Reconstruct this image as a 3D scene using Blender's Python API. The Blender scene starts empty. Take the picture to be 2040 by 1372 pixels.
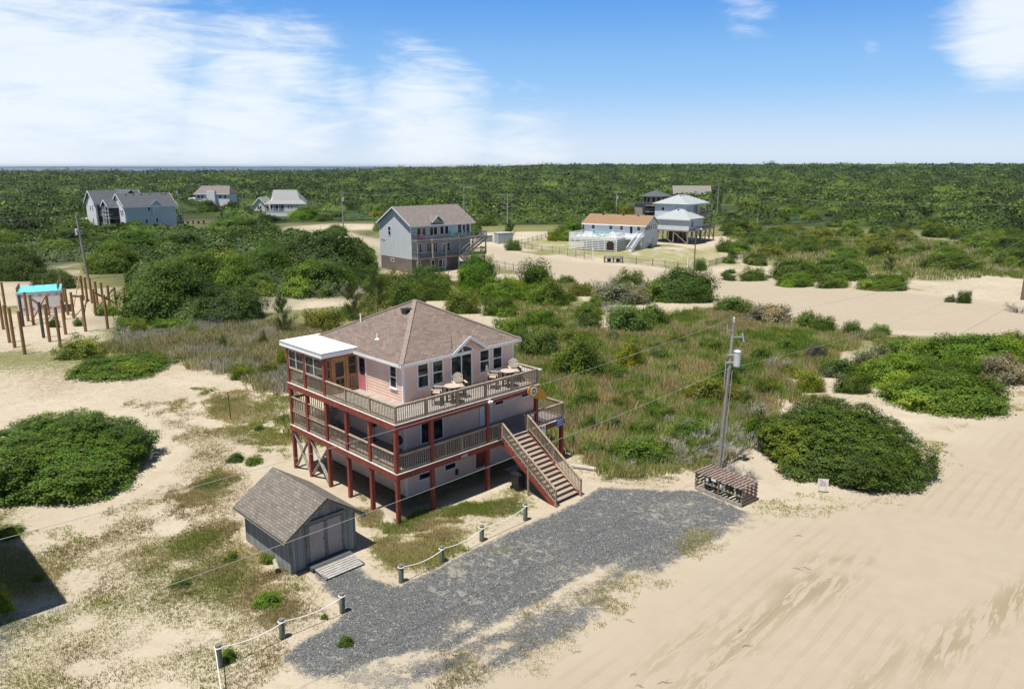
import bpy, math, random
import numpy as np
from mathutils import Vector, Matrix, noise as mn
R = math.radians
SC = bpy.context.scene
COL = SC.collection
# ------------------------------------------------------------ camera, world, sun, exposure
F_, H_ = 1500.0, 19.0
PT = math.atan(355 / F_); SP, CP = math.sin(PT), math.cos(PT)
cam = bpy.data.objects.new('camera', bpy.data.cameras.new('camera')); COL.objects.link(cam)
cam.location = (0, 0, H_); cam.rotation_euler = (R(90) - PT, 0, 0)
cam.data.sensor_width = 36; cam.data.lens = F_ / 2040 * 36
cam.data.clip_start = .5; cam.data.clip_end = 40000
SC.camera = cam
SUN_AZ, SUN_EL = R(228), R(72)
SV = Vector((math.cos(SUN_EL) * math.cos(SUN_AZ), math.cos(SUN_EL) * math.sin(SUN_AZ), math.sin(SUN_EL)))
sun = bpy.data.objects.new('sun', bpy.data.lights.new('sun', 'SUN')); COL.objects.link(sun)
sun.data.energy = 5.0; sun.data.angle = R(.53); sun.data.color = (1, .95, .87)
sun.rotation_euler = SV.to_track_quat('Z', 'Y').to_euler(); sun.location = (-20, -20, 60)
SC.view_settings.view_transform = 'Standard'; SC.view_settings.look = 'None'
SC.view_settings.gamma = 1; SC.view_settings.exposure = 0.32

def at(u, v, z=0.0):
    """point of the real place at height z seen at photo pixel (u, v)"""
    d = (u - 1020, F_ * CP + (686 - v) * SP, -F_ * SP + (686 - v) * CP)
    t = (z - H_) / d[2]
    return (d[0] * t, d[1] * t, z)
def zat(x, y, v):
    return H_ + y / (F_ * CP + (686 - v) * SP) * (-F_ * SP + (686 - v) * CP)
def proj(x, y, z):
    dz = z - H_; dep = y * CP - dz * SP; up = y * SP + dz * CP
    return 1020 + F_ * x / dep, 686 - F_ * up / dep

class NT:
    """small node-tree writer"""
    def __init__(s, tree): s.t = tree; s.n = tree.nodes; s.l = tree.links
    def node(s, kind, **kw):
        n = s.n.new(kind)
        for k, v in kw.items():
            if hasattr(n, k): setattr(n, k, v)
            else: s.put(n.inputs[k], v)
        return n
    def put(s, sock, v):
        if hasattr(v, 'is_output') or isinstance(v, bpy.types.NodeSocket): s.l.new(v, sock)
        else:
            if isinstance(v, tuple) and len(v) == 3 and len(sock.default_value) == 4: v = (*v, 1)
            sock.default_value = v
    def math(s, op, a, b=0.0, c=None, clamp=False):
        n = s.n.new('ShaderNodeMath'); n.operation = op; n.use_clamp = clamp
        s.put(n.inputs[0], a); s.put(n.inputs[1], b)
        if c is not None: s.put(n.inputs[2], c)
        return n.outputs[0]
    def mix(s, f, a, b, mode='MIX'):
        n = s.n.new('ShaderNodeMix'); n.data_type = 'RGBA'; n.blend_type = mode
        s.put(n.inputs[0], f); s.put(n.inputs[6], a); s.put(n.inputs[7], b)
        return n.outputs[2]
    def ramp(s, f, lo, hi, a=0.0, b=1.0):
        n = s.n.new('ShaderNodeMapRange'); n.interpolation_type = 'SMOOTHSTEP'
        for i, v in enumerate((f, lo, hi, a, b)): s.put(n.inputs[i], v)
        return n.outputs[0]
    def noise(s, vec, scale, detail=3, rough=.55, dist=0.0):
        n = s.n.new('ShaderNodeTexNoise')
        if vec is not None: s.l.new(vec, n.inputs['Vector'])
        n.inputs['Scale'].default_value = scale; n.inputs['Detail'].default_value = detail
        n.inputs['Roughness'].default_value = rough; n.inputs['Distortion'].default_value = dist
        return n.outputs['Fac']
    def mapping(s, vec, scale=(1, 1, 1), loc=(0, 0, 0), rot=(0, 0, 0)):
        n = s.n.new('ShaderNodeMapping'); s.l.new(vec, n.inputs[0])
        n.inputs[1].default_value = loc; n.inputs[2].default_value = rot; n.inputs[3].default_value = scale
        return n.outputs[0]

# world: physical sky with thin cirrus fixed to compass directions
W = bpy.data.worlds.new('World'); SC.world = W; W.use_nodes = True
w = NT(W.node_tree); bg = W.node_tree.nodes['Background']
sky = w.n.new('ShaderNodeTexSky'); sky.sky_type = 'NISHITA'; sky.sun_disc = False
sky.sun_elevation = SUN_EL; sky.sun_rotation = R(90) - SUN_AZ
sky.altitude = 20; sky.air_density = 1.0; sky.dust_density = .6; sky.ozone_density = 2.2
tc = w.n.new('ShaderNodeTexCoord'); D = tc.outputs['Generated']
sep = w.n.new('ShaderNodeSeparateXYZ'); w.l.new(D, sep.inputs[0])
zc = w.math('MAXIMUM', sep.outputs[2], 0.0)
den = w.math('ADD', zc, .10)
CV = w.mapping(D, (3.2, 3.2, 12.0), rot=(0, R(17), 0))
wisp = w.noise(CV, 1.5, 9, .60, .9)
soft = w.noise(w.mapping(D, (2.2, 2.2, 7.0), (3, 1, 0), (0, R(14), 0)), 1.3, 4, .5, .4)
fine = w.noise(w.mapping(D, (6, 6, 34), (7, 2, 0), (0, R(22), 0)), 1.6, 8, .68, 1.2)
def skydir(u, v):
    d = Vector((u - 1020, F_ * CP + (686 - v) * SP, -F_ * SP + (686 - v) * CP)); return d.normalized()
def blob(u, v, r0, r1):
    n = w.n.new('ShaderNodeVectorMath'); n.operation = 'DISTANCE'; w.l.new(D, n.inputs[0]); n.inputs[1].default_value = skydir(u, v)
    return w.ramp(n.outputs['Value'], r0, r1, 1.0, 0.0)
cover = None
for (u, v, r0, r1, k) in ((-150, 190, .10, .42, 1.0), (200, 150, .03, .24, .95), (520, 230, .02, .24, .95), (840, 240, .01, .19, .95), (1050, 290, .0, .17, .75), (700, 190, .0, .10, .8), (1560, 270, .0, .12, .42), (500, 320, .02, .25, .8), (60, 60, .0, .18, .85),
                          (1490, 25, .0, .10, .62), (2010, 60, .01, .15, .95), (1735, 100, .0, .035, .62), (1140, 290, .0, .03, .6), (-600, 100, .1, .5, 1), (2500, 150, .1, .3, .8), (-1200, 200, .2, .6, .8)):
    b_ = w.math('MULTIPLY', blob(u, v, r0, r1), k)
    cover = b_ if cover is None else w.math('MAXIMUM', cover, b_)
dens = w.math('ADD', w.math('MULTIPLY', wisp, .52), w.math('ADD', w.math('MULTIPLY', soft, .38), w.math('MULTIPLY', fine, .36)))
thr = w.math('SUBTRACT', 1.015, w.math('MULTIPLY', cover, .60))
cl = w.ramp(w.math('SUBTRACT', dens, thr), -.09, .24)
cl = w.math('MULTIPLY', cl, w.math('MULTIPLY', w.ramp(cover, .0, .3), .92), clamp=True)
hs = w.n.new('ShaderNodeHueSaturation'); w.l.new(sky.outputs[0], hs.inputs['Color'])
hs.inputs['Saturation'].default_value = 1.1; hs.inputs['Value'].default_value = 1.0
low = w.mix(w.ramp(zc, .0, .11), (11.0, 12.8, 14.8), (5.2, 9.4, 14.8)); low = w.mix(w.ramp(zc, .07, .23), low, (1.6, 5.3, 13.0))
c1 = w.mix(w.ramp(zc, .18, .40), low, hs.outputs[0])
c2 = w.mix(cl, c1, (13.8, 14.8, 15.9))
w.l.new(c2, bg.inputs['Color']); bg.inputs['Strength'].default_value = .052

# ------------------------------------------------------------ helpers
def tag(o, label=None, cat=None, group=None, kind=None):
    if label: o['label'] = label
    if cat: o['category'] = cat
    if group: o['group'] = group
    if kind: o['kind'] = kind
    return o
def empty(name, loc, rz=0, label=None, cat=None, group=None):
    o = bpy.data.objects.new(name, None); COL.objects.link(o); o.location = loc; o.rotation_euler = (0, 0, rz)
    o.empty_display_size = .3
    return tag(o, label, cat, group)
def copy_tree(o, parent=None):
    c = o.copy(); COL.objects.link(c); c.parent = parent
    for ch in o.children: copy_tree(ch, c)
    return c

class MB:
    def __init__(s): s.v = []; s.f = []; s.uv = []; s.mi = []
    def face(s, pts, uv=None, mi=0):
        i = len(s.v); s.v += [tuple(p) for p in pts]; s.f.append(tuple(range(i, i + len(pts))))
        s.uv.append(uv); s.mi.append(mi); return s
    def mesh(s, pts, faces, mi=0):
        i = len(s.v); s.v += [tuple(p) for p in pts]
        for f in faces: s.f.append(tuple(i + k for k in f)); s.uv.append(None); s.mi.append(mi)
        return s
    def box(s, x0, x1, y0, y1, z0, z1, mi=0):
        if x0 > x1: x0, x1 = x1, x0
        if y0 > y1: y0, y1 = y1, y0
        if z0 > z1: z0, z1 = z1, z0
        P = [(x, y, z) for z in (z0, z1) for y in (y0, y1) for x in (x0, x1)]
        return s.mesh(P, [(0, 2, 3, 1), (4, 5, 7, 6), (0, 1, 5, 4), (2, 6, 7, 3), (0, 4, 6, 2), (1, 3, 7, 5)], mi)
    def bar(s, p, q, w, h=None, up=(0, 0, 1), mi=0):
        h = h or w; p = Vector(p); q = Vector(q); d = (q - p).normalized(); u = Vector(up)
        if abs(d.dot(u)) > .98: u = Vector((1, 0, 0))
        x = d.cross(u).normalized() * w / 2; y = x.normalized().cross(d).normalized() * h / 2
        P = [a + i * x + j * y for a in (p, q) for j in (-1, 1) for i in (-1, 1)]
        return s.mesh(P, [(0, 1, 3, 2), (4, 6, 7, 5), (0, 4, 5, 1), (2, 3, 7, 6), (0, 2, 6, 4), (1, 5, 7, 3)], mi)
    def tube(s, pts, r, n=8, mi=0, cap=True):
        pts = [Vector(p) for p in pts]; rs = r if isinstance(r, (list, tuple)) else [r] * len(pts)
        rings = []
        for i, p in enumerate(pts):
            d = (pts[min(i + 1, len(pts) - 1)] - pts[max(i - 1, 0)]).normalized()
            u = Vector((0, 0, 1)) if abs(d.z) < .9 else Vector((1, 0, 0))
            x = d.cross(u).normalized(); y = x.cross(d)
            rings.append([p + rs[i] * (math.cos(2 * math.pi * k / n) * x + math.sin(2 * math.pi * k / n) * y) for k in range(n)])
        P = [q for g in rings for q in g]; F = []
        for i in range(len(pts) - 1):
            for k in range(n):
                a, b = i * n + k, i * n + (k + 1) % n; F.append((a, a + n, b + n, b))
        if cap: F.append(tuple(range(n))); F.append(tuple(reversed(range(len(P) - n, len(P)))))
        return s.mesh(P, F, mi)
    def lathe(s, prof, c=(0, 0, 0), n=16, mi=0):
        P = [(c[0] + r * math.cos(2 * math.pi * k / n), c[1] + r * math.sin(2 * math.pi * k / n), c[2] + z) for r, z in prof for k in range(n)]
        F = [(i * n + k, i * n + (k + 1) % n, (i + 1) * n + (k + 1) % n, (i + 1) * n + k) for i in range(len(prof) - 1) for k in range(n)]
        F.append(tuple(reversed(range(n)))); F.append(tuple(range(len(P) - n, len(P))))
        return s.mesh(P, F, mi)
    def prism(s, poly, thick, mi=0):
        """poly: list of 3d points (planar), thick: vector"""
        n = len(poly); P = [Vector(p) for p in poly]; t = Vector(thick); P2 = P + [p + t for p in P]
        return s.mesh(P2, [tuple(range(n)), tuple(reversed(range(n, 2 * n)))] + [(i, (i + 1) % n + 0, (i + 1) % n + n, i + n) for i in range(n)], mi)
    def build(s, name, mat, parent=None, loc=(0, 0, 0), rz=0, smooth=False, fix=True):
        me = bpy.data.meshes.new(name); me.from_pydata(s.v, [], s.f)
        if any(u is not None for u in s.uv):
            l = me.uv_layers.new(name='UVMap'); k = 0
            for u, f in zip(s.uv, s.f):
                for j in range(len(f)):
                    l.data[k].uv = u[j] if u else (0, 0)
                    k += 1
        for m in (mat if isinstance(mat, (list, tuple)) else [mat]): me.materials.append(m)
        if any(s.mi): me.polygons.foreach_set('material_index', s.mi)
        if smooth: me.polygons.foreach_set('use_smooth', [True] * len(me.polygons))
        if fix:
            import bmesh
            b = bmesh.new(); b.from_mesh(me); bmesh.ops.recalc_face_normals(b, faces=b.faces); b.to_mesh(me); b.free()
        me.update()
        o = bpy.data.objects.new(name, me); COL.objects.link(o); o.location = loc; o.rotation_euler = (0, 0, rz)
        if parent: o.parent = parent
        return o

def np_mesh(name, V, Fq, mat, cols=None, smooth=False, tri=False):
    """fast mesh from numpy arrays; Fq (m,4) or (m,3)"""
    me = bpy.data.meshes.new(name); k = Fq.shape[1]; m = len(Fq)
    me.vertices.add(len(V)); me.vertices.foreach_set('co', np.ascontiguousarray(V, dtype=np.float32).ravel())
    me.loops.add(m * k); me.loops.foreach_set('vertex_index', np.ascontiguousarray(Fq, dtype=np.int32).ravel())
    me.polygons.add(m); me.polygons.foreach_set('loop_start', np.arange(0, m * k, k, dtype=np.int32))
    me.polygons.foreach_set('loop_total', np.full(m, k, dtype=np.int32))
    if smooth: me.polygons.foreach_set('use_smooth', np.ones(m, dtype=bool))
    if cols:
        for cn, arr in cols.items():
            a = me.color_attributes.new(cn, 'FLOAT_COLOR', 'POINT')
            a.data.foreach_set('color', np.ascontiguousarray(arr, dtype=np.float32).ravel())
    me.materials.append(mat); me.update(calc_edges=True)
    return me

ORD = 'first second third fourth fifth sixth seventh eighth ninth tenth eleventh twelfth thirteenth fourteenth fifteenth sixteenth seventeenth eighteenth nineteenth twentieth'.split(); ORD += ['twenty-' + k_ for k_ in ORD[:9]] + ['thirtieth'] + ['thirty-' + k_ for k_ in ORD[:9]]
def ordw(i, n):
    """place words for the i-th (0-based) of n things counted across the picture"""
    if i == 0: return 'leftmost'
    if i == n - 1: return 'rightmost'
    if i < n / 2: return ORD[i] + ' from the left'
    return ORD[n - 1 - i] + ' from the right'
def order(objs, fmt):
    objs.sort(key=lambda o: proj(*o.location)[0])
    for i, o in enumerate(objs): o['label'] = fmt.format(o=ordw(i, len(objs)), d=o.get('label', ''))

# ------------------------------------------------------------ materials
def pbase(name):
    m = bpy.data.materials.new(name); m.use_nodes = True
    t = NT(m.node_tree); return m, t, m.node_tree.nodes['Principled BSDF']
_mc = {}
def paint(name, col, rough=.6, var=.12, scale=3.0, grime=None, ga=.25, bump=0.0, metal=0.0, streak=False):
    if name in _mc: return _mc[name]
    m, t, b = pbase(name); tc = t.n.new('ShaderNodeTexCoord'); v = tc.outputs['Object']
    n1 = t.noise(t.mapping(v, (1, 1, .25) if streak else (1, 1, 1)), scale, 5, .6)
    f = t.ramp(n1, .3, .7)
    lo = tuple(c * (1 - var) for c in col); hi = tuple(min(1, c * (1 + var)) for c in col)
    c = t.mix(f, lo, hi)
    if grime:
        g = t.ramp(t.noise(t.mapping(v, (1.7, 1.7, .5)), scale * .6, 6, .7), .52, .75)
        c = t.mix(t.math('MULTIPLY', g, ga), c, grime)
    t.put(b.inputs['Base Color'], c); b.inputs['Roughness'].default_value = rough; b.inputs['Metallic'].default_value = metal
    if bump:
        bn = t.node('ShaderNodeBump', Strength=bump, Distance=.02); t.l.new(t.noise(v, scale * 12, 4), bn.inputs['Height']); t.l.new(bn.outputs[0], b.inputs['Normal'])
    _mc[name] = m; return m
def wood(name, a, b_, rough=.8, grain=(1, 1, 1), chips=None, chipamt=.6, sc=6.0):
    if name in _mc: return _mc[name]
    m, t, b = pbase(name); tc = t.n.new('ShaderNodeTexCoord'); v = tc.outputs['Object']
    n1 = t.noise(t.mapping(v, grain), sc, 6, .65, .4); n2 = t.noise(v, .9, 3)
    c = t.mix(t.ramp(n1, .32, .68), a, b_)
    c = t.mix(t.ramp(n2, .35, .7, 0, .35), c, tuple(x * .6 for x in a))
    if chips:
        c = t.mix(t.ramp(t.noise(t.mapping(v, (3, 3, 5)), 2.3, 7, .75), chipamt, chipamt + .06, 0, .75), c, chips)
    t.put(b.inputs['Base Color'], c); b.inputs['Roughness'].default_value = rough
    bn = t.node('ShaderNodeBump', Strength=.35, Distance=.01); t.l.new(n1, bn.inputs['Height']); t.l.new(bn.outputs[0], b.inputs['Normal'])
    _mc[name] = m; return m
def boards(name, a, b_, w=.14, axis='x', gap=.05):
    """deck boards: parallel planks with own tone and dark gaps (object space)"""
    if name in _mc: return _mc[name]
    m, t, b = pbase(name); tc = t.n.new('ShaderNodeTexCoord'); v = tc.outputs['Object']
    s = t.n.new('ShaderNodeSeparateXYZ'); t.l.new(v, s.inputs[0])
    co = s.outputs[{'x': 0, 'y': 1, 'z': 2}[axis]]; other = s.outputs[{'x': 1, 'y': 0, 'z': 0}[axis]]
    q = t.math('DIVIDE', co, w); idx = t.math('FLOOR', q); fr = t.math('FRACT', q)
    wn = t.n.new('ShaderNodeTexWhiteNoise'); wn.noise_dimensions = '2D'; cb = t.n.new('ShaderNodeCombineXYZ'); t.l.new(idx, cb.inputs[0])
    t.l.new(t.math('FLOOR', t.math('ADD', t.math('DIVIDE', other, 3.1), t.math('MULTIPLY', idx, .37))), cb.inputs[1]); t.l.new(cb.outputs[0], wn.inputs['Vector'])
    g = t.noise(t.mapping(v, (2, 2, 2)), 3.5, 6, .7)
    c = t.mix(t.math('ADD', t.math('MULTIPLY', wn.outputs[0], .55), t.math('MULTIPLY', g, .45)), a, b_)
    gp = t.math('LESS_THAN', fr, gap)
    c = t.mix(t.math('MULTIPLY', gp, .8), c, tuple(x * .18 for x in a))
    t.put(b.inputs['Base Color'], c); b.inputs['Roughness'].default_value = .85
    _mc[name] = m; return m
def shingle(name, a, b_, c_, w=.30, h=.14, dark=.5, streak=.0):
    if name in _mc: return _mc[name]
    m, t, b = pbase(name); tc = t.n.new('ShaderNodeTexCoord'); v = tc.outputs['UV']
    br = t.n.new('ShaderNodeTexBrick'); t.l.new(v, br.inputs['Vector']); br.offset = .5; br.squash = 1
    for k, x in (('Color1', (0, 0, 0, 1)), ('Color2', (1, 1, 1, 1)), ('Mortar', (.5, .5, .5, 1)), ('Scale', 1.0), ('Mortar Size', .012), ('Mortar Smooth', .2), ('Bias', 0.0), ('Brick Width', w), ('Row Height', h)):
        br.inputs[k].default_value = x
    sp = t.n.new('ShaderNodeSeparateColor'); t.l.new(br.outputs['Color'], sp.inputs[0])
    n = t.noise(v, 1.1, 5, .6); n2 = t.noise(v, 14, 3, .6)
    c = t.mix(sp.outputs[0], a, b_); c = t.mix(t.ramp(n, .4, .68, 0, .8), c, c_)
    c = t.mix(t.ramp(n2, .3, .7, 0, .35), c, tuple(x * .45 for x in a))
    c = t.mix(t.math('MULTIPLY', br.outputs['Fac'], dark), c, tuple(x * .25 for x in a))
    t.put(b.inputs['Base Color'], c); b.inputs['Roughness'].default_value = .92
    bn = t.node('ShaderNodeBump', Strength=.6, Distance=.02, invert=True); t.l.new(br.outputs['Fac'], bn.inputs['Height']); t.l.new(bn.outputs[0], b.inputs['Normal'])
    _mc[name] = m; return m
def lapwall(name, col, h=.2, dark=.45):
    """lap siding seen from far: thin shadow gap every course, real bump"""
    if name in _mc: return _mc[name]
    m, t, b = pbase(name); tc = t.n.new('ShaderNodeTexCoord'); v = tc.outputs['Object']
    s = t.n.new('ShaderNodeSeparateXYZ'); t.l.new(v, s.inputs[0])
    fr = t.math('FRACT', t.math('DIVIDE', s.outputs[2], h))
    n = t.noise(t.mapping(v, (1, 1, .6)), 1.3, 5, .6)
    c = t.mix(t.ramp(n, .3, .7), tuple(x * .9 for x in col), col)
    gp = t.math('LESS_THAN', fr, .09)
    c = t.mix(t.math('MULTIPLY', gp, dark), c, tuple(x * .35 for x in col))
    t.put(b.inputs['Base Color'], c); b.inputs['Roughness'].default_value = .6
    bn = t.node('ShaderNodeBump', Strength=.8, Distance=.03, invert=True); t.l.new(fr, bn.inputs['Height']); t.l.new(bn.outputs[0], b.inputs['Normal'])
    _mc[name] = m; return m
def glass(name='window_glass', tint=(.012, .015, .018)):
    if name in _mc: return _mc[name]
    m, t, b = pbase(name); tc = t.n.new('ShaderNodeTexCoord')
    n = t.noise(t.mapping(tc.outputs['Object'], (1.3, 1.3, 2.2)), 1.4, 3, .5)
    t.put(b.inputs['Base Color'], t.mix(t.ramp(n, .45, .7, 0, .8), tint, tuple(x * 4 + .02 for x in tint)))
    b.inputs['Roughness'].default_value = .06; b.inputs['IOR'].default_value = 1.5
    bn = t.node('ShaderNodeBump', Strength=.03, Distance=.02); t.l.new(t.noise(tc.outputs['Object'], 1.2, 1), bn.inputs['Height']); t.l.new(bn.outputs[0], b.inputs['Normal'])
    _mc[name] = m; return m
def screen(name='insect_screen', a=.62, col=(.02, .02, .022)):
    if name in _mc: return _mc[name]
    m, t, b = pbase(name); b.inputs['Base Color'].default_value = (*col, 1); b.inputs['Roughness'].default_value = .7
    b.inputs['Alpha'].default_value = a; _mc[name] = m; return m

GLASS = glass(); SCREEN = screen()
WHITE = paint('white_trim', (.78, .79, .80), .45, .04, 2, (.45, .42, .38), .3)
BLACK = paint('black_plastic', (.015, .015, .017), .45, .2)
STEEL = paint('galvanised_steel', (.42, .44, .46), .4, .15, 5, metal=.3)
# ------------------------------------------------------------ building helpers (used by every house)
def tr(side, c):
    return {'f': lambda a, n, z: (a, c - n, z), 'l': lambda a, n, z: (c - n, a, z),
            'b': lambda a, n, z: (a, c + n, z), 'r': lambda a, n, z: (c + n, a, z)}[side]
def tbox(m, T, a0, a1, n0, n1, z0, z1, mi=0):
    p = T(a0, n0, z0); q = T(a1, n1, z1); m.box(p[0], q[0], p[1], q[1], p[2], q[2], mi)
def window(par, side, c, a0, a1, z0, z1, bars='h', fw=.08, mat=None, pane=None, name='window', out=.05):
    T = tr(side, c); m = MB()
    tbox(m, T, a0, a1, -.01, out, z0, z0 + fw); tbox(m, T, a0, a1, -.01, out, z1 - fw, z1)
    tbox(m, T, a0, a0 + fw, -.01, out - .003, z0 + fw, z1 - fw); tbox(m, T, a1 - fw, a1, -.01, out - .003, z0 + fw, z1 - fw)
    zm, am = (z0 + z1) / 2, (a0 + a1) / 2
    if 'h' in bars: tbox(m, T, a0 + fw, a1 - fw, -.01, out - .012, zm - .03, zm + .03)
    if 'v' in bars: tbox(m, T, am - .035, am + .035, -.01, out - .010, z0 + fw, z1 - fw)
    if 's' in bars: tbox(m, T, a0 - .03, a1 + .03, -.01, out + .03, z0 - .05, z0 + .002)
    o = m.build(name, mat or WHITE, par); g = MB(); tbox(g, T, a0 + fw * .5, a1 - fw * .5, -.012, .012, z0 + fw * .5, z1 - fw * .5)
    g.build('pane', pane or GLASS, o); return o
def balusters(m, p, q, z0, z1, step=.135, w=.034, top=(.14, .04), bot=.1):
    p = Vector((*p, 0)); q = Vector((*q, 0)); L = (q - p).length; d = (q - p) / L
    zz = Vector((0, 0, 1))
    m.bar(p + zz * (z1 - top[1] / 2), q + zz * (z1 - top[1] / 2), top[0], top[1])
    m.bar(p + zz * (z1 - top[1] - .05), q + zz * (z1 - top[1] - .05), .04, .09)
    m.bar(p + zz * (z0 + bot), q + zz * (z0 + bot), .04, .09)
    n = max(1, int(L / step))
    for i in range(n):
        a = p + d * (i + .5) * L / n; m.bar(a + zz * (z0 + .04), a + zz * (z1 - top[1] - .02), w, w)
def railing(par, p, q, z0, h, mat, **k):
    m = MB(); balusters(m, p, q, z0, z0 + h, **k); return m.build('railing', mat, par)
def part(par, name, mat, *bx, **k):
    m = MB()
    for b in bx: m.box(*b)
    return m.build(name, mat, par, **k)
def slab_roof_uv(m, pts, eave_dir, th=0.06):
    """one roof plane, uv in metres along the eave and up the slope, with thickness"""
    P = [Vector(p) for p in pts]; n = Vector((0, 0, 0))
    for i in range(len(P)): n += P[i].cross(P[(i + 1) % len(P)])
    n.normalize()
    if n.z < 0: P.reverse(); n = -n
    e = Vector(eave_dir).normalized(); u = n.cross(e); o = P[0]
    m.face(P, [((p - o).dot(e), (p - o).dot(u)) for p in P])
    Q = [p - Vector((0, 0, th)) for p in P]
    m.face(list(reversed(Q)), [(0, 0)] * len(Q))
    for i in range(len(P)):
        j = (i + 1) % len(P); m.face([P[i], Q[i], Q[j], P[j]], [(0, 0)] * 4)

# ------------------------------------------------------------ the pink beach house
PINK = lapwall('pink_siding', (.70, .50, .455), .19, .35)
RED = wood('red_stained_timber', (.19, .034, .021), (.31, .064, .040), .75, (1, 1, 1), (.55, .36, .30), .67, 4)
DECKG = boards('weathered_deck_boards', (.25, .225, .20), (.44, .40, .36), .14, 'y')
DECKL = boards('lower_deck_boards', (.22, .20, .19), (.38, .35, .33), .14, 'y')
RAILM = wood('weathered_rail_timber', (.26, .19, .13), (.47, .37, .27), .85, (1, 1, 3), None, .6, 5)
ROOFP = shingle('brown_pink_shingles', (.165, .118, .096), (.30, .225, .188), (.21, .175, .145), .33, .145)
CEIL = paint('deck_underside', (.10, .07, .06), .9, .3)
A_ = at(795, 1045); TH = R(44.5)
house = empty('beach_house', (A_[0], A_[1], 0), TH, 'pink clapboard house on red stilts with two wrap-around decks and brown hip roof', 'beach house')
S0, T0, S1, S2, T1 = 2.47, 2.60, 11.24, 13.4, 11.5
Z1, Z2, ZT = 2.92, 5.72, 8.16
def lapped(m, T, a0, a1, z0, z1, h=.19):
    n = max(1, round((z1 - z0) / h)); h = (z1 - z0) / n
    for i in range(n):
        z = z0 + i * h
        m.face([T(a0, .022, z), T(a1, .022, z), T(a1, 0, z + h), T(a0, 0, z + h)])
        m.face([T(a0, 0, z), T(a1, 0, z), T(a1, .022, z), T(a0, .022, z)])
PINKP = paint('pink_paint', (.79, .56, .455), .55, .06, 1.6, (.52, .42, .36), .4)
m = MB(); m.box(S0 + .002, S2 - .002, T0 + .002, T1, 0, 2.6)
for T, a0, a1 in ((tr('f', T0), S0, S2), (tr('l', S0), T0, T1)): lapped(m, T, a0, a1, 0, 2.6)
m.build('ground_wall', PINKP, house)
m = MB(); m.box(S0 + .002, S2 - .002, T0 + .002, T1, 2.602, Z2 - .1)
for T, a0, a1 in ((tr('f', T0), S0, S2), (tr('l', S0), T0, T1)): lapped(m, T, a0, a1, Z1, Z2 - .1)
m.build('lower_wall', PINKP, house)
m = MB(); m.box(S0 + .002, S1, T0 + .002, T1, Z2 - .098, ZT)
for T, a0, a1 in ((tr('f', T0), S0, S1), (tr('l', S0), T0, T1), (tr('r', S1), T0, T1)): lapped(m, T, a0, a1, Z2, ZT)
m.face([(5.95, T0 + .004, ZT), (8.40, T0 + .004, ZT), (7.18, T0 + .004, 9.0)])
m.build('upper_wall', PINKP, house)
for x, y, z0, z1 in ((S0 - .04, T0 - .04, Z2, ZT), (S1 - .08, T0 - .04, Z2, ZT), (S0 - .04, T0 - .04, Z1, Z2 - .1), (S0 - .04, T0 - .04, .0, 2.55), (S2 - .08, T0 - .04, Z1, Z2 - .1)):
    m = MB(); m.box(x, x + .12, y, y + .12, z0, z1); m.build('corner_trim', WHITE, house)
part(house, 'side_roof', paint('pale_flat_roof', (.55, .53, .50), .7, .15), (S1 + .01, S2 + .3, T0 - .35, T1 + .1, Z2 - .09, Z2 + .02))
# decks
part(house, 'upper_deck', DECKG, (.02, 11.0, .03, T0 - .03, Z2 - .04, Z2), (.02, S0 - .03, T0 - .03, 11.5, Z2 - .04, Z2 - .0005))
part(house, 'lower_deck', DECKL, (.02, 13.45, .03, T0 - .03, Z1 - .04, Z1), (.02, S0 - .03, T0 - .03, 11.5, Z1 - .04, Z1 - .0005))
m = MB()
for zt in (Z2, Z1):
    L = 11.0 if zt == Z2 else 13.45
    m.box(.0, L, -.05, .028, zt - .036, zt + .004); m.box(-.05, .018, -.05, 11.5, zt - .036, zt + .004)
m.build('deck_edge_board', paint('pale_edge_board', (.60, .55, .50), .7, .2, 6), house)
for zt, L in ((Z2, 11.03), (Z1, 13.48)):
    m = MB(); m.box(-.02, L, -.03, .028, zt - .37, zt - .04); m.box(-.03, .016, .03, 11.5, zt - .37, zt - .04)
    m.box(L - .05, L, .03, T0, zt - .37, zt - .042)
    m.build('rim_beam', RED, house)
    m = MB()
    for i in range(26): y = .4 + i * .42; m.box(.06, S0 - .03, y, y + .04, zt - .3, zt - .045)
    for i in range(int(L / .42)): x = S0 + i * .42; m.box(x, x + .04, .06, T0 - .03, zt - .3, zt - .045) if x < L - .2 else None
    m.build('deck_joists', wood('old_joists', (.16, .10, .08), (.25, .17, .13)), house)
ps = .21
for s in (.10, 2.48, 6.70, 10.88):
    m = MB(); m.box(s - ps / 2, s + ps / 2, .033, .033 + ps, -.3, Z2 - .045); m.build('deck_post', RED, house)
m = MB(); m.box(13.32 - ps / 2, 13.32 + ps / 2, .033, .033 + ps, -.3, Z1 - .045); m.build('deck_post', RED, house)
m = MB(); m.box(13.32 - ps / 2, 13.32 + ps / 2, 2.3, 2.3 + ps, -.3, Z1 - .045); m.build('deck_post', RED, house)
for t in (2.62, 4.95, 7.13, 9.37, 11.38):
    zt = ZT - .12 if t > 7 else Z2 - .045
    m = MB(); m.box(.022, .022 + ps, t - ps / 2, t + ps / 2, -.3, zt); m.build('deck_post', RED, house)
GW = wood('grey_brace_timber', (.24, .22, .19), (.42, .39, .34), .9)
for a, b in ((7.2, 9.3), (9.45, 11.3)):
    m = MB(); m.bar((.13, a, .1), (.13, b, 2.5), .045, .2, (1, 0, 0)); m.bar((.18, a, 2.5), (.18, b, .1), .045, .2, (1, 0, 0)); m.build('cross_brace', GW, house)
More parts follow.
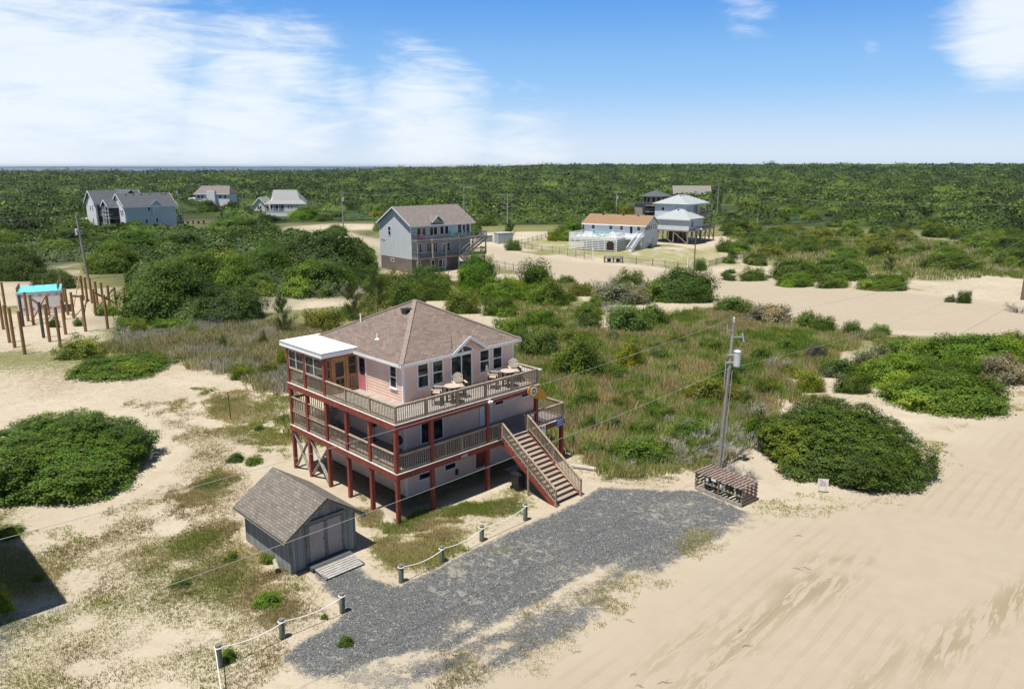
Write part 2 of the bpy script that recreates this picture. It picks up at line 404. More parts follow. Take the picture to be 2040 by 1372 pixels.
# railings
def rpost(x, y, z0, z1, w=.1): m = MB(); m.box(x - w / 2, x + w / 2, y - w / 2, y + w / 2, z0, z1); m.build('railing_post', RAILM, house)
xs = [.06, 2.14, 4.39, 6.54, 8.70, 10.94]
for a, b in zip(xs, xs[1:]): railing(house, (a + .05, .09), (b - .05, .09), Z2, 1.0, RAILM)
for x in xs: rpost(x, .09, Z2 - .2, Z2 + .97)
ys = [.09, 2.43, 4.85, 7.0]
for a, b in zip(ys, ys[1:]): railing(house, (.07, a + .05), (.07, b - .03), Z2, 1.0, RAILM)
for y in ys[1:3]: rpost(.07, y, Z2 - .2, Z2 + .97)
railing(house, (10.94, .15), (10.94, T0 - .02), Z2, 1.0, RAILM)
for a, b in ((.22, 2.36), (2.6, 4.6), (4.7, 6.58), (6.82, 7.75), (9.98, 10.76), (11.0, 13.38)):
    railing(house, (a, .10), (b, .10), Z1, 1.04, RAILM)
    if a < 9 and b > 4: m = MB(); balusters(m, (a, .17), (b, .17), Z1 + .02, Z1 + .98, top=(.05, .03), step=.19); m.build('railing', RAILM, house)
for x in (4.65, 7.80, 9.93, 13.43): rpost(x, .10, Z1 - .1, Z1 + 1.02)
railing(house, (13.43, .15), (13.43, T0 - .1), Z1, 1.04, RAILM)
for a, b in ((.25, 2.5), (2.74, 4.83), (5.07, 7.0)): railing(house, (.12, a), (.12, b), Z1, 1.04, RAILM)
for a, b in ((7.25, 9.25), (9.5, 11.26)):
    railing(house, (.12, a), (.12, b), Z1, .96, RAILM); railing(house, (.12, a), (.12, b), Z1 + .96, .90, RAILM)
railing(house, (.2, 11.4), (2.3, 11.4), Z1, 1.8, RAILM)
# screened porch on the upper deck
TAN = wood('pale_sash_timber', (.42, .36, .31), (.58, .52, .46), .7); ORG = wood('golden_door_timber', (.36, .17, .06), (.55, .30, .12), .55, (1, 1, 4))
def screenbay(side, c, a0, a1, z0, z1, mat, mul=True):
    T = tr(side, c); m = MB(); f = .07
    tbox(m, T, a0, a1, -.06, .0, z0, z0 + f); tbox(m, T, a0, a1, -.06, 0, z1 - f, z1)
    tbox(m, T, a0, a0 + f, -.06, -.002, z0 + f, z1 - f); tbox(m, T, a1 - f, a1, -.06, -.002, z0 + f, z1 - f)
    if mul: am = (a0 + a1) / 2; tbox(m, T, am - .06, am + .06, -.06, -.002, z0 + f, z1 - f)
    o = m.build('screen_window', mat, house)
    g = MB(); tbox(g, T, a0 + f, a1 - f, -.035, -.03, z0 + f, z1 - f); g.build('screen_panel', SCREEN, o)
    g = MB(); zm = (z0 + z1) / 2; tbox(g, T, a0 + f, a1 - f, -.028, -.012, zm - .015, zm + .015); g.build('cross_rail', STEEL, o)
for a, b in ((7.24, 9.26), (9.48, 11.27)):
    screenbay('l', .06, a, b, Z2 + .98, ZT - .25, TAN)
    railing(house, (.12, a), (.12, b), Z2, .98, RAILM)
screenbay('f', 7.12, .25, .55, Z2 + .98, ZT - .25, ORG, False); screenbay('f', 7.12, 1.72, 2.36, Z2 + .98, ZT - .25, ORG, False)
for a, b in ((.25, .55), (1.72, 2.36)): railing(house, (a, 7.16), (b, 7.16), Z2, .98, ORG)
m = MB(); T = tr('f', 7.1)
for a0, a1, z0, z1 in ((.57, .71, Z2, ZT - .2), (1.56, 1.70, Z2, ZT - .2), (.71, 1.56, ZT - .4, ZT - .2)): tbox(m, T, a0, a1, -.1, .03, z0, z1)
m.build('door_frame', ORG, house)
m = MB()
for a0, a1, z0, z1 in ((.73, .85, Z2 + .03, ZT - .42), (1.42, 1.54, Z2 + .03, ZT - .42), (.85, 1.42, ZT - .54, ZT - .42), (.85, 1.42, Z2 + .03, Z2 + .2), (.85, 1.42, Z2 + .88, Z2 + 1.0), (.85, 1.42, Z2 + .5, Z2 + .53), (1.12, 1.15, Z2 + .2, Z2 + .88)): tbox(m, T, a0, a1, -.05, 0, z0, z1)
sd = m.build('screen_door', ORG, house)
m = MB(); tbox(m, T, .85, 1.42, -.03, -.026, Z2 + .2, ZT - .54); m.build('screen_panel', SCREEN, sd)
m = MB(); m.box(1.36, 1.42, 7.02, 7.06, Z2 + .98, Z2 + 1.08); m.build('handle', STEEL, sd)
m = MB(); m.box(.03, .24, 7.03, 11.48, ZT - .25, ZT - .12); m.box(.24, 2.4, 7.03, 7.2, ZT - .22, ZT - .12); m.build('porch_beam', RED, house)
m = MB(); m.box(-.12, 2.75, 6.98, 12.0, ZT - .12, ZT + .19); m.build('porch_roof', paint('white_membrane', (.86, .87, .88), .5, .03, .8), house)
m = MB(); m.box(-.14, 2.77, 6.955, 6.978, ZT + .13, ZT + .195); m.box(-.145, -.122, 6.96, 12.0, ZT + .13, ZT + .195); m.build('drip_edge', paint('grey_drip_edge', (.35, .42, .45), .5, .1), house)
# roof
EZ = 8.17; ap = (6.85, 7.05, 10.68)
E = [(2.08, 2.2), (11.62, 2.2), (11.62, 11.9), (2.08, 11.9)]
k = (ap[2] - EZ) / (ap[1] - 2.2); dz = 9.05; dt = 2.2 + (dz - EZ) / k
m = MB()
slab_roof_uv(m, [(*E[0], EZ), (5.80, 2.2, EZ), (7.18, dt, dz), (8.56, 2.2, EZ), (*E[1], EZ), ap], (1, 0, 0))
for i in (1, 2, 3):
    a, b = E[i], E[(i + 1) % 4]; slab_roof_uv(m, [(*a, EZ), (*b, EZ), ap], (b[0] - a[0], b[1] - a[1], 0))
roof = m.build('roof', ROOFP, house, fix=False)
m = MB()
slab_roof_uv(m, [(5.80, 2.12, EZ + .02), (7.18, 2.12, dz + .02), (7.18, dt, dz + .02)], (0, 1, 0)); slab_roof_uv(m, [(8.56, 2.12, EZ + .02), (7.18, 2.12, dz + .02), (7.18, dt, dz + .02)], (0, 1, 0))
m.build('gable_roof', ROOFP, house, fix=False)
m = MB()
for e in E: m.bar((e[0], e[1], EZ + .01), (ap[0], ap[1], ap[2] + .02), .26, .05)
m.build('ridge_cap', paint('ridge_shingle', (.25, .20, .17), .9, .25, 9), roof)
FW = .17
m = MB()
m.box(2.06, 5.82, 2.165, 2.2, EZ - FW, EZ - .01); m.box(8.54, 11.64, 2.165, 2.2, EZ - FW, EZ - .01); m.box(2.045, 2.08, 2.165, 6.95, EZ - FW, EZ - .01); m.box(11.62, 11.655, 2.165, 11.9, EZ - FW, EZ - .01); m.box(2.08, 11.62, 11.9, 11.935, EZ - FW, EZ - .01)
m.bar((5.76, 2.10, EZ - .09), (7.18, 2.10, dz - .07), .04, .18); m.bar((8.60, 2.103, EZ - .09), (7.18, 2.103, dz - .07), .04, .18)
m.build('fascia', WHITE, house)
m = MB(); m.box(2.1, 5.86, 2.2, T0, EZ - .15, EZ - .12); m.box(8.5, 11.6, 2.2, T0, EZ - .15, EZ - .12); m.box(2.1, S0, T0, 6.95, EZ - .15, EZ - .12); m.box(S1 + .03, 11.6, T0, 11.8, EZ - .15, EZ - .12); m.build('soffit', WHITE, house)
m = MB(); kk = (3.2, 6.85); zz = EZ + (6.0 - 2.08) * (ap[2] - EZ) / (ap[0] - 2.08)
m.box(5.55, 6.0, 6.3, 6.75, zz - .32, zz + .02); m.box(5.5, 6.05, 6.25, 6.8, zz + .02, zz + .1); m.build('roof_vent', BLACK, roof)
zz = EZ + (3.3 - 2.08) * (ap[2] - EZ) / (ap[0] - 2.08)
m = MB(); m.tube([(3.3, 6.2, zz - .1), (3.3, 6.2, zz + .36)], .05, 8); m.lathe([(.16, 0), (.16, .03), (.07, .1), (.05, .12)], (3.3, 6.2, zz - .02), 10); m.build('vent_pipe', WHITE, roof)
zz = EZ + (4.2 - 2.08) * (ap[2] - EZ) / (ap[0] - 2.08)
m = MB(); m.tube([(4.2, 9.3, zz - .1), (4.2, 9.3, zz + .55)], .05, 8); m.build('vent_pipe', WHITE, roof)
# openings
for a0, a1 in ((3.45, 4.31), (4.55, 5.41), (8.29, 9.15), (9.40, 10.26)): window(house, 'f', T0 - .022, a0, a1, 6.42, 7.90, 'hs', .07)
window(house, 'l', S0 - .022, 3.12, 3.80, 6.50, 7.85, 'hs', .06)
def slider(a0, a1, z0, z1):
    o = window(house, 'f', T0 - .022, a0, a1, z0, z1, 'v', .09, name='sliding_door')
    return o
slider(5.95, 7.70, Z2 + .02, 7.93); slider(3.55, 5.33, Z1 + .02, 5.05)
# arched window above the upper sliding door
m = MB(); n = 18; ca, cz, ra, rb = 6.87, 8.04, .90, .42
def arc(r1, r2): return [(ca + r1 * math.cos(math.pi * i / n), cz + r2 * math.sin(math.pi * i / n)) for i in range(n + 1)]
o_, i_ = arc(ra, rb), arc(ra - .09, rb - .08); y0, y1 = T0 - .022, T0 - .085
for i in range(n):
    q = [o_[i], o_[i + 1], i_[i + 1], i_[i]]; m.prism([(a, y0, z) for a, z in q], (0, y1 - y0, 0))
m.box(ca - ra, ca + ra, y1 + .003, y0, cz - .1, cz)
aw = m.build('arched_window', WHITE, house)
m = MB(); m.prism([(a, T0 - .024, z) for a, z in i_], (0, -.02, 0)); m.build('pane', GLASS, aw)
m = MB(); m.prism([(6.85, T0 - .047, 8.06), (7.02, T0 - .047, 8.06), (6.93, T0 - .047, 8.3)], (0, -.012, 0)); m.build('pane_ornament', WHITE, aw)
DOORW = paint('white_door', (.72, .75, .80), .4, .04)
m = MB(); m.box(8.36, 9.24, T0 - .05, T0 - .022, Z1 + .03, Z1 + 2.08); d = m.build('door', DOORW, house)
m = MB(); m.box(8.28, 8.36, T0 - .08, T0 - .022, Z1, Z1 + 2.16); m.box(9.24, 9.32, T0 - .08, T0 - .022, Z1, Z1 + 2.16); m.box(8.36, 9.24, T0 - .08, T0 - .022, Z1 + 2.09, Z1 + 2.16); m.build('frame', WHITE, d)
m = MB(); m.lathe([(.03, 0), (.03, .05)], (9.12, T0 - .1, Z1 + 1), 8); m.build('handle', STEEL, d)
PD = paint('coral_door_paint', (.62, .17, .19), .4, .08)
m = MB(); m.box(S0 - .05, S0 - .022, 6.28, 7.0, Z2 + .03, Z2 + 2.05); d = m.build('door', PD, house); tag(d, 'coral pink door beside the screened porch')
m = MB(); m.box(S0 - .075, S0 - .022, 6.2, 6.28, Z2, Z2 + 2.13); m.box(S0 - .075, S0 - .022, 7.0, 7.06, Z2, Z2 + 2.13); m.box(S0 - .075, S0 - .022, 6.28, 7.0, Z2 + 2.06, Z2 + 2.13); m.build('frame', WHITE, d)
m = MB(); m.box(S0 - .07, S0 - .05, 6.38, 6.9, Z2 + 1.0, Z2 + 1.98); m.build('pane', GLASS, d)
m = MB(); m.box(S0 - .10, S0 - .05, 6.32, 6.36, Z2 + .9, Z2 + 1.02); m.build('handle', STEEL, d)
window(house, 'f', T0 - .022, 9.55, 10.40, 3.98, 4.66, '', .07); window(house, 'f', T0 - .022, 11.98, 12.88, 3.98, 4.66, '', .07)
window(house, 'f', T0 - .022, 3.32, 4.27, .72, 1.18, '', .06); window(house, 'f', T0 - .022, 5.32, 6.26, .75, 1.2, '', .06)
window(house, 'l', S0 - .022, 4.9, 5.45, .62, 1.1, '', .05)
m = MB(); m.box(7.88, 8.78, T0 - .05, T0 - .022, .2, 2.2); d = m.build('door', RED, house); tag(d, 'dark red ground level door')
m = MB(); m.box(7.79, 7.88, T0 - .08, T0 - .022, .15, 2.3); m.box(8.78, 8.9, T0 - .08, T0 - .022, .15, 2.3); m.box(7.88, 8.78, T0 - .08, T0 - .022, .15, .2); m.build('frame', WHITE, d)
m = MB(); m.box(6.2, 6.34, T0 - .16, T0 - .03, .3, .65); m.build('meter_box', paint('dark_red_box', (.10, .03, .03), .5), house)
# stairs to the lower deck
XL, XR, NS, TB = 7.80, 9.95, 16, -4.5
def sz(t): return Z1 * (1 - t / TB)
m = MB(); rise = Z1 / NS; run = -TB / NS; m2 = MB()
for i in range(1, NS):
    z = Z1 - i * rise; t = -.05 - i * run
    m.box(XL + .05, XR - .05, t - .02, t + run - .03, z - .045, z); 
    m2.box(XL + .052, XR - .052, t + run - .028, t + run - .01, z - .04, z + rise - .047)
TRD = boards('stair_treads', (.27, .20, .155), (.42, .335, .275), .14, 'y', .04)
st_ = m.build('stairs', TRD, house); m2.build('riser', wood('brown_riser', (.07, .045, .035), (.12, .08, .06)), st_)
for x in (XL, XR):
    m = MB(); m.bar((x, .0, Z1 - .22), (x, TB, -.16), .05, .3); m.build('stringer', RED, st_)
for x in (XL - .02, XR + .02):
    m = MB(); a = Vector((x, -.05, Z1 + 1.0)); b = Vector((x, TB + .06, 1.0))
    m.bar(a, b, .14, .04); m.bar(a - Vector((0, 0, .08)), b - Vector((0, 0, .08)), .04, .08); m.bar(a - Vector((0, 0, .82)), b - Vector((0, 0, .82)), .04, .09)
    for i in range(38):
        f = (i + .5) / 38; p = a.lerp(b, f); m.bar(p - Vector((0, 0, .86)), p - Vector((0, 0, .04)), .036)
    m.build('stair_railing', RAILM, st_)
    for f in (0, .5, 1):
        p = a.lerp(b, f); lo = -.1 if (f == 1 or (f == .5 and x < 8)) else p.z - 1.2; m = MB(); m.box(x - .05, x + .05, p.y - .05, p.y + .05, lo, p.z + (.02 if f != 1 else .04)); m.build('stair_post', RAILM, st_)
# inner stair and bench behind the lower porch
m = MB()
for i in range(9): m.box(1.5, 2.35, 9.9 - i * .25, 10.15 - i * .25, Z1 + .25 + i * .27, Z1 + .29 + i * .27)
m.bar((1.47, 10.3, Z1), (1.47, 7.6, Z1 + 2.6), .05, .25); m.build('inner_stair', GW, house)
# floodlight, signs, house number
m = MB(); m.box(6.66, 6.78, -.08, -.03, 5.52, 5.66)
m.bar((6.6, -.11, 5.56), (6.84, -.11, 5.56), .05)
for dx in (-.1, .1): m.lathe([(.03, -.02), (.07, .03), (.09, .12)], (6.72 + dx, -.14, 5.44), 10)
m.build('floodlight', paint('white_plastic', (.85, .85, .85), .4, .02), house)
def text_mesh(name, body, size, mat, par, M, ext=.004, align='CENTER'):
    c = bpy.data.curves.new(name, 'FONT'); c.body = body; c.size = size; c.extrude = ext; c.align_x = align; c.align_y = 'CENTER'
    o = bpy.data.objects.new(name, c); COL.objects.link(o); dg = bpy.context.evaluated_depsgraph_get()
    me = bpy.data.meshes.new_from_object(o.evaluated_get(dg)); bpy.data.objects.remove(o); bpy.data.curves.remove(c)
    me.materials.clear(); me.materials.append(mat); r = bpy.data.objects.new(name, me); COL.objects.link(r); r.parent = par; r.matrix_local = M; return r
RX = Matrix.Rotation(R(90), 4, 'X')
text_mesh('house_number', '1492', .27, WHITE, house, Matrix.Translation((4.72, -.037, 2.68)) @ RX)
BLU = paint('blue_sign_face', (.05, .09, .36), .4, .05); SIGNW = paint('white_sign_face', (.80, .80, .78), .45, .03)
# signs hung on the lower deck rim are things of their own
def hpt(s, t): return (A_[0] + s * math.cos(TH) - t * math.sin(TH), A_[1] + s * math.sin(TH) + t * math.cos(TH))
def on_house(name, s, t, z, label, cat, group=None, rz=0):
    return empty(name, (*hpt(s, t), z), TH + rz, label, cat, group)
sg = on_house('notice_sign', 13.0, -.055, 2.45, 'blue notice sign with white lettering on the rim of the lower deck', 'sign')
part(sg, 'sign_board', BLU, (-.36, .36, -.01, .015, 0, .52))
text_mesh('lettering', 'PRIVATE', .15, SIGNW, sg, Matrix.Translation((0, -.013, .42)) @ RX, .002); text_mesh('lettering', 'PROPERTY', .13, SIGNW, sg, Matrix.Translation((0, -.013, .26)) @ RX, .002); text_mesh('lettering', 'NO PARKING', .105, SIGNW, sg, Matrix.Translation((0, -.013, .1)) @ RX, .002)
sg = on_house('paper_sign', 11.42, -.055, 2.30, 'narrow white sign hanging from the lower deck rim beside the stairs', 'sign')
part(sg, 'sign_board', SIGNW, (-.17, .17, -.01, .015, 0, .62)); part(sg, 'sign_mark', BLACK, (-.06, .04, -.014, -.011, .4, .5), (-.02, .08, -.014, -.011, .35, .39))
# wooden paddle blade sign
pd = on_house('paddle_sign', 10.72, -.12, 5.22, 'large golden paddle shaped board with a round emblem fixed to the upper deck corner', 'sign', rz=0)
m = MB(); pr = [(-.94, .10), (-.88, .24), (-.74, .33), (-.4, .36), (0, .36), (.35, .33), (.62, .26), (.82, .15), (.94, .05)]
pts = [(a, 0, h) for a, h in pr] + [(a, 0, -h) for a, h in reversed(pr)]
m.prism(pts, (0, -.05, 0)); m.tube([(.9, -.02, 0), (1.08, -.02, 0)], .035, 8)
b = m.build('paddle_blade', wood('golden_varnish', (.50, .23, .03), (.70, .36, .06), .35, (1, 1, 4)), pd)
m = MB()
for i in range(24): a0, a1 = 2 * math.pi * i / 24, 2 * math.pi * (i + 1) / 24; m.prism([(-.42 + .27 * math.cos(a), -.052, .27 * math.sin(a)) for a in (a0, a1)] + [(-.42 + .20 * math.cos(a), -.052, .20 * math.sin(a)) for a in (a1, a0)], (0, -.012, 0))
m.build('emblem_ring', SIGNW, pd)
m = MB(); m.prism([(-.42 + .195 * math.cos(2 * math.pi * i / 24), -.052, .195 * math.sin(2 * math.pi * i / 24)) for i in range(24)], (0, -.008, 0)); m.build('emblem_disc', paint('maroon_disc', (.16, .05, .05), .5), pd)
m = MB(); m.bar((-.53, -.064, -.02), (-.31, -.064, .08), .006, .05); m.bar((-.50, -.064, -.10), (-.34, -.064, -.02), .006, .04); m.build('emblem_mark', SIGNW, pd)
for o in pd.children: o.rotation_euler = (0, R(27), 0)
# deck furniture
CR = wood('tan_poly_lumber', (.50, .41, .32), (.62, .52, .41), .5); BK = paint('black_poly_lumber', (.02, .02, .02), .5, .2)
def bar_chair(s, t, rz, label):
    c = on_house('deck_chair', s, t, Z2, label, 'chair', 'tall two-tone deck chairs', rz)   # faces local -y
    m = MB()
    for i in range(6): y = -.26 + i * .09; m.box(-.27, .27, y, y + .075, .70, .725)
    m.build('seat', CR, c); m = MB()
    for i in range(7):
        x = (i - 3) * .082; h = .72 - .018 * (i - 3) ** 2
        m.bar((x, .25, .72), (x * 1.12, .42, .72 + h), .072, .022, (0, 1, 0))
    m.build('backrest', CR, c)
    for sx in (-1, 1):
        m = MB(); m.box(sx * .36 - .07, sx * .36 + .07, -.34, .26, .95, .975); m.build('armrest', CR, c)
        for y0, zt in ((-.27, .95), (.24, .95)):
            m = MB(); m.box(sx * .31 - .045, sx * .31 + .045, y0 - .03, y0 + .03, 0, zt); m.build('leg', BK, c)
    m = MB(); m.box(-.28, .28, -.28, -.25, .28, .36); m.box(-.28, .28, .23, .26, .28, .34); m.box(-.33, -.30, -.27, .25, .58, .68); m.box(.30, .33, -.27, .25, .58, .68); m.box(-.26, .26, .26, .29, .80, .86); m.box(-.27, .27, .36, .38, 1.15, 1.2); m.build('stretcher', BK, c)
    return c
def bar_table(s, t, label):
    c = on_house('deck_table', s, t, Z2, label, 'table', 'round bar tables')
    m = MB(); m.lathe([(.46, 1.0), (.48, 1.01), (.48, 1.035), (.46, 1.04)], n=24); m.build('tabletop', CR, c)
    for k_ in range(4):
        a = math.pi / 4 + k_ * math.pi / 2; x, y = .30 * math.cos(a), .30 * math.sin(a); m = MB(); m.box(x - .04, x + .04, y - .04, y + .04, 0, .999); m.build('leg', BK, c)
    m = MB(); m.box(-.3, .3, -.02, .02, .3, .36); m.box(-.02, .02, -.3, .3, .362, .42); m.box(-.38, .38, -.03, .03, .94, .998); m.box(-.03, .03, -.38, .38, .90, .938); m.build('stretcher', BK, c)
bar_table(4.66, .86, 'round tan bar table on the upper deck in front of the left windows')
bar_table(9.20, .95, 'round tan bar table on the upper deck near the right end')
bar_chair(3.85, 1.25, R(40), 'tan and black deck chair left of the left bar table')
bar_chair(5.62, 1.35, R(-25), 'tan and black deck chair in front of the upper sliding door')
bar_chair(8.35, 1.35, R(35), 'tan and black deck chair left of the right bar table')
bar_chair(10.30, 1.45, R(-30), 'tan and black deck chair in the right corner of the upper deck')
# things on the lower deck
g = on_house('covered_grill', 1.72, 2.25, Z1, 'black covered grill standing at the corner of the lower deck', 'grill', rz=R(90))
m = MB(); m.lathe([(.05, .62), (.24, .70), (.30, .86), (.30, .95), (.22, 1.12), (.06, 1.2)], n=16); m.build('lid', BLACK, g, smooth=True)
for k_ in range(3):
    a = k_ * 2.1; m = MB(); m.tube([(.2 * math.cos(a), .2 * math.sin(a), .72), (.32 * math.cos(a), .32 * math.sin(a), 0)], .015, 6); m.build('leg', STEEL, g)
g = on_house('dark_box_on_post', 2.1, 5.15, Z1, 'small black box on a slim stem beside the wall on the lower deck', 'box')
m = MB(); m.tube([(0, 0, 0), (0, 0, .9)], .02, 6); m.lathe([(.14, 0), (.14, .03)], n=12); m.build('stem', BLACK, g); m = MB(); m.box(-.13, .13, -.1, .1, .9, 1.35); m.box(-.15, .15, -.12, .12, 1.35, 1.39); m.build('box', BLACK, g)
g = on_house('picnic_table', .95, 8.6, Z1, 'grey slatted picnic table in the shade of the lower porch', 'table')
m = MB()
for i in range(5): m.box(-.4 + i * .17, -.25 + i * .17, -.9, .9, .72, .76)
m.build('tabletop', GW, g)
for x in (-.62, .62): m = MB(); m.box(x - .13, x + .13, -.9, .9, .42, .46); m.build('bench', GW, g)
for y in (-.6, .6): m = MB(); m.bar((-.6, y, 0), (-.2, y, .72), .09, .05, (0, 1, 0)); m.bar((.6, y, 0), (.2, y, .72), .09, .05, (0, 1, 0)); m.bar((-.6, y + .06, .4), (.6, y + .06, .4), .04, .09); m.build('leg', GW, g)
g = on_house('trash_bin', 7.95, -1.2, 0, 'black wheeled rubbish bin under the left side of the stairs', 'bin')
m = MB(); P = [(-.26, -.3, .06), (.26, -.3, .06), (.26, .25, .06), (-.26, .25, .06), (-.32, -.36, .95), (.32, -.36, .95), (.32, .34, .95), (-.32, .34, .95)]
m.mesh(P, [(0, 1, 2, 3), (4, 5, 6, 7), (0, 1, 5, 4), (1, 2, 6, 5), (2, 3, 7, 6), (3, 0, 4, 7)]); m.build('body', BLACK, g)
m = MB(); m.box(-.35, .35, -.40, .36, .952, 1.0); m.box(-.3, .3, -.34, .3, 1.0, 1.05); m.build('lid', paint('dark_bin_lid', (.02, .02, .022), .4), g)
for x in (-.28, .28): m = MB(); m.tube([(x - .03, .28, .11), (x + .03, .28, .11)], .11, 12); m.build('wheel', BLACK, g)
g = on_house('paving_slab', 10.3, .9, 0, 'pale concrete slab on the shaded ground beneath the deck', 'slab')
m = MB(); m.box(-.9, .9, -.6, .6, -.02, .05); m.build('slab', paint('concrete', (.35, .34, .32), .9, .2, 4), g)
# ------------------------------------------------------------ the ground: one sheet out to the horizon, cover types and under-house shade as painted vertex masks
def poly_w(pts, z=0): return np.array([at(u, v, z)[:2] for u, v in pts])
def sdf(P, X, Y):
    """signed distance to polygon P (positive inside)"""
    d = np.full(X.shape, 1e9); ins = np.zeros(X.shape, bool); n = len(P)
    for i in range(n):
        ax, ay = P[i]; bx, by = P[(i + 1) % n]; ex, ey = bx - ax, by - ay
        t = np.clip(((X - ax) * ex + (Y - ay) * ey) / (ex * ex + ey * ey + 1e-9), 0, 1)
        d = np.minimum(d, (X - ax - t * ex) ** 2 + (Y - ay - t * ey) ** 2)
        c = ((ay > Y) != (by > Y)) & (X < (bx - ax) * (Y - ay) / (by - ay + 1e-12) + ax); ins ^= c
    return np.where(ins, 1, -1) * np.sqrt(d)
_rng = np.random.default_rng(11)
_G = _rng.random((256, 256))
def vnoise(X, Y, s, seed=0):
    X = X / s + seed * 17.3; Y = Y / s + seed * 9.1
    xi = np.floor(X).astype(int); yi = np.floor(Y).astype(int); fx = X - xi; fy = Y - yi
    fx = fx * fx * (3 - 2 * fx); fy = fy * fy * (3 - 2 * fy); g = lambda a, b: _G[a & 255, b & 255]
    return (g(xi, yi) * (1 - fx) + g(xi + 1, yi) * fx) * (1 - fy) + (g(xi, yi + 1) * (1 - fx) + g(xi + 1, yi + 1) * fx) * fy
def fbm(X, Y, s, o=4, seed=0):
    r = 0; a = .5; t = 0
    for k in range(o): r = r + a * vnoise(X, Y, s / 2 ** k, seed + k * 3); t += a; a *= .5
    return r / t
def softpoly(pts, X, Y, soft=1.0, wob=1.0, ws=3.0, seed=0):
    P = poly_w(pts); d = sdf(P, X, Y) + (fbm(X, Y, ws, 3, seed) - .5) * 2 * wob
    return np.clip(d / soft * .5 + .5, 0, 1)
ROAD1 = [(1500, 1035), (1620, 1010), (1790, 950), (1880, 905), (1960, 850), (2060, 815), (2700, 640), (3200, 1500), (900, 1700), (760, 1400), (900, 1350), (1100, 1260), (1260, 1190), (1400, 1110)]
ROAD2 = [(975, 505), (990, 530), (1080, 545), (1160, 562), (1260, 575), (1330, 585), (1470, 612), (1560, 640), (1680, 655), (1800, 662), (1920, 668), (2060, 678), (2500, 700), (2500, 620), (2060, 612), (1900, 590), (1760, 575), (1560, 548), (1440, 545), (1370, 548), (1270, 532), (1150, 522), (1060, 508), (1010, 500), (960, 488), (880, 492), (760, 480), (690, 462), (560, 455), (560, 462), (680, 475), (740, 492), (860, 510)]
GRAVEL = [(615, 1135), (700, 1118), (745, 1150), (792, 1166), (850, 1140), (930, 1098), (1010, 1060), (1095, 1022), (1150, 1000), (1195, 968), (1290, 972), (1390, 975), (1500, 1020), (1470, 1040), (1330, 1070), (1230, 1120), (1110, 1180), (1010, 1235), (900, 1290), (760, 1310), (690, 1340), (600, 1345), (560, 1310), (600, 1275), (670, 1235), (690, 1212), (640, 1165)]
GRAVEL2 = [(1150, 1150), (1000, 1220), (880, 1280), (740, 1300), (620, 1310), (640, 1400), (760, 1400), (900, 1372), (1060, 1320), (1160, 1250), (1250, 1180), (1370, 1105), (1520, 1035), (1400, 1000), (1300, 1060)]
FRINGE = [(1130, 1180), (1010, 1250), (900, 1310), (830, 1372), (940, 1390), (1080, 1320), (1180, 1240), (1280, 1165), (1400, 1095), (1500, 1050), (1380, 1060)]
UHOUSE_SHADE = [(800, 1035), (1060, 945), (1120, 900), (1000, 830), (700, 850), (600, 900), (680, 960)]
GRAVEL3 = [(-60, 1225), (60, 1205), (160, 1185), (150, 1215), (60, 1260), (20, 1330), (-80, 1420), (-200, 1300)]
MARSH_R = [(1075, 760), (1060, 690), (1120, 650), (1230, 660), (1330, 625), (1420, 615), (1540, 650), (1640, 665), (1760, 660), (1690, 700), (1640, 740), (1560, 760), (1600, 790), (1760, 830), (1600, 800), (1520, 800), (1470, 900), (1370, 925), (1230, 935), (1130, 900), (1125, 800)]
MARSH_L = [(200, 690), (250, 668), (350, 655), (440, 640), (560, 645), (660, 650), (640, 700), (590, 790), (500, 770), (430, 745), (380, 735), (320, 712), (230, 700)]
MARSH_F = [(1450, 455), (1560, 450), (1700, 470), (1900, 480), (2100, 490), (2600, 520), (2600, 575), (2060, 560), (1960, 550), (1900, 560), (1760, 560), (1700, 530), (1600, 520), (1500, 520), (1460, 500)]
LAWN1 = [(380, 770), (470, 775), (500, 790), (590, 770), (600, 850), (600, 930), (540, 915), (480, 890), (420, 850), (380, 800)]
LAWN2 = [(660, 960), (760, 1040), (820, 1040), (1030, 950), (1090, 1010), (1010, 1050), (860, 1130), (792, 1160), (740, 1140), (715, 1090), (720, 1040)]
LAWN3 = [(1000, 485), (1150, 465), (1330, 500), (1470, 480), (1520, 500), (1490, 525), (1380, 545), (1240, 525), (1060, 500)]
BROWN1 = [(240, 1070), (330, 1075), (470, 1020), (500, 1060), (560, 1110), (640, 1160), (670, 1210), (560, 1255), (450, 1240), (340, 1200), (300, 1130)]
BROWN2 = [(1130, 930), (1300, 935), (1340, 960), (1320, 985), (1230, 965), (1150, 965)]
SPARSE = [(-100, 1030), (150, 1040), (330, 960), (330, 860), (250, 800), (380, 790), (520, 900), (500, 1000), (620, 1150), (680, 1230), (500, 1400), (-100, 1400)]
SHADEG = [(-80, 1010), (40, 1010), (110, 1100), (150, 1185), (60, 1200), (-80, 1225)]
GREEN1 = [(350, 965), (440, 925), (475, 965), (430, 1010), (350, 1010)]
LITTER = [(0, 760), (120, 720), (200, 730), (220, 760), (150, 800), (0, 810)]
LITTER2 = [(560, 600), (720, 570), (790, 620), (760, 650), (620, 660)]
EDGES = [(1330, 985), (1500, 1010), (1600, 1030), (1700, 1020), (1800, 960), (1880, 890), (1960, 850), (2060, 800), (2060, 760), (1950, 800), (1870, 860), (1880, 930), (1780, 1000), (1640, 990), (1500, 985)]
SCRUB = [(700, 600), (740, 545), (900, 560), (1120, 560), (1150, 600), (1200, 640), (1120, 720), (1050, 720), (1000, 620), (850, 590), (720, 640), (600, 640)]
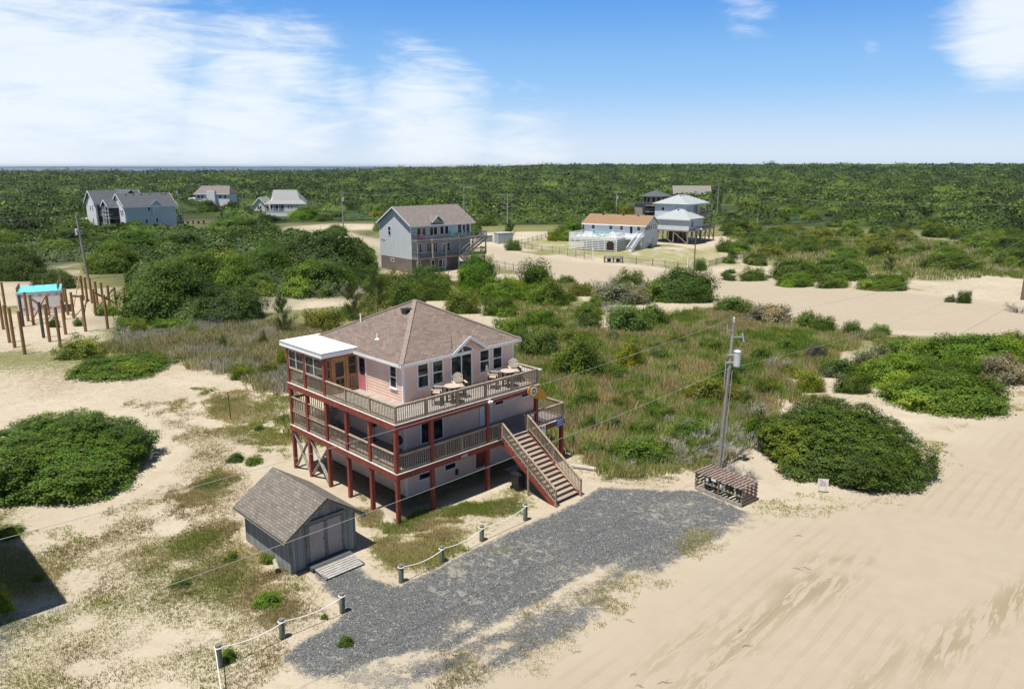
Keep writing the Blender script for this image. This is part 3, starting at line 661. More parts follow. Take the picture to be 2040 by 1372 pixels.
UNDER = [(2400, 470), (2040, 470), (1700, 455), (1500, 450), (1480, 450), (1290, 442), (1150, 446), (990, 446), (880, 444), (760, 444), (600, 446), (480, 446), (380, 440), (365, 470), (190, 445), (0, 440), (-400, 440), (-900, 380), (-2500, 345), (4500, 345), (3400, 400)]
THICK_L = [(-300, 560), (-300, 440), (180, 448), (365, 470), (420, 432), (560, 440), (640, 480), (745, 460), (760, 540), (700, 590), (560, 590), (530, 640), (400, 650), (260, 650), (230, 560), (200, 520), (120, 530), (110, 560)]
TRACKS = [[(1340, 1365), (1400, 1300), (1480, 1235), (1535, 1190), (1545, 1160), (1600, 1138), (1680, 1140), (1725, 1150), (1680, 1180), (1600, 1215), (1530, 1260), (1450, 1330), (1400, 1380)], [(1290, 1325), (1340, 1280), (1440, 1220), (1450, 1230), (1370, 1280), (1300, 1340)], [(1690, 1375), (1800, 1275), (1812, 1285), (1760, 1345), (1720, 1380)], [(1820, 1300), (1900, 1230), (2060, 1140), (2060, 1215), (1960, 1270), (1870, 1330), (1830, 1372)], [(1620, 1105), (1730, 1108), (1730, 1118), (1600, 1118)]]
def hpx(s_, t_): return proj(*hpt(s_, t_), 0)
MARSH_R = [hpx(13.9, -.4), hpx(13.9, 12.5), hpx(3, 13.5), hpx(3, 20)] + MARSH_R[2:15] + [(1440, 925), (1410, 945), (1300, 950), (1200, 950), (1145, 940)]
UHOUSE_SHADE = [hpx(1.0, .8), hpx(12.5, .8), hpx(13.2, 11), hpx(1.2, 11)]  # house footprint where the ground colour is darkened to imitate shade
def axis(lo, hi, seg):
    """growing spacing: seg = list of (from, to, step) core, then geometric growth"""
    a = [seg[0]]
    while a[-1] < seg[1]: a.append(a[-1] + seg[2])
    s = seg[2]
    while a[-1] < hi: s *= 1.035; a.append(a[-1] + s)
    b = [seg[0]]; s = seg[2]
    while b[-1] > lo: s *= 1.035; b.append(b[-1] - s)
    return np.array(b[:0:-1] + a)
gx = axis(-14000, 14000, (-34, 48, .30)); gy = axis(-200, 26000, (18, 62, .26))
GX, GY = np.meshgrid(gx, gy)
def ramp_(x, a, b): t = np.clip((x - a) / (b - a), 0, 1); return t * t * (3 - 2 * t)
def gheight(X, Y):
    X = np.asarray(X, float); Y = np.asarray(Y, float)
    h = (fbm(X, Y, 9, 3, 5) - .5) * .25 * ramp_(Y, 55, 80) + (fbm(X, Y, 40, 2, 8) - .5) * 1.2 * ramp_(Y, 95, 200)
    # wooded dune ridges rising towards the right-hand horizon, low shore on the left
    h = h + ramp_(Y, 500, 1500) * (12.0 * ramp_(X / np.maximum(Y, 1), -.36, .10) + 0.5) + (fbm(X, Y, 260, 3, 2) - .5) * 6 * ramp_(Y, 420, 900) * ramp_(X / np.maximum(Y, 1), -.5, -.1)
    h = h - 16 * ramp_(Y, 1750, 2150) * (1 - ramp_(X / np.maximum(Y, 1), -.06, .05)) - 14 * ramp_(Y, 4500, 6500)
    h = h - .06
    return h
X, Y = GX, GY
Hm = gheight(X, Y)
near = (Y < 75) & (np.abs(X) < 60)
flat = 1 - ramp_(np.maximum(np.abs(X - 0) - 25, 0) + np.maximum(Y - 60, 0), 0, 30)
Hm += (fbm(X, Y, 2.2, 3, 21) - .5) * .10 * near * (1 - softpoly(GRAVEL, X, Y, .5, .1)) 
ROAD = np.maximum(softpoly(ROAD1, X, Y, 2.4, .8, 5, 1), softpoly(ROAD2, X, Y, 2.0, .5, 6, 2))
TR = 0
for t_ in TRACKS: TR = np.maximum(TR, softpoly(t_, X, Y, .55, .35, 1.5, 4))
gravel = np.maximum(softpoly(GRAVEL, X, Y, .45, .10, 1.2, 3), .72 * softpoly(GRAVEL2, X, Y, .9, .9, 3, 4)); gravel = np.maximum(gravel, .8 * softpoly(GRAVEL3, X, Y, 1.6, .5, 3, 6))
strip = np.exp(-((fbm(X * .4, Y, 3, 2, 31) - .5) / .05) ** 2)
gravel = gravel * (1 - .25 * strip * (softpoly(GRAVEL2, X, Y, 2, .5) > .3))
ln_ = fbm(X * .25 + Y * .25, (Y - X) * .9, 1.6, 2, 77); gravel = gravel * (1 - .28 * ramp_(fbm(X, Y, 3.5, 4, 88), .52, .66) * (softpoly(GRAVEL2, X, Y, 8, .5) + .25)) * (1 - .35 * ramp_(ln_, .55, .68) * (softpoly(GRAVEL2, X, Y, 3, .5) + .15))
grass = np.maximum.reduce([.85 * softpoly(MARSH_R, X, Y, 2.5, 1.2, 4, 1), .9 * softpoly(MARSH_L, X, Y, 2.0, 1.2, 4, 2), .8 * softpoly(MARSH_F, X, Y, 4, 3, 8, 3),
                           .62 * softpoly(LAWN1, X, Y, 4, 1.5, 3, 5), .62 * softpoly(LAWN2, X, Y, .8, .3, 2, 6), .72 * softpoly(LAWN3, X, Y, 3, 2, 6, 7), .75 * softpoly(SHADEG, X, Y, 2, 1), .7 * softpoly(GREEN1, X, Y, 1.2, .6, 2, 8), .42 * softpoly(SPARSE, X, Y, 2, 1, 3, 9), .5 * softpoly(BROWN1, X, Y, 2, 1, 3), .8 * softpoly(SCRUB, X, Y, 4, 3, 6, 3), .52 * softpoly(FRINGE, X, Y, 1.6, .8, 2, 5), .42 * softpoly(EDGES, X, Y, 2.5, 1, 3, 6)])
grass = grass * (.55 + .9 * fbm(X, Y, 2.5, 3, 40)) 
mid = ramp_(Y, 58, 75) * (1 - ROAD)
grass = np.maximum(grass, mid * ramp_(fbm(X, Y, 14, 4, 60), .46, .62) * .85)
rear = ramp_(Y, 180, 215); grass = np.maximum(grass, rear * .95 * ramp_(fbm(X, Y, 30, 3, 70), .30, .42))
brown = np.maximum.reduce([.85 * softpoly(BROWN1, X, Y, 3, 1.4, 3, 10), .7 * softpoly(BROWN2, X, Y, 1.5, .6, 2, 11), .6 * softpoly(LITTER, X, Y, 3, 2, 3, 12), .45 * softpoly(LITTER2, X, Y, 5, 3, 4, 13), .5 * softpoly(LAWN2, X, Y, 1, .3), .75 * softpoly(MARSH_R, X, Y, 2, 1), .75 * softpoly(MARSH_L, X, Y, 2, 1), .5 * softpoly(LAWN1, X, Y, 4, 2), .75 * softpoly(UHOUSE_SHADE, X, Y, .8, .3), .5 * softpoly(EDGES, X, Y, 2.5, 1, 3, 6), .45 * ramp_(Y, 50, 62) * (1 - ramp_(Y, 120, 150))])  # under the house the brown is soil tone that also paints shade
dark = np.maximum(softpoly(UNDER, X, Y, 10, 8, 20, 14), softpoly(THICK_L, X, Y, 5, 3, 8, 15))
dark = np.maximum(dark, ramp_(Y, 420, 520)); dark = np.maximum(dark, .62 * softpoly(UHOUSE_SHADE, X, Y, .6, .3, 1.5))  # the under-house part is shade painted into the ground colour
yel = softpoly(LAWN3, X, Y, 4, 2, 6)
one = np.ones_like(X)
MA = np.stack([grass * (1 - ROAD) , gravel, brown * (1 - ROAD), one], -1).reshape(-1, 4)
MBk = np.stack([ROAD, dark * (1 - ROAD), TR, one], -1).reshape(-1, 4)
MC = np.stack([yel, softpoly(MARSH_R, X, Y, 2, 1), one * 0, one], -1).reshape(-1, 4)
ny_, nx_ = X.shape
idx = np.arange(nx_ * ny_).reshape(ny_, nx_)
Q = np.stack([idx[:-1, :-1], idx[:-1, 1:], idx[1:, 1:], idx[1:, :-1]], -1).reshape(-1, 4)

gm, t, b = pbase('sandy_ground')
geo = t.n.new('ShaderNodeNewGeometry'); P_ = geo.outputs['Position']
def attr(n):
    a = t.n.new('ShaderNodeAttribute'); a.attribute_name = n; s = t.n.new('ShaderNodeSeparateColor'); t.l.new(a.outputs['Color'], s.inputs[0]); return s.outputs
ma, mb_, mc_ = attr('MaskA'), attr('MaskB'), attr('MaskC')
nL = t.noise(P_, .11, 4, .6); nM = t.noise(P_, .9, 5, .65, .3); nS = t.noise(P_, 5.5, 4, .7); nF = t.noise(P_, 22, 3, .7); nT = t.noise(P_, 2.3, 6, .75, .6)
sand = t.mix(t.ramp(nL, .3, .7), (.425, .368, .278), (.505, .443, .345))
sand = t.mix(t.ramp(nM, .35, .7, 0, .35), sand, (.37, .295, .195))
# small litter specks and prints off the road
spk = t.math('MULTIPLY', t.ramp(nS, .60, .72), t.ramp(nM, .38, .6)); spk = t.math('MULTIPLY', spk, t.math('SUBTRACT', 1.0, mb_[0]))
sand = t.mix(t.math('MULTIPLY', spk, .7), sand, (.20, .16, .10))
road = t.mix(t.ramp(nM, .3, .75, 0, .5), (.372, .315, .235), (.42, .36, .275)); sand = t.mix(mb_[0], sand, road)
rw = t.n.new('ShaderNodeTexWave'); rw.wave_type = 'BANDS'; rw.bands_direction = 'Y'; t.l.new(t.mapping(P_, (1, 1, 1), rot=(0, 0, R(-46))), rw.inputs['Vector'])
for k_, x_ in (('Scale', .42), ('Distortion', 2.2), ('Detail', 3.0), ('Detail Scale', .35)): rw.inputs[k_].default_value = x_
rut = t.math('MULTIPLY', t.ramp(rw.outputs['Fac'], .80, .95), t.math('MULTIPLY', mb_[0], t.ramp(nL, .42, .6)))
sand = t.mix(t.math('MULTIPLY', rut, .16), sand, (.30, .235, .15))
tn = t.noise(t.mapping(t.mapping(P_, (1, 1, 1), rot=(0, 0, R(-47))), (.30, 2.2, 1)), 1.3, 7, .72, .5)
sand = t.mix(t.math('MULTIPLY', mb_[2], t.ramp(tn, .47, .51, 0, .8)), sand, (.275, .215, .135))
# brown dead grass, plus soil and painted shade under the pink house
fb = t.ramp(t.math('ADD', ma[2], t.math('MULTIPLY', t.math('SUBTRACT', t.math('ADD', t.math('MULTIPLY', nT, .55), t.math('MULTIPLY', nS, .45)), .5), 2.6)), .38, .95)
brn = t.mix(nF, (.14, .10, .055), (.34, .26, .15)); c = t.mix(t.math('MULTIPLY', fb, .85), sand, brn)
# green cover
fg = t.ramp(t.math('ADD', ma[0], t.math('MULTIPLY', t.math('SUBTRACT', t.math('ADD', t.math('MULTIPLY', nT, .5), t.math('MULTIPLY', nS, .5)), .5), 2.2)), .42, .85)
fg = t.math('MULTIPLY', fg, t.math('SUBTRACT', 1.0, t.ramp(ma[1], .3, .6)))
grn = t.mix(t.ramp(nM, .3, .7), (.07, .10, .022), (.17, .175, .05)); grn = t.mix(t.ramp(nF, .35, .65, 0, .45), grn, (.26, .22, .10))
grn = t.mix(t.math('MULTIPLY', mc_[0], .6), grn, (.26, .27, .085)); c = t.mix(t.math('MULTIPLY', fg, .9), c, grn)
# dark woodland floor, and shade painted on the ground under the pink house
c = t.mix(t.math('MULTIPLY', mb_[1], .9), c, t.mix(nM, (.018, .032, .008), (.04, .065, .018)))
# gravel
vo = t.n.new('ShaderNodeTexVoronoi'); t.l.new(P_, vo.inputs['Vector']); vo.inputs['Scale'].default_value = 24
vs = t.n.new('ShaderNodeSeparateColor'); t.l.new(vo.outputs['Color'], vs.inputs[0])
gv = t.mix(vs.outputs[0], (.050, .054, .055), (.19, .194, .19)); gv = t.mix(t.ramp(vs.outputs[1], .975, .99), gv, (.48, .47, .44))
gv = t.mix(t.ramp(t.math('ADD', nL, t.math('MULTIPLY', nM, .5)), .80, 1.0, 0, .5), gv, (.16, .16, .07))
gf = t.ramp(t.math('ADD', ma[1], t.math('MULTIPLY', t.math('SUBTRACT', t.math('ADD', t.math('MULTIPLY', nT, .55), t.math('MULTIPLY', nF, .45)), .5), 2.2)), .40, .66)
gv = t.mix(t.ramp(t.math('ADD', t.math('MULTIPLY', nT, .6), t.math('MULTIPLY', nL, .4)), .52, .60, 0, .7), gv, (.36, .33, .28))
c = t.mix(gf, c, gv)
t.put(b.inputs['Base Color'], c); b.inputs['Roughness'].default_value = .95; b.inputs['Specular IOR Level'].default_value = .15
hh = t.math('ADD', t.math('MULTIPLY', nS, t.math('SUBTRACT', 1.1, mb_[0])), t.math('MULTIPLY', nF, .35)); hh = t.math('ADD', hh, t.math('MULTIPLY', vo.outputs['Distance'], t.math('MULTIPLY', gf, -.8)))
hh = t.math('ADD', hh, t.math('MULTIPLY', t.math('MULTIPLY', rut, mb_[0]), -.5)); hh = t.math('ADD', hh, t.math('MULTIPLY', t.math('MULTIPLY', t.noise(P_, 3.1, 2, .5), t.math('SUBTRACT', 1.0, mb_[0])), 1.2))
bn = t.node('ShaderNodeBump', Strength=.6, Distance=.08); t.l.new(hh, bn.inputs['Height']); t.l.new(bn.outputs[0], b.inputs['Normal'])
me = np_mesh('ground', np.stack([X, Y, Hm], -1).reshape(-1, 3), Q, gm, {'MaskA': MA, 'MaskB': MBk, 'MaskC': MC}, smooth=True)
gr = bpy.data.objects.new('ground', me); COL.objects.link(gr); tag(gr, kind='structure')
# water of the sound and the far shore
wm, t, b = pbase('sound_water'); b.inputs['Base Color'].default_value = (.035, .085, .16, 1); b.inputs['Roughness'].default_value = .35
m = MB(); m.face([(-14000, 1800, -4.0), (800, 1800, -4.0), (3000, 12500, -4.0), (-14000, 12500, -4.0)])
tag(m.build('water', wm), kind='structure')
m = MB(); rr = random.Random(4); n = 60; xs_ = [-13500 + i * 16000 / n for i in range(n + 1)]
for i in range(n):
    h1, h2 = (2.5 + 5 * rr.random(), 0) ; m.prism([(xs_[i], 12000, -5), (xs_[i + 1] + 5, 12000 , -5), (xs_[i + 1] + 5, 12000, 4 + h1), (xs_[i], 12000, 4 + h1)], (0, 600 + i % 3, 0))
tag(m.build('hills', paint('far_shore', (.035, .055, .05), .9, .2, .01)), kind='structure')
# ------------------------------------------------------------ shed
SH = (-10.56, 32.57); ST = R(44.5)
SHW = boards('weathered_grey_cladding', (.13, .135, .135), (.30, .31, .31), .13, 'x', .09)
SHW2 = boards('weathered_grey_cladding_side', (.15, .155, .155), (.36, .365, .36), .13, 'y', .07)
SHR = shingle('grey_tan_shingles', (.15, .13, .11), (.27, .24, .205), (.21, .185, .155), .30, .15, .75)
shed = empty('garden_shed', (*SH, 0), ST, 'grey weathered wooden shed with double doors and a shingled gable roof', 'shed')
L, Dp, EH, AH = 3.62, 4.75, 2.12, 3.36
m = MB(); m.box(.002, L, .0, .05, 0, EH); m.prism([(0, 0, EH), (L, 0, EH), (L / 2 + .1, 0, AH)], (0, .05, 0)); m.box(.002, L, Dp - .05, Dp, 0, EH); m.prism([(0, Dp, EH), (L, Dp, EH), (L / 2 + .1, Dp, AH)], (0, -.05, 0)); m.build('front_wall', SHW, shed)
m = MB(); m.box(0, .05, .052, Dp - .052, 0, EH); m.box(L - .05, L, .052, Dp - .052, 0, EH); m.build('side_wall', SHW2, shed)
a = L / 2 + .1; sl = (AH - EH) / a
m = MB(); ov = .42
slab_roof_uv(m, [(a, -.38, AH + .07), (a, Dp + .3, AH + .07), (-ov, Dp + .3, EH - ov * sl + .07), (-ov, -.38, EH - ov * sl + .07)], (0, 1, 0), .07)
slab_roof_uv(m, [(a, -.38, AH + .07), (a, Dp + .3, AH + .07), (L + ov, Dp + .3, EH - ov * sl + .09), (L + ov, -.38, EH - ov * sl + .09)], (0, 1, 0), .07)
m.build('roof', SHR, shed, fix=False)
DGW = wood('grey_shed_trim', (.12, .115, .105), (.24, .23, .21), .9)
m = MB(); m.bar((-ov, -.365, EH - ov * sl - .06), (a, -.365, AH - .07), .03, .16); m.bar((L + ov, -.362, EH - ov * sl - .04), (a, -.362, AH - .07), .03, .16); m.build('barge_board', DGW, shed)
m = MB(); m.box(-ov + .01, -ov + .035, -.34, Dp + .28, EH - ov * sl - .1, EH - ov * sl + .01); m.box(L + ov - .035, L + ov - .01, -.34, Dp + .28, EH - ov * sl - .08, EH - ov * sl + .02); m.build('eave_board', paint('pale_grey_fascia', (.36, .34, .32), .8, .1), shed)
DRM = wood('pinkish_grey_door', (.30, .25, .235), (.38, .335, .32), .8, (4, 1, .4))
for x0, x1 in ((.98, 1.88), (1.98, 2.84)):
    m = MB(); m.box(x0, x1, -.045, -.003, .26, 2.14); d = m.build('door', DRM, shed)
    m = MB(); m.box(x0 - .0, x0 + .045, -.06, -.046, .26, 2.14); m.box(x1 - .045, x1, -.06, -.046, .26, 2.14); m.build('door_batten', DGW, d)
m = MB(); m.box(.84, .965, -.07, -.003, .2, 2.2); m.box(2.855, 2.98, -.07, -.003, .2, 2.2); m.box(1.89, 1.97, -.07, -.003, .26, 2.14); m.box(.7, 3.1, -.14, -.003, 2.26, 2.40); m.build('door_frame', DGW, shed)
m = MB(); m.box(1.78, 1.84, -.09, -.06, 1.2, 1.28); m.build('handle', BLACK, shed)
m = MB(); m.box(-.01, .09, -.02, .09, 0, EH); m.box(L - .09, L + .012, -.02, .09, 0, EH); m.build('corner_board', DGW, shed)
m = MB(); m.box(.8, 3.05, -.6, -.02, .02, .2); m.build('sill_step', paint('dark_step', (.08, .08, .08), .9), shed)
rp = empty('shed_ramp', (SH[0] + .9 * math.cos(ST), SH[1] + .9 * math.sin(ST), 0), ST, 'low grey plank ramp on the gravel in front of the shed doors', 'ramp')
m = MB()
for i in range(7): y = -.15 - i * .17; m.bar((0, y - .4, .13 - i * .018), (2.15, y - .4, .13 - i * .018), .15, .035)
m.build('plank', wood('ramp_planks', (.34, .32, .29), (.50, .48, .45), .85), rp)
m = MB(); m.box(.02, .07, -1.65, -.5, 0, .09); m.box(2.08, 2.13, -1.65, -.5, 0, .09); m.build('frame', DGW, rp)
p = at(551, 1138)
lg = empty('log', p, 0, 'short weathered log end lying in weeds beside the shed', 'log')
m = MB(); m.tube([(-.35, .85, .12), (-.1, .3, .13), (.08, -.1, .12)], [.10, .12, .12], 12); m.build('timber', wood('pale_log', (.30, .29, .20), (.46, .45, .34)), lg)
m = MB(); m.lathe([(.119, 0), (.119, .004)], n=12); o = m.build('cut_end', paint('dark_cut', (.05, .045, .035)), lg); o.location = (.081, -.103, .12); o.rotation_euler = (R(90), 0, R(24))
# ------------------------------------------------------------ rope bollards
BOL = wood('green_treated_post', (.10, .12, .08), (.20, .22, .16), .85, (2, 2, .5)); ROPE = paint('white_rope', (.72, .70, .66), .8, .1, 40)
bpos = [((-5.22, 31.94), .86, 'post at the left end of the four-post rope barrier below the house'), ((-3.48, 33.79), .80, 'second post from the left of the four-post rope barrier below the house'),
        ((-1.59, 35.99), .80, 'third post from the left of the four-post rope barrier below the house'), ((.73, 38.28), .98, 'post of the rope barrier nearest the stairs and rubbish bin'),
        ((-11.45, 25.8), .92, 'nearest rope post, at the bottom left with a green weed beside it'), ((-9.53, 27.61), .86, 'middle rope post at the left side of the gravel drive'), ((-7.45, 29.49), .88, 'rope post at the gravel edge opposite the shed ramp')]
for (x, y), h, lab in bpos:
    o = empty('rope_post', (x, y, -.06), 0, 'short round wooden ' + lab, 'post', 'rope barrier posts')
    m = MB(); m.tube([(0, 0, -.1), (.01, 0, h * .6), (.015, .01, h + .05)], [.125, .12, .115], 14); m.build('post', BOL, o)
    m = MB(); m.lathe([(.117, -.002), (.117, .004)], (.015, .01, h + .05), 14); m.build('cut_top', paint('grey_post_top', (.16, .16, .14), .9), o)
    m = MB(); z = h - .06; m.tube([(.015 + .138 * math.cos(k * math.pi / 8), .01 + .138 * math.sin(k * math.pi / 8), z) for k in range(17)], .022, 6, cap=False); m.build('rope_collar', ROPE, o)
def rope(p, q, sag, lab, r=.02):
    n = 14; pts = []
    for i in range(n + 1):
        f = i / n; pts.append((p[0] + (q[0] - p[0]) * f, p[1] + (q[1] - p[1]) * f, p[2] + (q[2] - p[2]) * f - sag * 4 * f * (1 - f)))
    m = MB(); m.tube(pts, r, 6); return tag(m.build('rope', ROPE), lab, 'rope', 'barrier ropes')
def btop(i): (x, y), h, _ = bpos[i]; return (x, y, h - .12)
def side(a, b, off=.14):
    v = Vector((b[0] - a[0], b[1] - a[1], 0)).normalized() * off; return (a[0] + v.x + v.y * .6, a[1] + v.y - v.x * .6, a[2])
for i, j, lab in ((0, 1, 'white rope hanging between the two leftmost posts below the house'), (1, 2, 'white rope hanging between the second and third posts below the house'), (2, 3, 'white rope hanging from the third post to the post nearest the stairs'),
                  (4, 5, 'white rope hanging from the nearest post at the bottom left'), (5, 6, 'white rope hanging to the post opposite the shed ramp')):
    rope(side(btop(i), btop(j)), side(btop(j), btop(i), .14) if 0 else (btop(j)[0] + .06, btop(j)[1] - .13, btop(j)[2]), .17, lab)
rope((-11.5, 25.68, .80), (-8.9, 20.2, .35), .12, 'white rope running down out of the bottom edge from the nearest post')
# ------------------------------------------------------------ slatted bin rack by the utility pole
rk = empty('bin_rack', (11.13, 42.5, 0), R(-51.3), 'weathered slatted timber rack with an open lid frame holding bins by the utility pole', 'bin rack')
RB = wood('red_brown_slats', (.17, .11, .09), (.33, .25, .21), .85); YB = wood('pale_yellow_rail', (.42, .36, .20), (.55, .48, .30), .8)
LR, DR = 3.3, 1.45
m = MB()
for i in range(14):
    x = .02 + i * (LR - .1) / 13; m.bar((x, -.22, 1.10), (x, DR + .05, 1.12), .15, .05)
m.build('lid_slats', RB, rk)
for x in (.05, LR / 2, LR - .05):
    for y in (.02, DR - .1): m = MB(); m.box(x - .05, x + .05, y - .05, y + .05, -.05, 1.06); m.build('leg', RB, rk)
m = MB(); m.box(0, LR, -.06, -.032, .55, .66); m.build('front_rail', YB, rk)
m = MB(); m.box(0, LR, -.05, -.03, .0, .14); m.box(0, LR, DR - .05, DR - .03, .0, .14); m.build('base_board', wood('grey_base', (.3, .27, .25), (.45, .42, .4)), rk)
m = MB()
for k in range(5): m.box(LR + .002, LR + .03, -.05, DR, .08 + k * .21, .2 + k * .21); m.box(-.03, -.002, -.05, DR, .08 + k * .21, .2 + k * .21); m.box(.1, LR - .1, DR + .002, DR + .03, .08 + k * .21, .2 + k * .21)
m.build('side_slats', RB, rk)
m = MB()
for i in range(12): m.box(.1 + i * .27, .2 + i * .27, .0, DR - .06, .08, .11)
m.build('floor_slats', wood('pale_floor_slats', (.45, .42, .38), (.6, .57, .52)), rk)
c_, s_ = math.cos(R(-51.3)), math.sin(R(-51.3))
for i, (x, lab) in enumerate(((.50, 'dark green bin inside the left end of the slatted rack'), (1.2, 'dark green bin left of centre inside the slatted rack'), (2.05, 'dark green bin right of centre inside the slatted rack'), (2.75, 'dark green bin inside the right end of the slatted rack'))):
    y = .55; b_ = empty('rubbish_bin', (11.13 + x * c_ - y * s_, 42.5 + x * s_ + y * c_, .11), R(-51.3), lab, 'bin', 'bins in the rack')
    m = MB(); m.lathe([(.20, 0), (.25, .72), (.27, .74)], n=14); m.build('body', paint('dark_green_bin', (.025, .05, .05), .45, .2), b_); m = MB(); m.lathe([(.28, .742), (.28, .78), (.1, .84)], n=14); m.build('lid', paint('black_bin_lid', (.02, .025, .028), .5), b_)
for b in ((.75, 1.0, -.075, -.062, .75, .95), (1.28, 1.62, -.24, -.225, .98, 1.10), (1.75, 2.05, -.075, -.062, .68, .88)): part(rk, 'label_plate', SIGNW, b)
# sign standing at the foot of the round bush
sg = empty('yard_sign', (18.6, 41.9, 0), R(-14), 'small white sign on two stakes at the front of the big round bush', 'sign')
m = MB(); m.box(-.30, .30, -.01, .012, .34, .84); m.build('sign_board', paint('pale_pink_sign', (.74, .66, .66), .5, .04), sg)
for i, (tx, sz_) in enumerate((('NO', .12), ('PUBLIC', .105), ('ACCESS', .105), ('KEEP OFF', .09))): text_mesh('lettering', tx, sz_, paint('dark_lettering', (.06, .05, .07), .6), sg, Matrix.Translation((-.14 if i == 0 else 0, -.012, .765 - i * .115)) @ RX, .001)
for x in (-.2, .2): m = MB(); m.box(x - .015, x + .015, .013, .03, -.1, .84); m.build('stake', STEEL, sg)
m = MB(); q = at(460, 835); m.tube([(q[0], q[1], -.2), (q[0] - .06, q[1], 2.2)], .035, 6); tag(m.build('metal_stake', paint('rusty_stake', (.09, .08, .06), .8)), 'thin dark upright stake in the sand left of the house', 'stake')
p = at(1160, 930); sl_ = MB(); sl_.prism([(p[0] - .9, p[1] + .3, .02), (p[0] + .9, p[1] - .35, .02), (p[0] + .8, p[1] - .6, .02), (p[0] - .95, p[1] + .0, .02)], (0, 0, .12)); tag(sl_.build('driftwood_board', wood('driftwood', (.42, .38, .32), (.6, .55, .48))), 'pale board lying on the sand right of the stairs', 'board')

# ------------------------------------------------------------ utility poles
PWD = wood('pole_timber', (.22, .20, .175), (.38, .355, .32), .9, (3, 3, .3)); CER = paint('grey_porcelain', (.34, .37, .40), .3, .1); XAL = paint('pale_line_hardware', (.55, .56, .57), .4, .1)
def insul(m, p, n=3, r=.07):
    for i in range(n): m.lathe([(r * .45, 0), (r, .03), (r * .45, .07)], (p[0], p[1], p[2] + i * .08), 8)
def pole(x, y, h, lab, rz=0, arms=(), trans=None, lamp=False, r=.16, lean=(0, 0), mat=None, top=True, grp='utility poles'):
    o = empty('utility_pole', (x, y, 0), rz, lab, 'utility pole', grp)
    m = MB(); m.tube([(0, 0, -.5), (lean[0] * .5, lean[1] * .5, h * .5), (lean[0], lean[1], h)], [r, r * .86, r * .68], 12); m.build('pole_shaft', mat or PWD, o)
    for z, w_ in arms:
        m = MB(); m.box(lean[0] * z / h - w_ / 2, lean[0] * z / h + w_ / 2, -.22, -.12, z - .06, z + .06); m.build('crossarm', PWD if mat is None else mat, o)
        for f in (-.48, -.25, .25, .48): m = MB(); insul(m, (f * w_, -.17, z + .06), 2); m.build('insulator', CER, o)
    if top: m = MB(); m.tube([(lean[0], lean[1], h - .1), (lean[0], lean[1], h + .12)], .03, 6); insul(m, (lean[0], lean[1], h + .1), 4, .08); m.build('top_insulator', CER, o)
    if trans:
        z, side_ = trans; xx = lean[0] * z / h + side_ * .40
        m = MB(); m.lathe([(.17, -.50), (.205, -.47), (.21, -.44), (.21, .42), (.23, .43), (.23, .48), (.15, .55), (.05, .58)], (xx, -.12, z), 18); tr_ = m.build('transformer', paint('transformer_grey', (.52, .55, .57), .35, .06, 3, (.3, .22, .15), .2), o, smooth=False)
        for k_ in (-.1, .1): m = MB(); insul(m, (xx + k_, -.12, z + .5), 3, .05); m.build('bushing', paint('brown_porcelain', (.25, .13, .09), .3), tr_)
        m = MB(); m.box(min(0, xx), max(0, xx), -.14, -.08, z + .2, z + .28); m.box(min(0, xx), max(0, xx), -.14, -.08, z - .28, z - .2); m.build('bracket', STEEL, tr_)
    if lamp: m = MB(); m.bar((0, 0, h - .7), (.9, -.2, h - .5), .05); m.lathe([(.05, .12), (.16, .0), (.2, -.08), (.14, -.12)], (.95, -.2, h - .55), 10); m.build('street_lamp', XAL, o)
    return o
MP = (13.33, 45.5)
o = pole(*MP, 9.55, 'tall weathered pole with a grey transformer standing behind the slatted bin rack', R(0), (), (7.35, 1), r=.145, lean=(.35, 0))
m = MB(); m.bar((.3, -.1, 8.7), (.9, -.15, 8.75), .05); m.tube([(.88, -.15, 8.95), (.98, -.2, 8.45)], .06, 8); m.tube([(.90, -.15, 9.05), (.9, -.15, 8.95)], .02, 6); m.build('fuse_cutout', CER, o)
m = MB(); m.bar((.3, -.1, 9.1), (-.05, -.1, 9.2), .03); m.tube([(-.05, -.1, 9.5), (-.05, -.1, 8.95)], .03, 6); m.build('arrester', CER, o)
m = MB(); m.tube([(.16, -.16, 0), (.30, -.15, 3), (.42, -.13, 6.6)], .02, 5); m.tube([(-.02, -.15, 5.4), (-.02, -.15, 7.2)], .03, 5); m.build('conduit', STEEL, o)
LP = (-73.57, 129.86); pole(*LP, 10.9, 'tall grey pole with a white transformer rising left behind the timber pilings', R(20), (), (8.0, -1), lamp=True, r=.24, lean=(-.6, 0))
P680 = at(684, 452)[:2]; pole(*P680, 11.0, 'pole with a small transformer right of the cream porch house', R(5), ((10.9, 1.6),), (8.6, 1), r=.22)
P925 = (-16.3, 259.5); pole(*P925, 13.2, 'pole with two crossarms rising just behind the grey siding house', R(20), ((12.9, 5.2), (10.7, 5.0)), r=.25)
P1010 = (-1.34, 225.25); pole(*P1010, 11.0, 'pole with double crossarms standing by the utility cabinets', R(20), ((10.8, 4.6), (9.3, 4.2), (7.4, 4.4)), r=.24)
P1220 = (39.64, 290.0); pole(*P1220, 9.5, 'pale pole rising behind the brown roofed house', R(10), ((9.3, 2.6),), (7.4, 1), r=.25, mat=paint('bleached_pole', (.42, .40, .37), .8, .1))
P1382 = (33.03, 136.14); pole(*P1382, 8.6, 'slim dark lamp pole in front of the stilt house', R(20), (), None, True, r=.12, mat=wood('dark_pole', (.10, .09, .08), (.17, .16, .14)), top=False)
P487 = (-100.06, 284.9); pole(*P487, 9.0, 'thin pole left of the cream porch house', 0, (), None, r=.18)
P360 = (-135.0, 310.0); pole(*P360, 10.6, 'pole with a white transformer right behind the large grey twin house', R(10), ((10.4, 2.2),), (8.6, -1), r=.24)
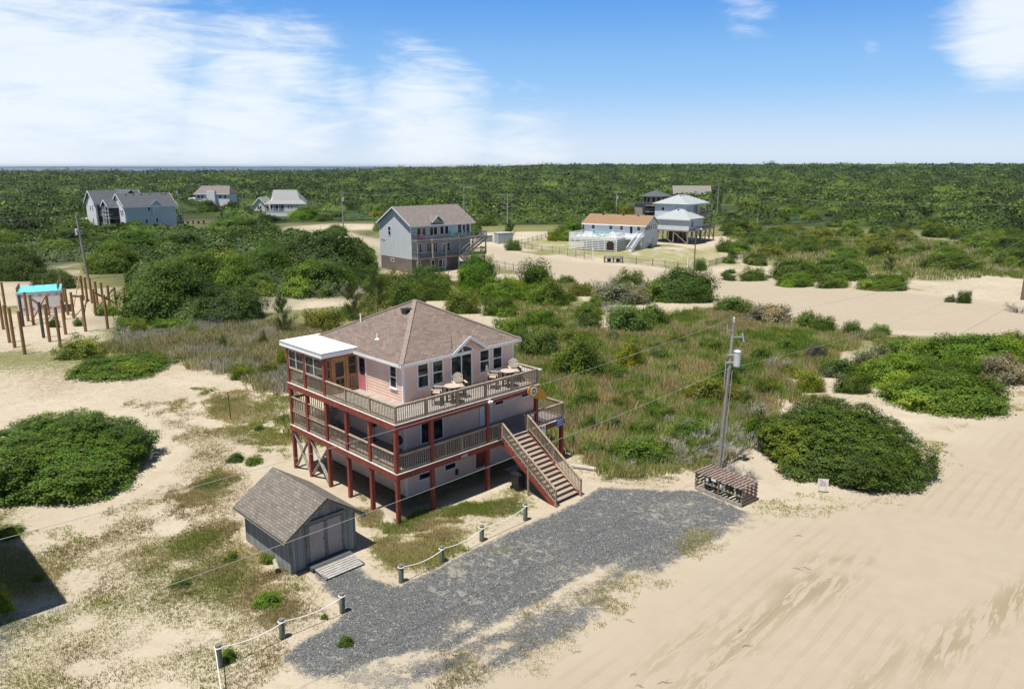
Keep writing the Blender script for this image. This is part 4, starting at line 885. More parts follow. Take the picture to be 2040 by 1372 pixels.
P1428 = (76.6, 284.9); pole(*P1428, 12.6, 'pole behind the pale blue stilt house', R(10), ((12.4, 2.0),), None, r=.24)
PR = (74.6, 108.65); pole(*PR, 9.6, 'brown pole at the right edge beside the sand road', R(10), (), None, r=.26, mat=wood('brown_pole', (.16, .10, .07), (.26, .18, .13)))
WIRE = paint('pale_cable', (.34, .34, .33), .6, .05)
def wire(p, q, sag, lab, r=.008, mat=None):
    n = 24; pts = []
    for i in range(n + 1):
        f = i / n; pts.append((p[0] + (q[0] - p[0]) * f, p[1] + (q[1] - p[1]) * f, p[2] + (q[2] - p[2]) * f - sag * 4 * f * (1 - f)))
    m = MB(); m.tube(pts, r, 5); return tag(m.build('overhead_wire', mat or WIRE), lab, 'wire', 'overhead wires')
wire((13.6, 45.5, 9.85), (-18.5, 14, 9.4), .55, 'upper overhead wire crossing the house towards the lower left')
wire((13.6, 45.4, 6.75), (-18.5, 14, 6.3), .45, 'lower overhead wire passing in front of the shed doors', .009)
wire((13.6, 45.5, 9.85), (PR[0], PR[1], 9.5), 1.6, 'upper wire from the transformer pole to the right edge pole', .009)
wire((13.6, 45.4, 6.75), (PR[0], PR[1], 6.6), 1.8, 'lower wire from the transformer pole towards the right', .009)
wire((P1382[0], P1382[1], 7.9), (150, 150, 8.0), 2.2, 'long thin wire from the lamp pole across the scrub to the right', .012)
wire((P1428[0], P1428[1], 9.0), (200, 232, 9.0), 2.5, 'distant wire above the scrub on the right', .02)
wire((LP[0] - .6, LP[1], 10.9), (-140, 110, 10.5), 1.2, 'upper wire leaving the left pole to the left edge', .012)
wire((LP[0] - .4, LP[1], 7.0), (-140, 110, 6.6), 1.5, 'lower wire leaving the left pole to the left edge', .012)
wire((LP[0] - .6, LP[1], 10.9), (P680[0], P680[1], 10.8), 3, 'wire from the left pole towards the pole by the porch house', .012)
wire((P925[0], P925[1], 12.9), (P1010[0], P1010[1], 10.9), 1.5, 'wire between the two crossarm poles', .02, BLACK)
wire((P1010[0], P1010[1], 10.9), (P1382[0], P1382[1], 8.2), 2.0, 'wire from the crossarm pole down to the lamp pole', .012)
wire((P680[0], P680[1], 10.9), (P925[0], P925[1], 12.9), 2.0, 'wire between the porch house pole and the crossarm pole', .02)
# bird-sized marker on the lower wire
p_ = (5.3, 37.2); 
# ------------------------------------------------------------ piling field and wrapped block house
PIL = wood('brown_piling', (.20, .10, .035), (.34, .19, .075), .75, (1, 1, .4)); PILD = wood('dark_wet_piling', (.06, .05, .045), (.12, .10, .08), .8)
ks = 7.286
PL = [(50, 840, 10, 415), (140, 1030, 40, 490), (215, 1100, 118, 530), (360, 1200, 255, 580), (75, 525, 15, 160), (340, 800, 262, 345), (412, 725, 340, 305), (490, 775, 425, 345), (635, 965, 555, 450), (725, 1025, 632, 480), (712, 640, 655, 350), (880, 1105, 780, 520), (955, 915, 880, 415), (935, 700, 875, 310), (990, 635, 935, 250), (1075, 685, 1022, 305), (1245, 875, 1165, 345), (1395, 640, 1335, 260), (925, 445, 870, 65), (1212, 415, 1158, 65), (1270, 435, 1222, 90), (1340, 460, 1295, 95), (1418, 490, 1375, 150), (1565, 835, 1490, 345), (1600, 560, 1558, 205), (1690, 520, 1645, 235), (1495, 440, 1462, 165), (1850, 700, 1790, 235)]
pils = []; pgrp = []
proto = None
for i, (bx, by, tx, ty) in enumerate(PL):
    q = at(bx / ks, 540 + by / ks); h = zat(q[0], q[1], 540 + ty / ks)
    if i in (5, 8): m = MB(); m.tube([(0, 0, -.4), (0, 0, 1)], .17, 10); o = m.build('timber_piling', PILD); o.location = q; o.scale = (1, 1, h); tag(o, 'dark stained timber piling among the brown pilings in the sand' if i == 8 else 'dark timber piling close to the corner of the wrapped block', 'piling')
    else:
        if proto is None: m = MB(); m.tube([(0, 0, -.4), (0, 0, .5), (0, 0, 1)], [.175, .165, .16], 10); proto = o = m.build('timber_piling', PIL)
        else: o = proto.copy(); COL.objects.link(o)
        o.location = q; o.scale = (1, 1, h); tag(o, 'bare brown timber piling standing upright in the sand on the left', 'piling', 'brown pilings of the building plot')
    if o.get('group'): pgrp.append(o)
    pils.append((q, h))
order(pgrp, 'bare brown timber piling in the sand, {o} of the pilings')
def xbrace(a, b, lab):
    (qa, ha), (qb, hb) = pils[a], pils[b]; o = empty('cross_bracing', (*qa[:2], 0), 0, lab, 'brace', None)
    dx, dy = qb[0] - qa[0], qb[1] - qa[1]; LY = wood('yellow_brace', (.42, .25, .09), (.58, .38, .17), .7); n_ = Vector((dy, -dx, 0)).normalized() * .2
    m = MB(); m.bar(Vector((0, 0, ha * .85)) + n_, Vector((dx, dy, .4)) + n_, .06, .28); m.build('brace_board', LY, o)
    m = MB(); m.bar(Vector((0, 0, .4)) - n_, Vector((dx, dy, hb * .9)) - n_, .06, .28); m.build('brace_board', LY, o)
xbrace(7, 10, 'yellow diagonal boards crossed between pilings before the wrapped block'); xbrace(17, 25, 'yellow diagonal boards crossed on the rightmost group of pilings'); xbrace(15, 19, 'yellow diagonal boards crossed between the rear pilings in the middle')
bx = empty('wrapped_block_house', (-64.4, 96.6, 0), R(29), 'small block room wrapped in printed white film with a turquoise covered top among the pilings', 'building')
m = MB(); m.box(0, 5.0, 0, 6.6, 0, 2.85); m.build('wrapped_wall', paint('printed_white_wrap', (.74, .73, .73), .5, .08, 1.5, (.5, .35, .38), .3), bx)
m = MB(); m.box(-.06, 5.06, -.06, 6.66, 2.86, 2.96); m.build('turquoise_cover', wood('turquoise_membrane', (.12, .55, .58), (.20, .68, .70), .4, (1, 1, 1), (.55, .75, .76), .68), bx)
for i in range(5):
    for k_ in range(2):
        m = MB(); x = .5 + i * .95; z = .6 + k_ * 1.75
        m.box(x, x + .42, -.012, -.004, z, z + .035); m.box(x, x + .42, -.012, -.004, z + .26, z + .295); m.box(x, x + .035, -.0121, -.004, z + .036, z + .259); m.box(x + .385, x + .42, -.0121, -.004, z + .036, z + .259); m.box(x + .12, x + .3, -.0122, -.004, z + .11, z + .18); m.box(x + .2, x + .22, -.0123, -.004, z, z + .295); m.build('printed_mark', paint('red_print', (.50, .07, .08), .6, .1), bx)
m = MB()
for i in range(9): m.box(-.012, -.004, .9 + (i % 3) * .07, 1.15 + (i % 2) * .12, .7 + i * .2, .82 + i * .2)
m.build('printed_lettering', paint('dark_print', (.07, .07, .09), .6), bx)
c_, s_ = math.cos(R(29)), math.sin(R(29))
pend = []
for i, (x, y) in enumerate(((.1, .6), (.1, 1.9), (.1, 3.3), (.1, 4.8), (1.6, 6.3), (2.8, 6.3), (4.7, 1.3), (4.7, 3.0), (4.7, 4.6), (4.7, 6.3))):
    o = proto.copy(); COL.objects.link(o); o.location = (-64.4 + x * c_ - y * s_, 96.6 + x * s_ + y * c_, 2.9); o.scale = (.62, .62, .7); o['label'] = 'short piling end standing up through the turquoise cover'; o['group'] = 'piling ends above the block room'; o['category'] = 'piling'; pend.append(o)
order(pend, 'short piling end above the turquoise cover, {o}')
# ------------------------------------------------------------ small things in the middle distance
YK = paint('yellow_kayak', (.62, .36, .05), .4, .1)
def kayak(u, v, L_, rz, lab, mat):
    q = at(u, v); o = empty('kayak', (q[0], q[1], .05), rz, lab, 'kayak'); m = MB()
    P = []; n = 9
    for i in range(n):
        f = i / (n - 1) * 2 - 1; w_ = .36 * math.sqrt(max(.01, 1 - f * f)); h = .12 + .12 * f * f
        P.append([(f * L_ / 2, w_ * math.cos(a), h + .17 + .16 * math.sin(a)) for a in [k * math.pi / 5 for k in range(10)]])
    pts = [p for r_ in P for p in r_]; F = [(i * 10 + k, i * 10 + (k + 1) % 10, (i + 1) * 10 + (k + 1) % 10, (i + 1) * 10 + k) for i in range(n - 1) for k in range(10)]
    m.mesh(pts, F); m.build('hull', mat, o, smooth=True); m = MB(); m.lathe([(.26, 0), (.30, .04), (.24, .05)], (0, 0, .40), 12); m.build('cockpit', BLACK, o)
kayak(735, 558, 5.2, R(8), 'yellow kayak lying upturned in the scrub left of the grey siding house', YK)
CAB = paint('grey_green_cabinet', (.30, .34, .33), .5, .08)
for (u, v, w_, d_, h_, lab) in ((1003, 485, 4.0, 2.6, 2.6, 'large grey green utility cabinet beside the sand road'), (967, 482, 3.0, 2.2, 1.6, 'smaller grey utility cabinet left of the large one')):
    q = at(u, v); o = empty('utility_cabinet', (q[0], q[1] + 1, 0), R(25), lab, 'cabinet'); m = MB(); m.box(-w_ / 2, w_ / 2, -d_ / 2, d_ / 2, .15, h_); m.build('body', CAB, o)
    m = MB(); m.box(-w_ / 2 - .08, w_ / 2 + .08, -d_ / 2 - .08, d_ / 2 + .08, h_, h_ + .1); m.build('lid', XAL, o); m = MB(); m.box(-w_ / 2 - .2, w_ / 2 + .2, -d_ / 2 - .2, d_ / 2 + .2, -.1, .15); m.build('pad', paint('concrete', (.35, .34, .32)), o)
    for k_ in (-1, 1): m = MB(); m.box(k_ * w_ / 4 - w_ * .22, k_ * w_ / 4 + w_ * .22, -d_ / 2 - .03, -d_ / 2, .3, h_ - .15); m.build('door', CAB, o)
FEN = wood('grey_picket', (.15, .14, .125), (.27, .25, .225), .9)
def fence(pts, h, lab, step=.26, w=.11, mat=None, gz=0):
    o = empty('picket_fence', (*pts[0], 0), 0, lab, 'fence'); x0, y0 = pts[0]; m = MB(); mp = MB(); posts = []
    for (ax, ay), (bx_, by_) in zip(pts, pts[1:]):
        L_ = math.hypot(bx_ - ax, by_ - ay); n = max(1, int(L_ / step)); ux, uy = (bx_ - ax) / L_, (by_ - ay) / L_
        for i in range(n):
            f = (i + .5) / n; x, y = ax + (bx_ - ax) * f - x0, ay + (by_ - ay) * f - y0; hh_ = h * (1 - .06 * ((i * 7) % 5) / 5)
            m.bar((x, y, 0), (x + ((i * 13) % 7 - 3) * .01, y, hh_), w, .012)
        for z in (.3 * h, .8 * h): m.bar((ax - x0, ay - y0, z), (bx_ - x0, by_ - y0, z), .03, .05)
        k = max(1, int(L_ / 3)); posts += [(ax + (bx_ - ax) * i / k - x0, ay + (by_ - ay) * i / k - y0) for i in range(k)]
    m.build('pickets', mat or FEN, o)
    for x, y in posts[:40]: q = MB(); q.box(x - .06, x + .06, y - .1, y + .02, -.2, h + .1); q.build('fence_post', mat or FEN, o)
    return o
P2 = lambda L_: [at(u, v)[:2] for u, v in L_]
fence(P2([(1005, 487), (1060, 498), (1100, 503), (1181, 518)]), 1.4, 'grey slatted sand fence along the far side of the road, left stretch')
fence(P2([(1236, 524), (1300, 530), (1375, 540)]), 1.4, 'grey slatted sand fence along the road below the white deck house')
fence(P2([(1412, 532), (1440, 524), (1494, 512)]), 1.3, 'grey sand fence curving right beyond the white marker posts')
fence(P2([(1012, 492), (1052, 484), (1095, 472), (1157, 468)]), 1.3, 'grey sand fence at the rear left of the white deck house lawn')
fence(P2([(975, 530), (1040, 545)]), 1.5, 'weathered picket fence right of the grey siding house', .22)
fence(P2([(995, 545), (1035, 549)]), 1.5, 'short weathered picket fence in front of the road behind the shrubs', .22)
fence(P2([(893, 553), (920, 557)]), 1.3, 'short grey fence in front of the grey siding house basement', .25)
for (u, v, h, lab) in ((1181, 518, 2.6, 'white post at the end of the left sand fence'), (1369, 542, 2.8, 'left one of the two white marker posts by the road'), (1374, 541 + 1, 1.9, 'right one of the two white marker posts by the road'), (1159, 486, 6.0, 'tall thin white flagpole at the left corner of the white deck')):
    q = at(u, v); m = MB(); m.tube([(0, 0, -.2), (0, 0, h)], .09 if h < 5 else .05, 8); o = m.build('marker_post', WHITE); o.location = q; tag(o, lab, 'post')
def binrack(u, v, rz, lab, L_=3.6):
    q = at(u, v); o = empty('slatted_bin_rack', (q[0], q[1], 0), rz, lab, 'bin rack'); BW = wood('brown_rack', (.10, .07, .06), (.20, .15, .12))
    m = MB()
    for i in range(9): m.bar((-L_ / 2 + i * L_ / 8, -.7, 1.25), (-L_ / 2 + i * L_ / 8, .7, 1.3), .3, .06)
    m.build('lid_slats', FEN, o)
    for x in (-L_ / 2, 0, L_ / 2): m = MB(); m.box(x - .07, x + .07, -.7, .7, 0, 1.22); m.build('frame_end', BW, o)
    m = MB(); m.box(-L_ / 2, L_ / 2, -.74, -.71, .1, .25); m.box(-L_ / 2, L_ / 2, -.74, -.71, .85, 1.0); m.box(-L_ / 2, L_ / 2, -.74, -.71, 1.1, 1.2); m.build('front_rail', FEN, o)
    for x in (-L_ / 4, L_ / 4): m = MB(); m.lathe([(.35, .05), (.42, .85), (.1, .95)], (x, 0, 0), 10); m.build('bin', paint('dark_bin', (.03, .02, .025)), o)
binrack(1222, 523, R(-14), 'brown slatted bin rack at the roadside below the white deck house')
binrack(385, 446, R(5), 'long low slatted rack on the sand right of the grey twin house', 7)
q = at(1165, 447)
# house beyond the left edge that throws the shadow in the lower left corner

# fallen twigs on the sand drive
TWB = paint('dark_fallen_twig', (.09, .06, .045), .9, .3); rt_ = random.Random(9); tws = []
for u, v in ((1592, 1066), (1590, 1132), (1608, 1131), (1475, 1255), (1490, 1285), (1255, 1235), (1150, 1297), (1262, 1342), (1275, 1365), (1325, 1358)):
    x, y, _ = at(u, v); o = MB(); a = rt_.uniform(-.6, .9); L_ = rt_.uniform(.15, .32); dx, dy = math.cos(a) * L_, math.sin(a) * L_
    o.tube([(-dx, -dy, .02), (-dx * .3, -dy * .3 + .06, .05), (dx * .3, dy * .3 - .03, .03), (dx, dy, .02)], [.006, .010, .008, .004], 5); o.tube([(0, .02, .04), (dx * .5 + .05, dy * .5 + .16, .06)], [.006, .003], 4)
    o = o.build('fallen_twig', TWB, loc=(x, y, -.05)); tag(o, '', 'twig', 'fallen twigs on the sand drive'); tws.append(o)
order(tws, 'thin dark twig lying on the sand drive, {o}')
# ------------------------------------------------------------ the other houses
def gable_roof(par, x0, x1, y0, y1, ze, zr, mat, axis='x', ov=.45, th=.16, trim=WHITE, hip=(0, 0), name='roof'):
    """ridge along axis; hip = how far the ridge is pulled in at each end"""
    X0, X1, Y0, Y1 = x0 - ov, x1 + ov, y0 - ov, y1 + ov
    m = MB()
    if axis == 'x':
        ym = (y0 + y1) / 2; sl = (zr - ze) / (ym - y0); z = ze - ov * sl; a, b = (X0 + hip[0], ym, zr), (X1 - hip[1], ym, zr)
        slab_roof_uv(m, [(X0, Y0, z), (X1, Y0, z), b, a], (1, 0, 0), .1); slab_roof_uv(m, [(X0, Y1, z), (X1, Y1, z), b, a], (1, 0, 0), .1)
        if hip[0]: slab_roof_uv(m, [(X0, Y0, z), (X0, Y1, z), a], (0, 1, 0), .1)
        if hip[1]: slab_roof_uv(m, [(X1, Y0, z), (X1, Y1, z), b], (0, 1, 0), .1)
        ends = [(e, (a, b)[i]) for i, e in enumerate((X0, X1)) if not hip[i]]
        t = MB(); t.box(X0, X1, Y0 - .03, Y0, z - .1 - th, z - .02); t.box(X0, X1, Y1, Y1 + .03, z - .1 - th, z - .02)
        for e, r_ in ends:
            for yy in (Y0, Y1): t.bar((e, yy, z - .12), (e, ym, zr - .12), .05, th)
    else:
        xm = (x0 + x1) / 2; sl = (zr - ze) / (xm - x0); z = ze - ov * sl; a, b = (xm, Y0 + hip[0], zr), (xm, Y1 - hip[1], zr)
        slab_roof_uv(m, [(X0, Y0, z), (X0, Y1, z), b, a], (0, 1, 0), .1); slab_roof_uv(m, [(X1, Y0, z), (X1, Y1, z), b, a], (0, 1, 0), .1)
        if hip[0]: slab_roof_uv(m, [(X0, Y0, z), (X1, Y0, z), a], (1, 0, 0), .1)
        if hip[1]: slab_roof_uv(m, [(X0, Y1, z), (X1, Y1, z), b], (1, 0, 0), .1)
        ends = [(e, (a, b)[i]) for i, e in enumerate((Y0, Y1)) if not hip[i]]
        t = MB(); t.box(X0 - .03, X0, Y0, Y1, z - .1 - th, z - .02); t.box(X1, X1 + .03, Y0, Y1, z - .1 - th, z - .02)
        for e, r_ in ends:
            for xx in (X0, X1): t.bar((xx, e, z - .12), (xm, e, zr - .12), .05, th)
    o = m.build(name, mat, par, fix=False); t.build('fascia', trim, par); return o
def gwall(m, x0, x1, y0, y1, z0, ze, zr=None, axis='x'):
    m.box(x0, x1, y0, y1, z0, ze)
    if zr:
        e = .02
        if axis == 'x':
            ym = (y0 + y1) / 2
            for x, d in ((x0, .1), (x1, -.1)): m.prism([(x, y0, ze), (x, y1, ze), (x, ym, zr - e)], (d, 0, 0))
        else:
            xm = (x0 + x1) / 2
            for y, d in ((y0, .1), (y1, -.1)): m.prism([(x0, y, ze), (x1, y, ze), (xm, y, zr - e)], (0, d, 0))
def deck(par, x0, x1, y0, y1, z, mat, rmat, sides='flr', h=1.0, th=.3, step=.3):
    part(par, 'deck', mat, (x0, x1, y0, y1, z - th, z))
    S_ = {'f': ((x0, y0 + .05), (x1, y0 + .05)), 'l': ((x0 + .05, y0), (x0 + .05, y1)), 'r': ((x1 - .05, y0), (x1 - .05, y1)), 'b': ((x0, y1 - .05), (x1, y1 - .05))}
    for c in sides: railing(par, *S_[c], z, h, rmat, step=step, w=.05, top=(.14, .06))
def dposts(par, pts, z0, z1, mat, w=.2, name='deck_post'):
    for x, y in pts: m = MB(); m.box(x - w / 2, x + w / 2, y - w / 2, y + w / 2, z0, z1); m.build(name, mat, par)
def flight(par, p, q, w, mat, rail=None, n=14, name='stairs'):
    """straight stair from p (top) to q (bottom), w = width vector"""
    p, q, w = Vector(p), Vector(q), Vector(w); m = MB(); d = (q - p)
    for i in range(n):
        a = p + d * (i + .5) / n; f = Vector((d.x, d.y, 0)).normalized() * abs(Vector((d.x, d.y, 0)).length / n) * .45
        m.prism([a - f, a + f, a + f + w, a - f + w], (0, 0, .05))
    for s in (Vector((0, 0, 0)), w): m.bar(p + s - Vector((0, 0, .1)), q + s - Vector((0, 0, .1)), .06, .28)
    o = m.build(name, mat, par)
    r = MB()
    for s in (Vector((0, 0, 0)), w):
        r.bar(p + s + Vector((0, 0, 1)), q + s + Vector((0, 0, 1)), .12, .08); r.bar(p + s + Vector((0, 0, .5)), q + s + Vector((0, 0, .5)), .05, .1)
        for i in range(n): a = p + s + d * (i + .5) / n; r.bar(a, a + Vector((0, 0, 1)), .05)
    r.build('stair_railing', rail or mat, o)
LGREY = lapwall('light_grey_siding', (.50, .52, .53), .2, .3); GREYD = wood('grey_deck_timber', (.16, .145, .13), (.30, .28, .26), .9)
ROOFG = shingle('grey_brown_shingles', (.17, .14, .125), (.30, .26, .24), (.22, .19, .175), .35, .15)
# --- grey three storey house behind the pink one
g = empty('grey_beach_house', (-18.3, 137.2, 0), R(42), 'three storey house with light grey siding, grey brown gable roof and two long timber decks', 'house')
m = MB(); gwall(m, 0, 13.8, 0, 10.4, 2.4, 8.85, 11.75, 'x'); m.build('wall', LGREY, g)
part(g, 'basement_wall', wood('bare_grey_boards', (.13, .11, .10), (.24, .21, .19), .9, (3, 3, .3)), (.03, 11.0, .03, 10.3, -.3, 2.4))
gable_roof(g, 0, 14.2, 0, 10.4, 8.85, 11.75, ROOFG, 'x', .5, .2)
gm_ = MB(); slab_roof_uv(gm_, [(4.2, -.75, 8.95), (5.65, -.75, 10.2), (5.65, 2.2, 10.2), (4.2, -.2, 8.95)], (0, 1, 0), .08); slab_roof_uv(gm_, [(7.1, -.75, 8.95), (5.65, -.75, 10.2), (5.65, 2.2, 10.2), (7.1, -.2, 8.95)], (0, 1, 0), .08); gm_.build('gable_roof', ROOFG, g, fix=False)
m = MB(); m.prism([(4.4, -.1, 8.3), (6.9, -.1, 8.3), (6.9, -.1, 8.9), (5.65, -.1, 9.95), (4.4, -.1, 8.9)], (0, .12, 0)); m.build('gable_wall', LGREY, g)
m = MB(); m.bar((4.15, -.78, 8.88), (5.65, -.78, 10.15), .05, .2); m.bar((7.15, -.783, 8.88), (5.65, -.783, 10.15), .05, .2); m.box(-.06, .08, -.06, .08, 2.4, 8.6); m.box(-.06, .05, 10.33, 10.46, 2.4, 8.6); m.box(13.7, 13.86, -.06, .08, 5.9, 8.6); m.build('corner_trim', WHITE, g)
for a in (1.3, 2.4, 4.1, 5.0, 6.5, 7.6): window(g, 'f', 0, a, a + .95, 6.4, 8.1, '', .08)
for a0, a1 in ((10.6, 11.7), (12.7, 13.7)): window(g, 'f', 0, a0, a1, 6.2, 8.3, '', .1, WHITE, SCREEN)
window(g, 'f', 0, 11.8, 12.6, 6.0, 8.2, '', .12)
for a in (1.2, 3.4, 4.8): window(g, 'f', 0, a, a + 1.1, 3.0, 5.2, 'v', .08)
window(g, 'f', 0, 6.9, 7.8, 2.9, 5.0, '', .3); window(g, 'f', 0, 8.1, 8.8, 3.4, 5.0, 'h', .08)
window(g, 'l', 0, 6.5, 7.5, 6.3, 8.1, 'h', .1); window(g, 'l', 0, 8.5, 10, 5.3, 5.6, '', .06); window(g, 'l', .02, 5.8, 6.9, 1.5, 2.1, '', .1)
for a in (1.0, 4.2, 6.0, 7.0): window(g, 'f', .02, a, a + 1.0, .3, 2.0, '', .1)
deck(g, 0, 3.0, -1.9, 0, 5.95, GREYD, GREYD, 'fl'); deck(g, 3.02, 16.0, -2.4, 0, 5.9, GREYD, GREYD, 'fr')
deck(g, 0, 16.2, -2.0, 0, 2.75, GREYD, GREYD, 'flr')
LG2 = wood('pale_grey_post', (.30, .29, .27), (.42, .41, .39))
dposts(g, [(.15, -1.8), (3.2, -2.2), (6.2, -2.2), (9.4, -2.2), (12.6, -2.2), (15.8, -2.2)], 2.6, 5.75, LG2); dposts(g, [(.15, -1.8), (3.0, -1.8), (6.2, -1.8), (9.4, -1.8), (12.6, -1.8), (15.8, -1.8)], -.3, 2.6, LG2)
flight(g, (15.0, -2.5, 5.9), (9.6, -2.5, 2.75), (0, -1.2, 0), GREYD, GREYD, 14)
flight(g, (9.2, -2.3, 2.75), (12.4, -2.3, 0), (0, -1.2, 0), GREYD, GREYD, 12)
def lawnchair(par_loc, rz, col, lab, z):
    o = empty('lounge_chair', (*par_loc, z), rz, lab, 'chair'); m = MB(); m.box(-.35, .35, -.35, .3, .38, .44); m.build('seat', col, o)
    m = MB(); m.bar((0, .3, .4), (0, .55, 1.15), .66, .05, (1, 0, 0)); m.build('backrest', col, o)
    for x in (-.36, .36): m = MB(); m.box(x - .04, x + .04, -.38, -.28, 0, .62); m.box(x - .07, x + .07, -.4, .4, .62, .66); m.box(x - .04, x + .04, .22, .3, 0, .62); m.build('leg', col, o)
TEAL = paint('teal_plastic', (.03, .35, .36), .4, .08)
def gl(K, th, s, t): return (K[0] + s * math.cos(th) - t * math.sin(th), K[1] + s * math.sin(th) + t * math.cos(th))
lawnchair(gl((-18.3, 137.2), R(42), 8.9, -.9), R(60), TEAL, 'left teal chair on the upper deck of the grey house', 5.9)
lawnchair(gl((-18.3, 137.2), R(42), 11.3, -.9), R(0), TEAL, 'right teal chair on the upper deck of the grey house', 5.9)
o = empty('deck_table', (*gl((-18.3, 137.2), R(42), 10.1, -1.1), 5.9), 0, 'white table between the teal chairs', 'table'); m = MB(); m.lathe([(.6, .74), (.62, .78)], n=16); m.build('tabletop', WHITE, o)
for k_ in range(4): m = MB(); m.tube([(.4 * math.cos(k_ * 1.571), .4 * math.sin(k_ * 1.571), .74), (.5 * math.cos(k_ * 1.571), .5 * math.sin(k_ * 1.571), 0)], .04, 6); m.build('leg', WHITE, o)
lawnchair(gl((-18.3, 137.2), R(42), 1.5, -.8), R(20), paint('red_cushion', (.35, .03, .03)), 'red chair at the left end of the upper deck of the grey house', 5.95)
# --- white deck house with brown roof
WHS = lapwall('white_siding', (.62, .65, .68), .2, .25); PWH = paint('white_painted_timber', (.74, .75, .76), .6, .06, 4, (.4, .38, .35), .3)
ROOFB = shingle('orange_brown_shingles', (.27, .165, .085), (.38, .245, .135), (.32, .205, .115), .4, .16)
K = (31.0, 177.2)
h = empty('white_deck_house', (*K, 0), R(60), 'white house with an orange brown roof and a big white slatted deck facing the road', 'house')
# local x runs along the right gable wall (into the distance), local y runs along the long left facade
W_, Ln = 9.0, 15.5
m = MB(); gwall(m, 0, W_, 0, Ln, -.3, 5.75, 7.6, 'y'); m.build('wall', WHS, h)
gable_roof(h, 0, W_, 0, Ln, 5.75, 7.6, ROOFB, 'y', .5, .2)
for a in (1.0, 5.3, 8.0, 12.6): window(h, 'l', 0, a, a + 1.0, 4.2, 5.4, 'h', .1)
window(h, 'l', 0, 2.9, 3.8, 3.4, 5.3, '', .1)
for a in (.35, 1.55, 2.75, 3.95, 5.5, 6.8): window(h, 'f', 0, a, a + .95, 4.2, 5.5, '', .09)
window(h, 'f', 0, 5.2, 6.1, .9, 2.5, 'h', .1)
for s in (3, 6.8, 12): m = MB(); m.box(3.9, 4.4, s, s + .5, 7.28, 7.6); m.build('roof_vent', BLACK, h)
D0, D1, DY0, DY1, DZ = -8.2, -.02, 3.5, 15.6, 2.95
part(h, 'deck', PWH, (D0, D1, DY0, DY1, DZ - .5, DZ))
part(h, 'deck_side', PWH, (-3.6, D1, 1.5, DY0 - .02, DZ - .5, DZ - .003))
m = MB()
for k_ in range(6): z = .12 + k_ * .40; m.box(D0 - .06, D0 - .03, DY0, DY1, z, z + .20); m.box(D0, D1, DY0 - .06, DY0 - .03, z, z + .20) if False else None
for i in range(9): y = DY0 + .1 + i * (DY1 - DY0 - .2) / 8; m.box(D0 - .028, D0 + .1, y - .06, y + .06, 0, DZ - .5)
m.build('deck_skirt', PWH, h)
m = MB()
for k_ in range(6): z = .12 + k_ * .40; m.box(D0, D1, DY0 - .03, DY0, z, z + .20)
m.build('deck_skirt', PWH, h)
m = MB()
for k_ in range(3): z = DZ + .10 + k_ * .36; m.box(D0 - .05, D0, DY0, DY1, z, z + .20); m.box(D0, D1, DY1, DY1 + .04, z, z + .20); m.box(D0, -3.6, DY0 - .04, DY0, z, z + .20)
for i in range(9): y = DY0 + .1 + i * (DY1 - DY0 - .2) / 8; m.box(D0, D0 + .1, y - .06, y + .06, DZ, DZ + 1.1)
m.build('slatted_railing', PWH, h)
m = MB(); m.prism([(D0 - .09, DY0 + 1.6 + x, z) for x, z in ((-.9, .3), (-.9, 1.8), (-.5, 2.3), (.5, 2.3), (.9, 1.8), (.9, .3))], (.02, 0, 0)); m.build('dark_opening', paint('dark_red_black', (.03, .012, .01)), h)
flight(h, (-1.4, .2, DZ), (-7.8, .2, 0), (0, 1.15, 0), PWH, PWH, 14)
part(h, 'landing', PWH, (-1.4, -.02, .1, 1.48, DZ - .3, DZ)); railing(h, (-1.4, .15), (-.05, .15), DZ, 1.0, PWH, step=.3, w=.05)
dposts(h, [(-1.3, .25), (-.2, .25)], 0, DZ - .3, PWH)
c_, s_ = math.cos(R(60)), math.sin(R(60))
def hl(x, y): return (K[0] + x * c_ - y * s_, K[1] + x * s_ + y * c_)
um = empty('teal_patio_set', (*hl(-3.5, 8.6), DZ), R(60), 'teal patio table on the white slatted deck', 'table'); m = MB(); m.lathe([(1.3, .74), (1.32, .8)], n=16); m.build('tabletop', TEAL, um)
for k_ in range(4): m = MB(); m.tube([(1.0 * math.cos(k_ * 1.571), 1.0 * math.sin(k_ * 1.571), .74), (1.0 * math.cos(k_ * 1.571), 1.0 * math.sin(k_ * 1.571), 0)], .05, 6); m.build('leg', TEAL, um)
for i, (x, y) in enumerate(((-5.6, 7.4), (-5.6, 9.2), (-3.2, 6.2), (-3.2, 11.0))): lawnchair(hl(x, y), R(60 + (90 if i < 2 else 0)), TEAL if i % 2 else WHITE, ('white chair at the left end of the teal patio table', 'teal chair nearest the deck edge', 'white chair at the house side of the deck', 'teal chair at the far left of the white deck')[i], DZ)
# --- pale blue stilt house (two joined volumes)
BLUW = lapwall('pale_blue_siding', (.56, .62, .66), .2, .2); ROOFA = shingle('pale_grey_shingles', (.36, .40, .40), (.50, .54, .54), (.43, .47, .47), .4, .16)
STI = wood('stilt_timber', (.20, .17, .145), (.33, .30, .27), .9)
b_ = empty('blue_stilt_house', (44.3, 190.3, 0), R(52), 'pale blue house in two joined volumes raised on many tall grey stilts', 'house')
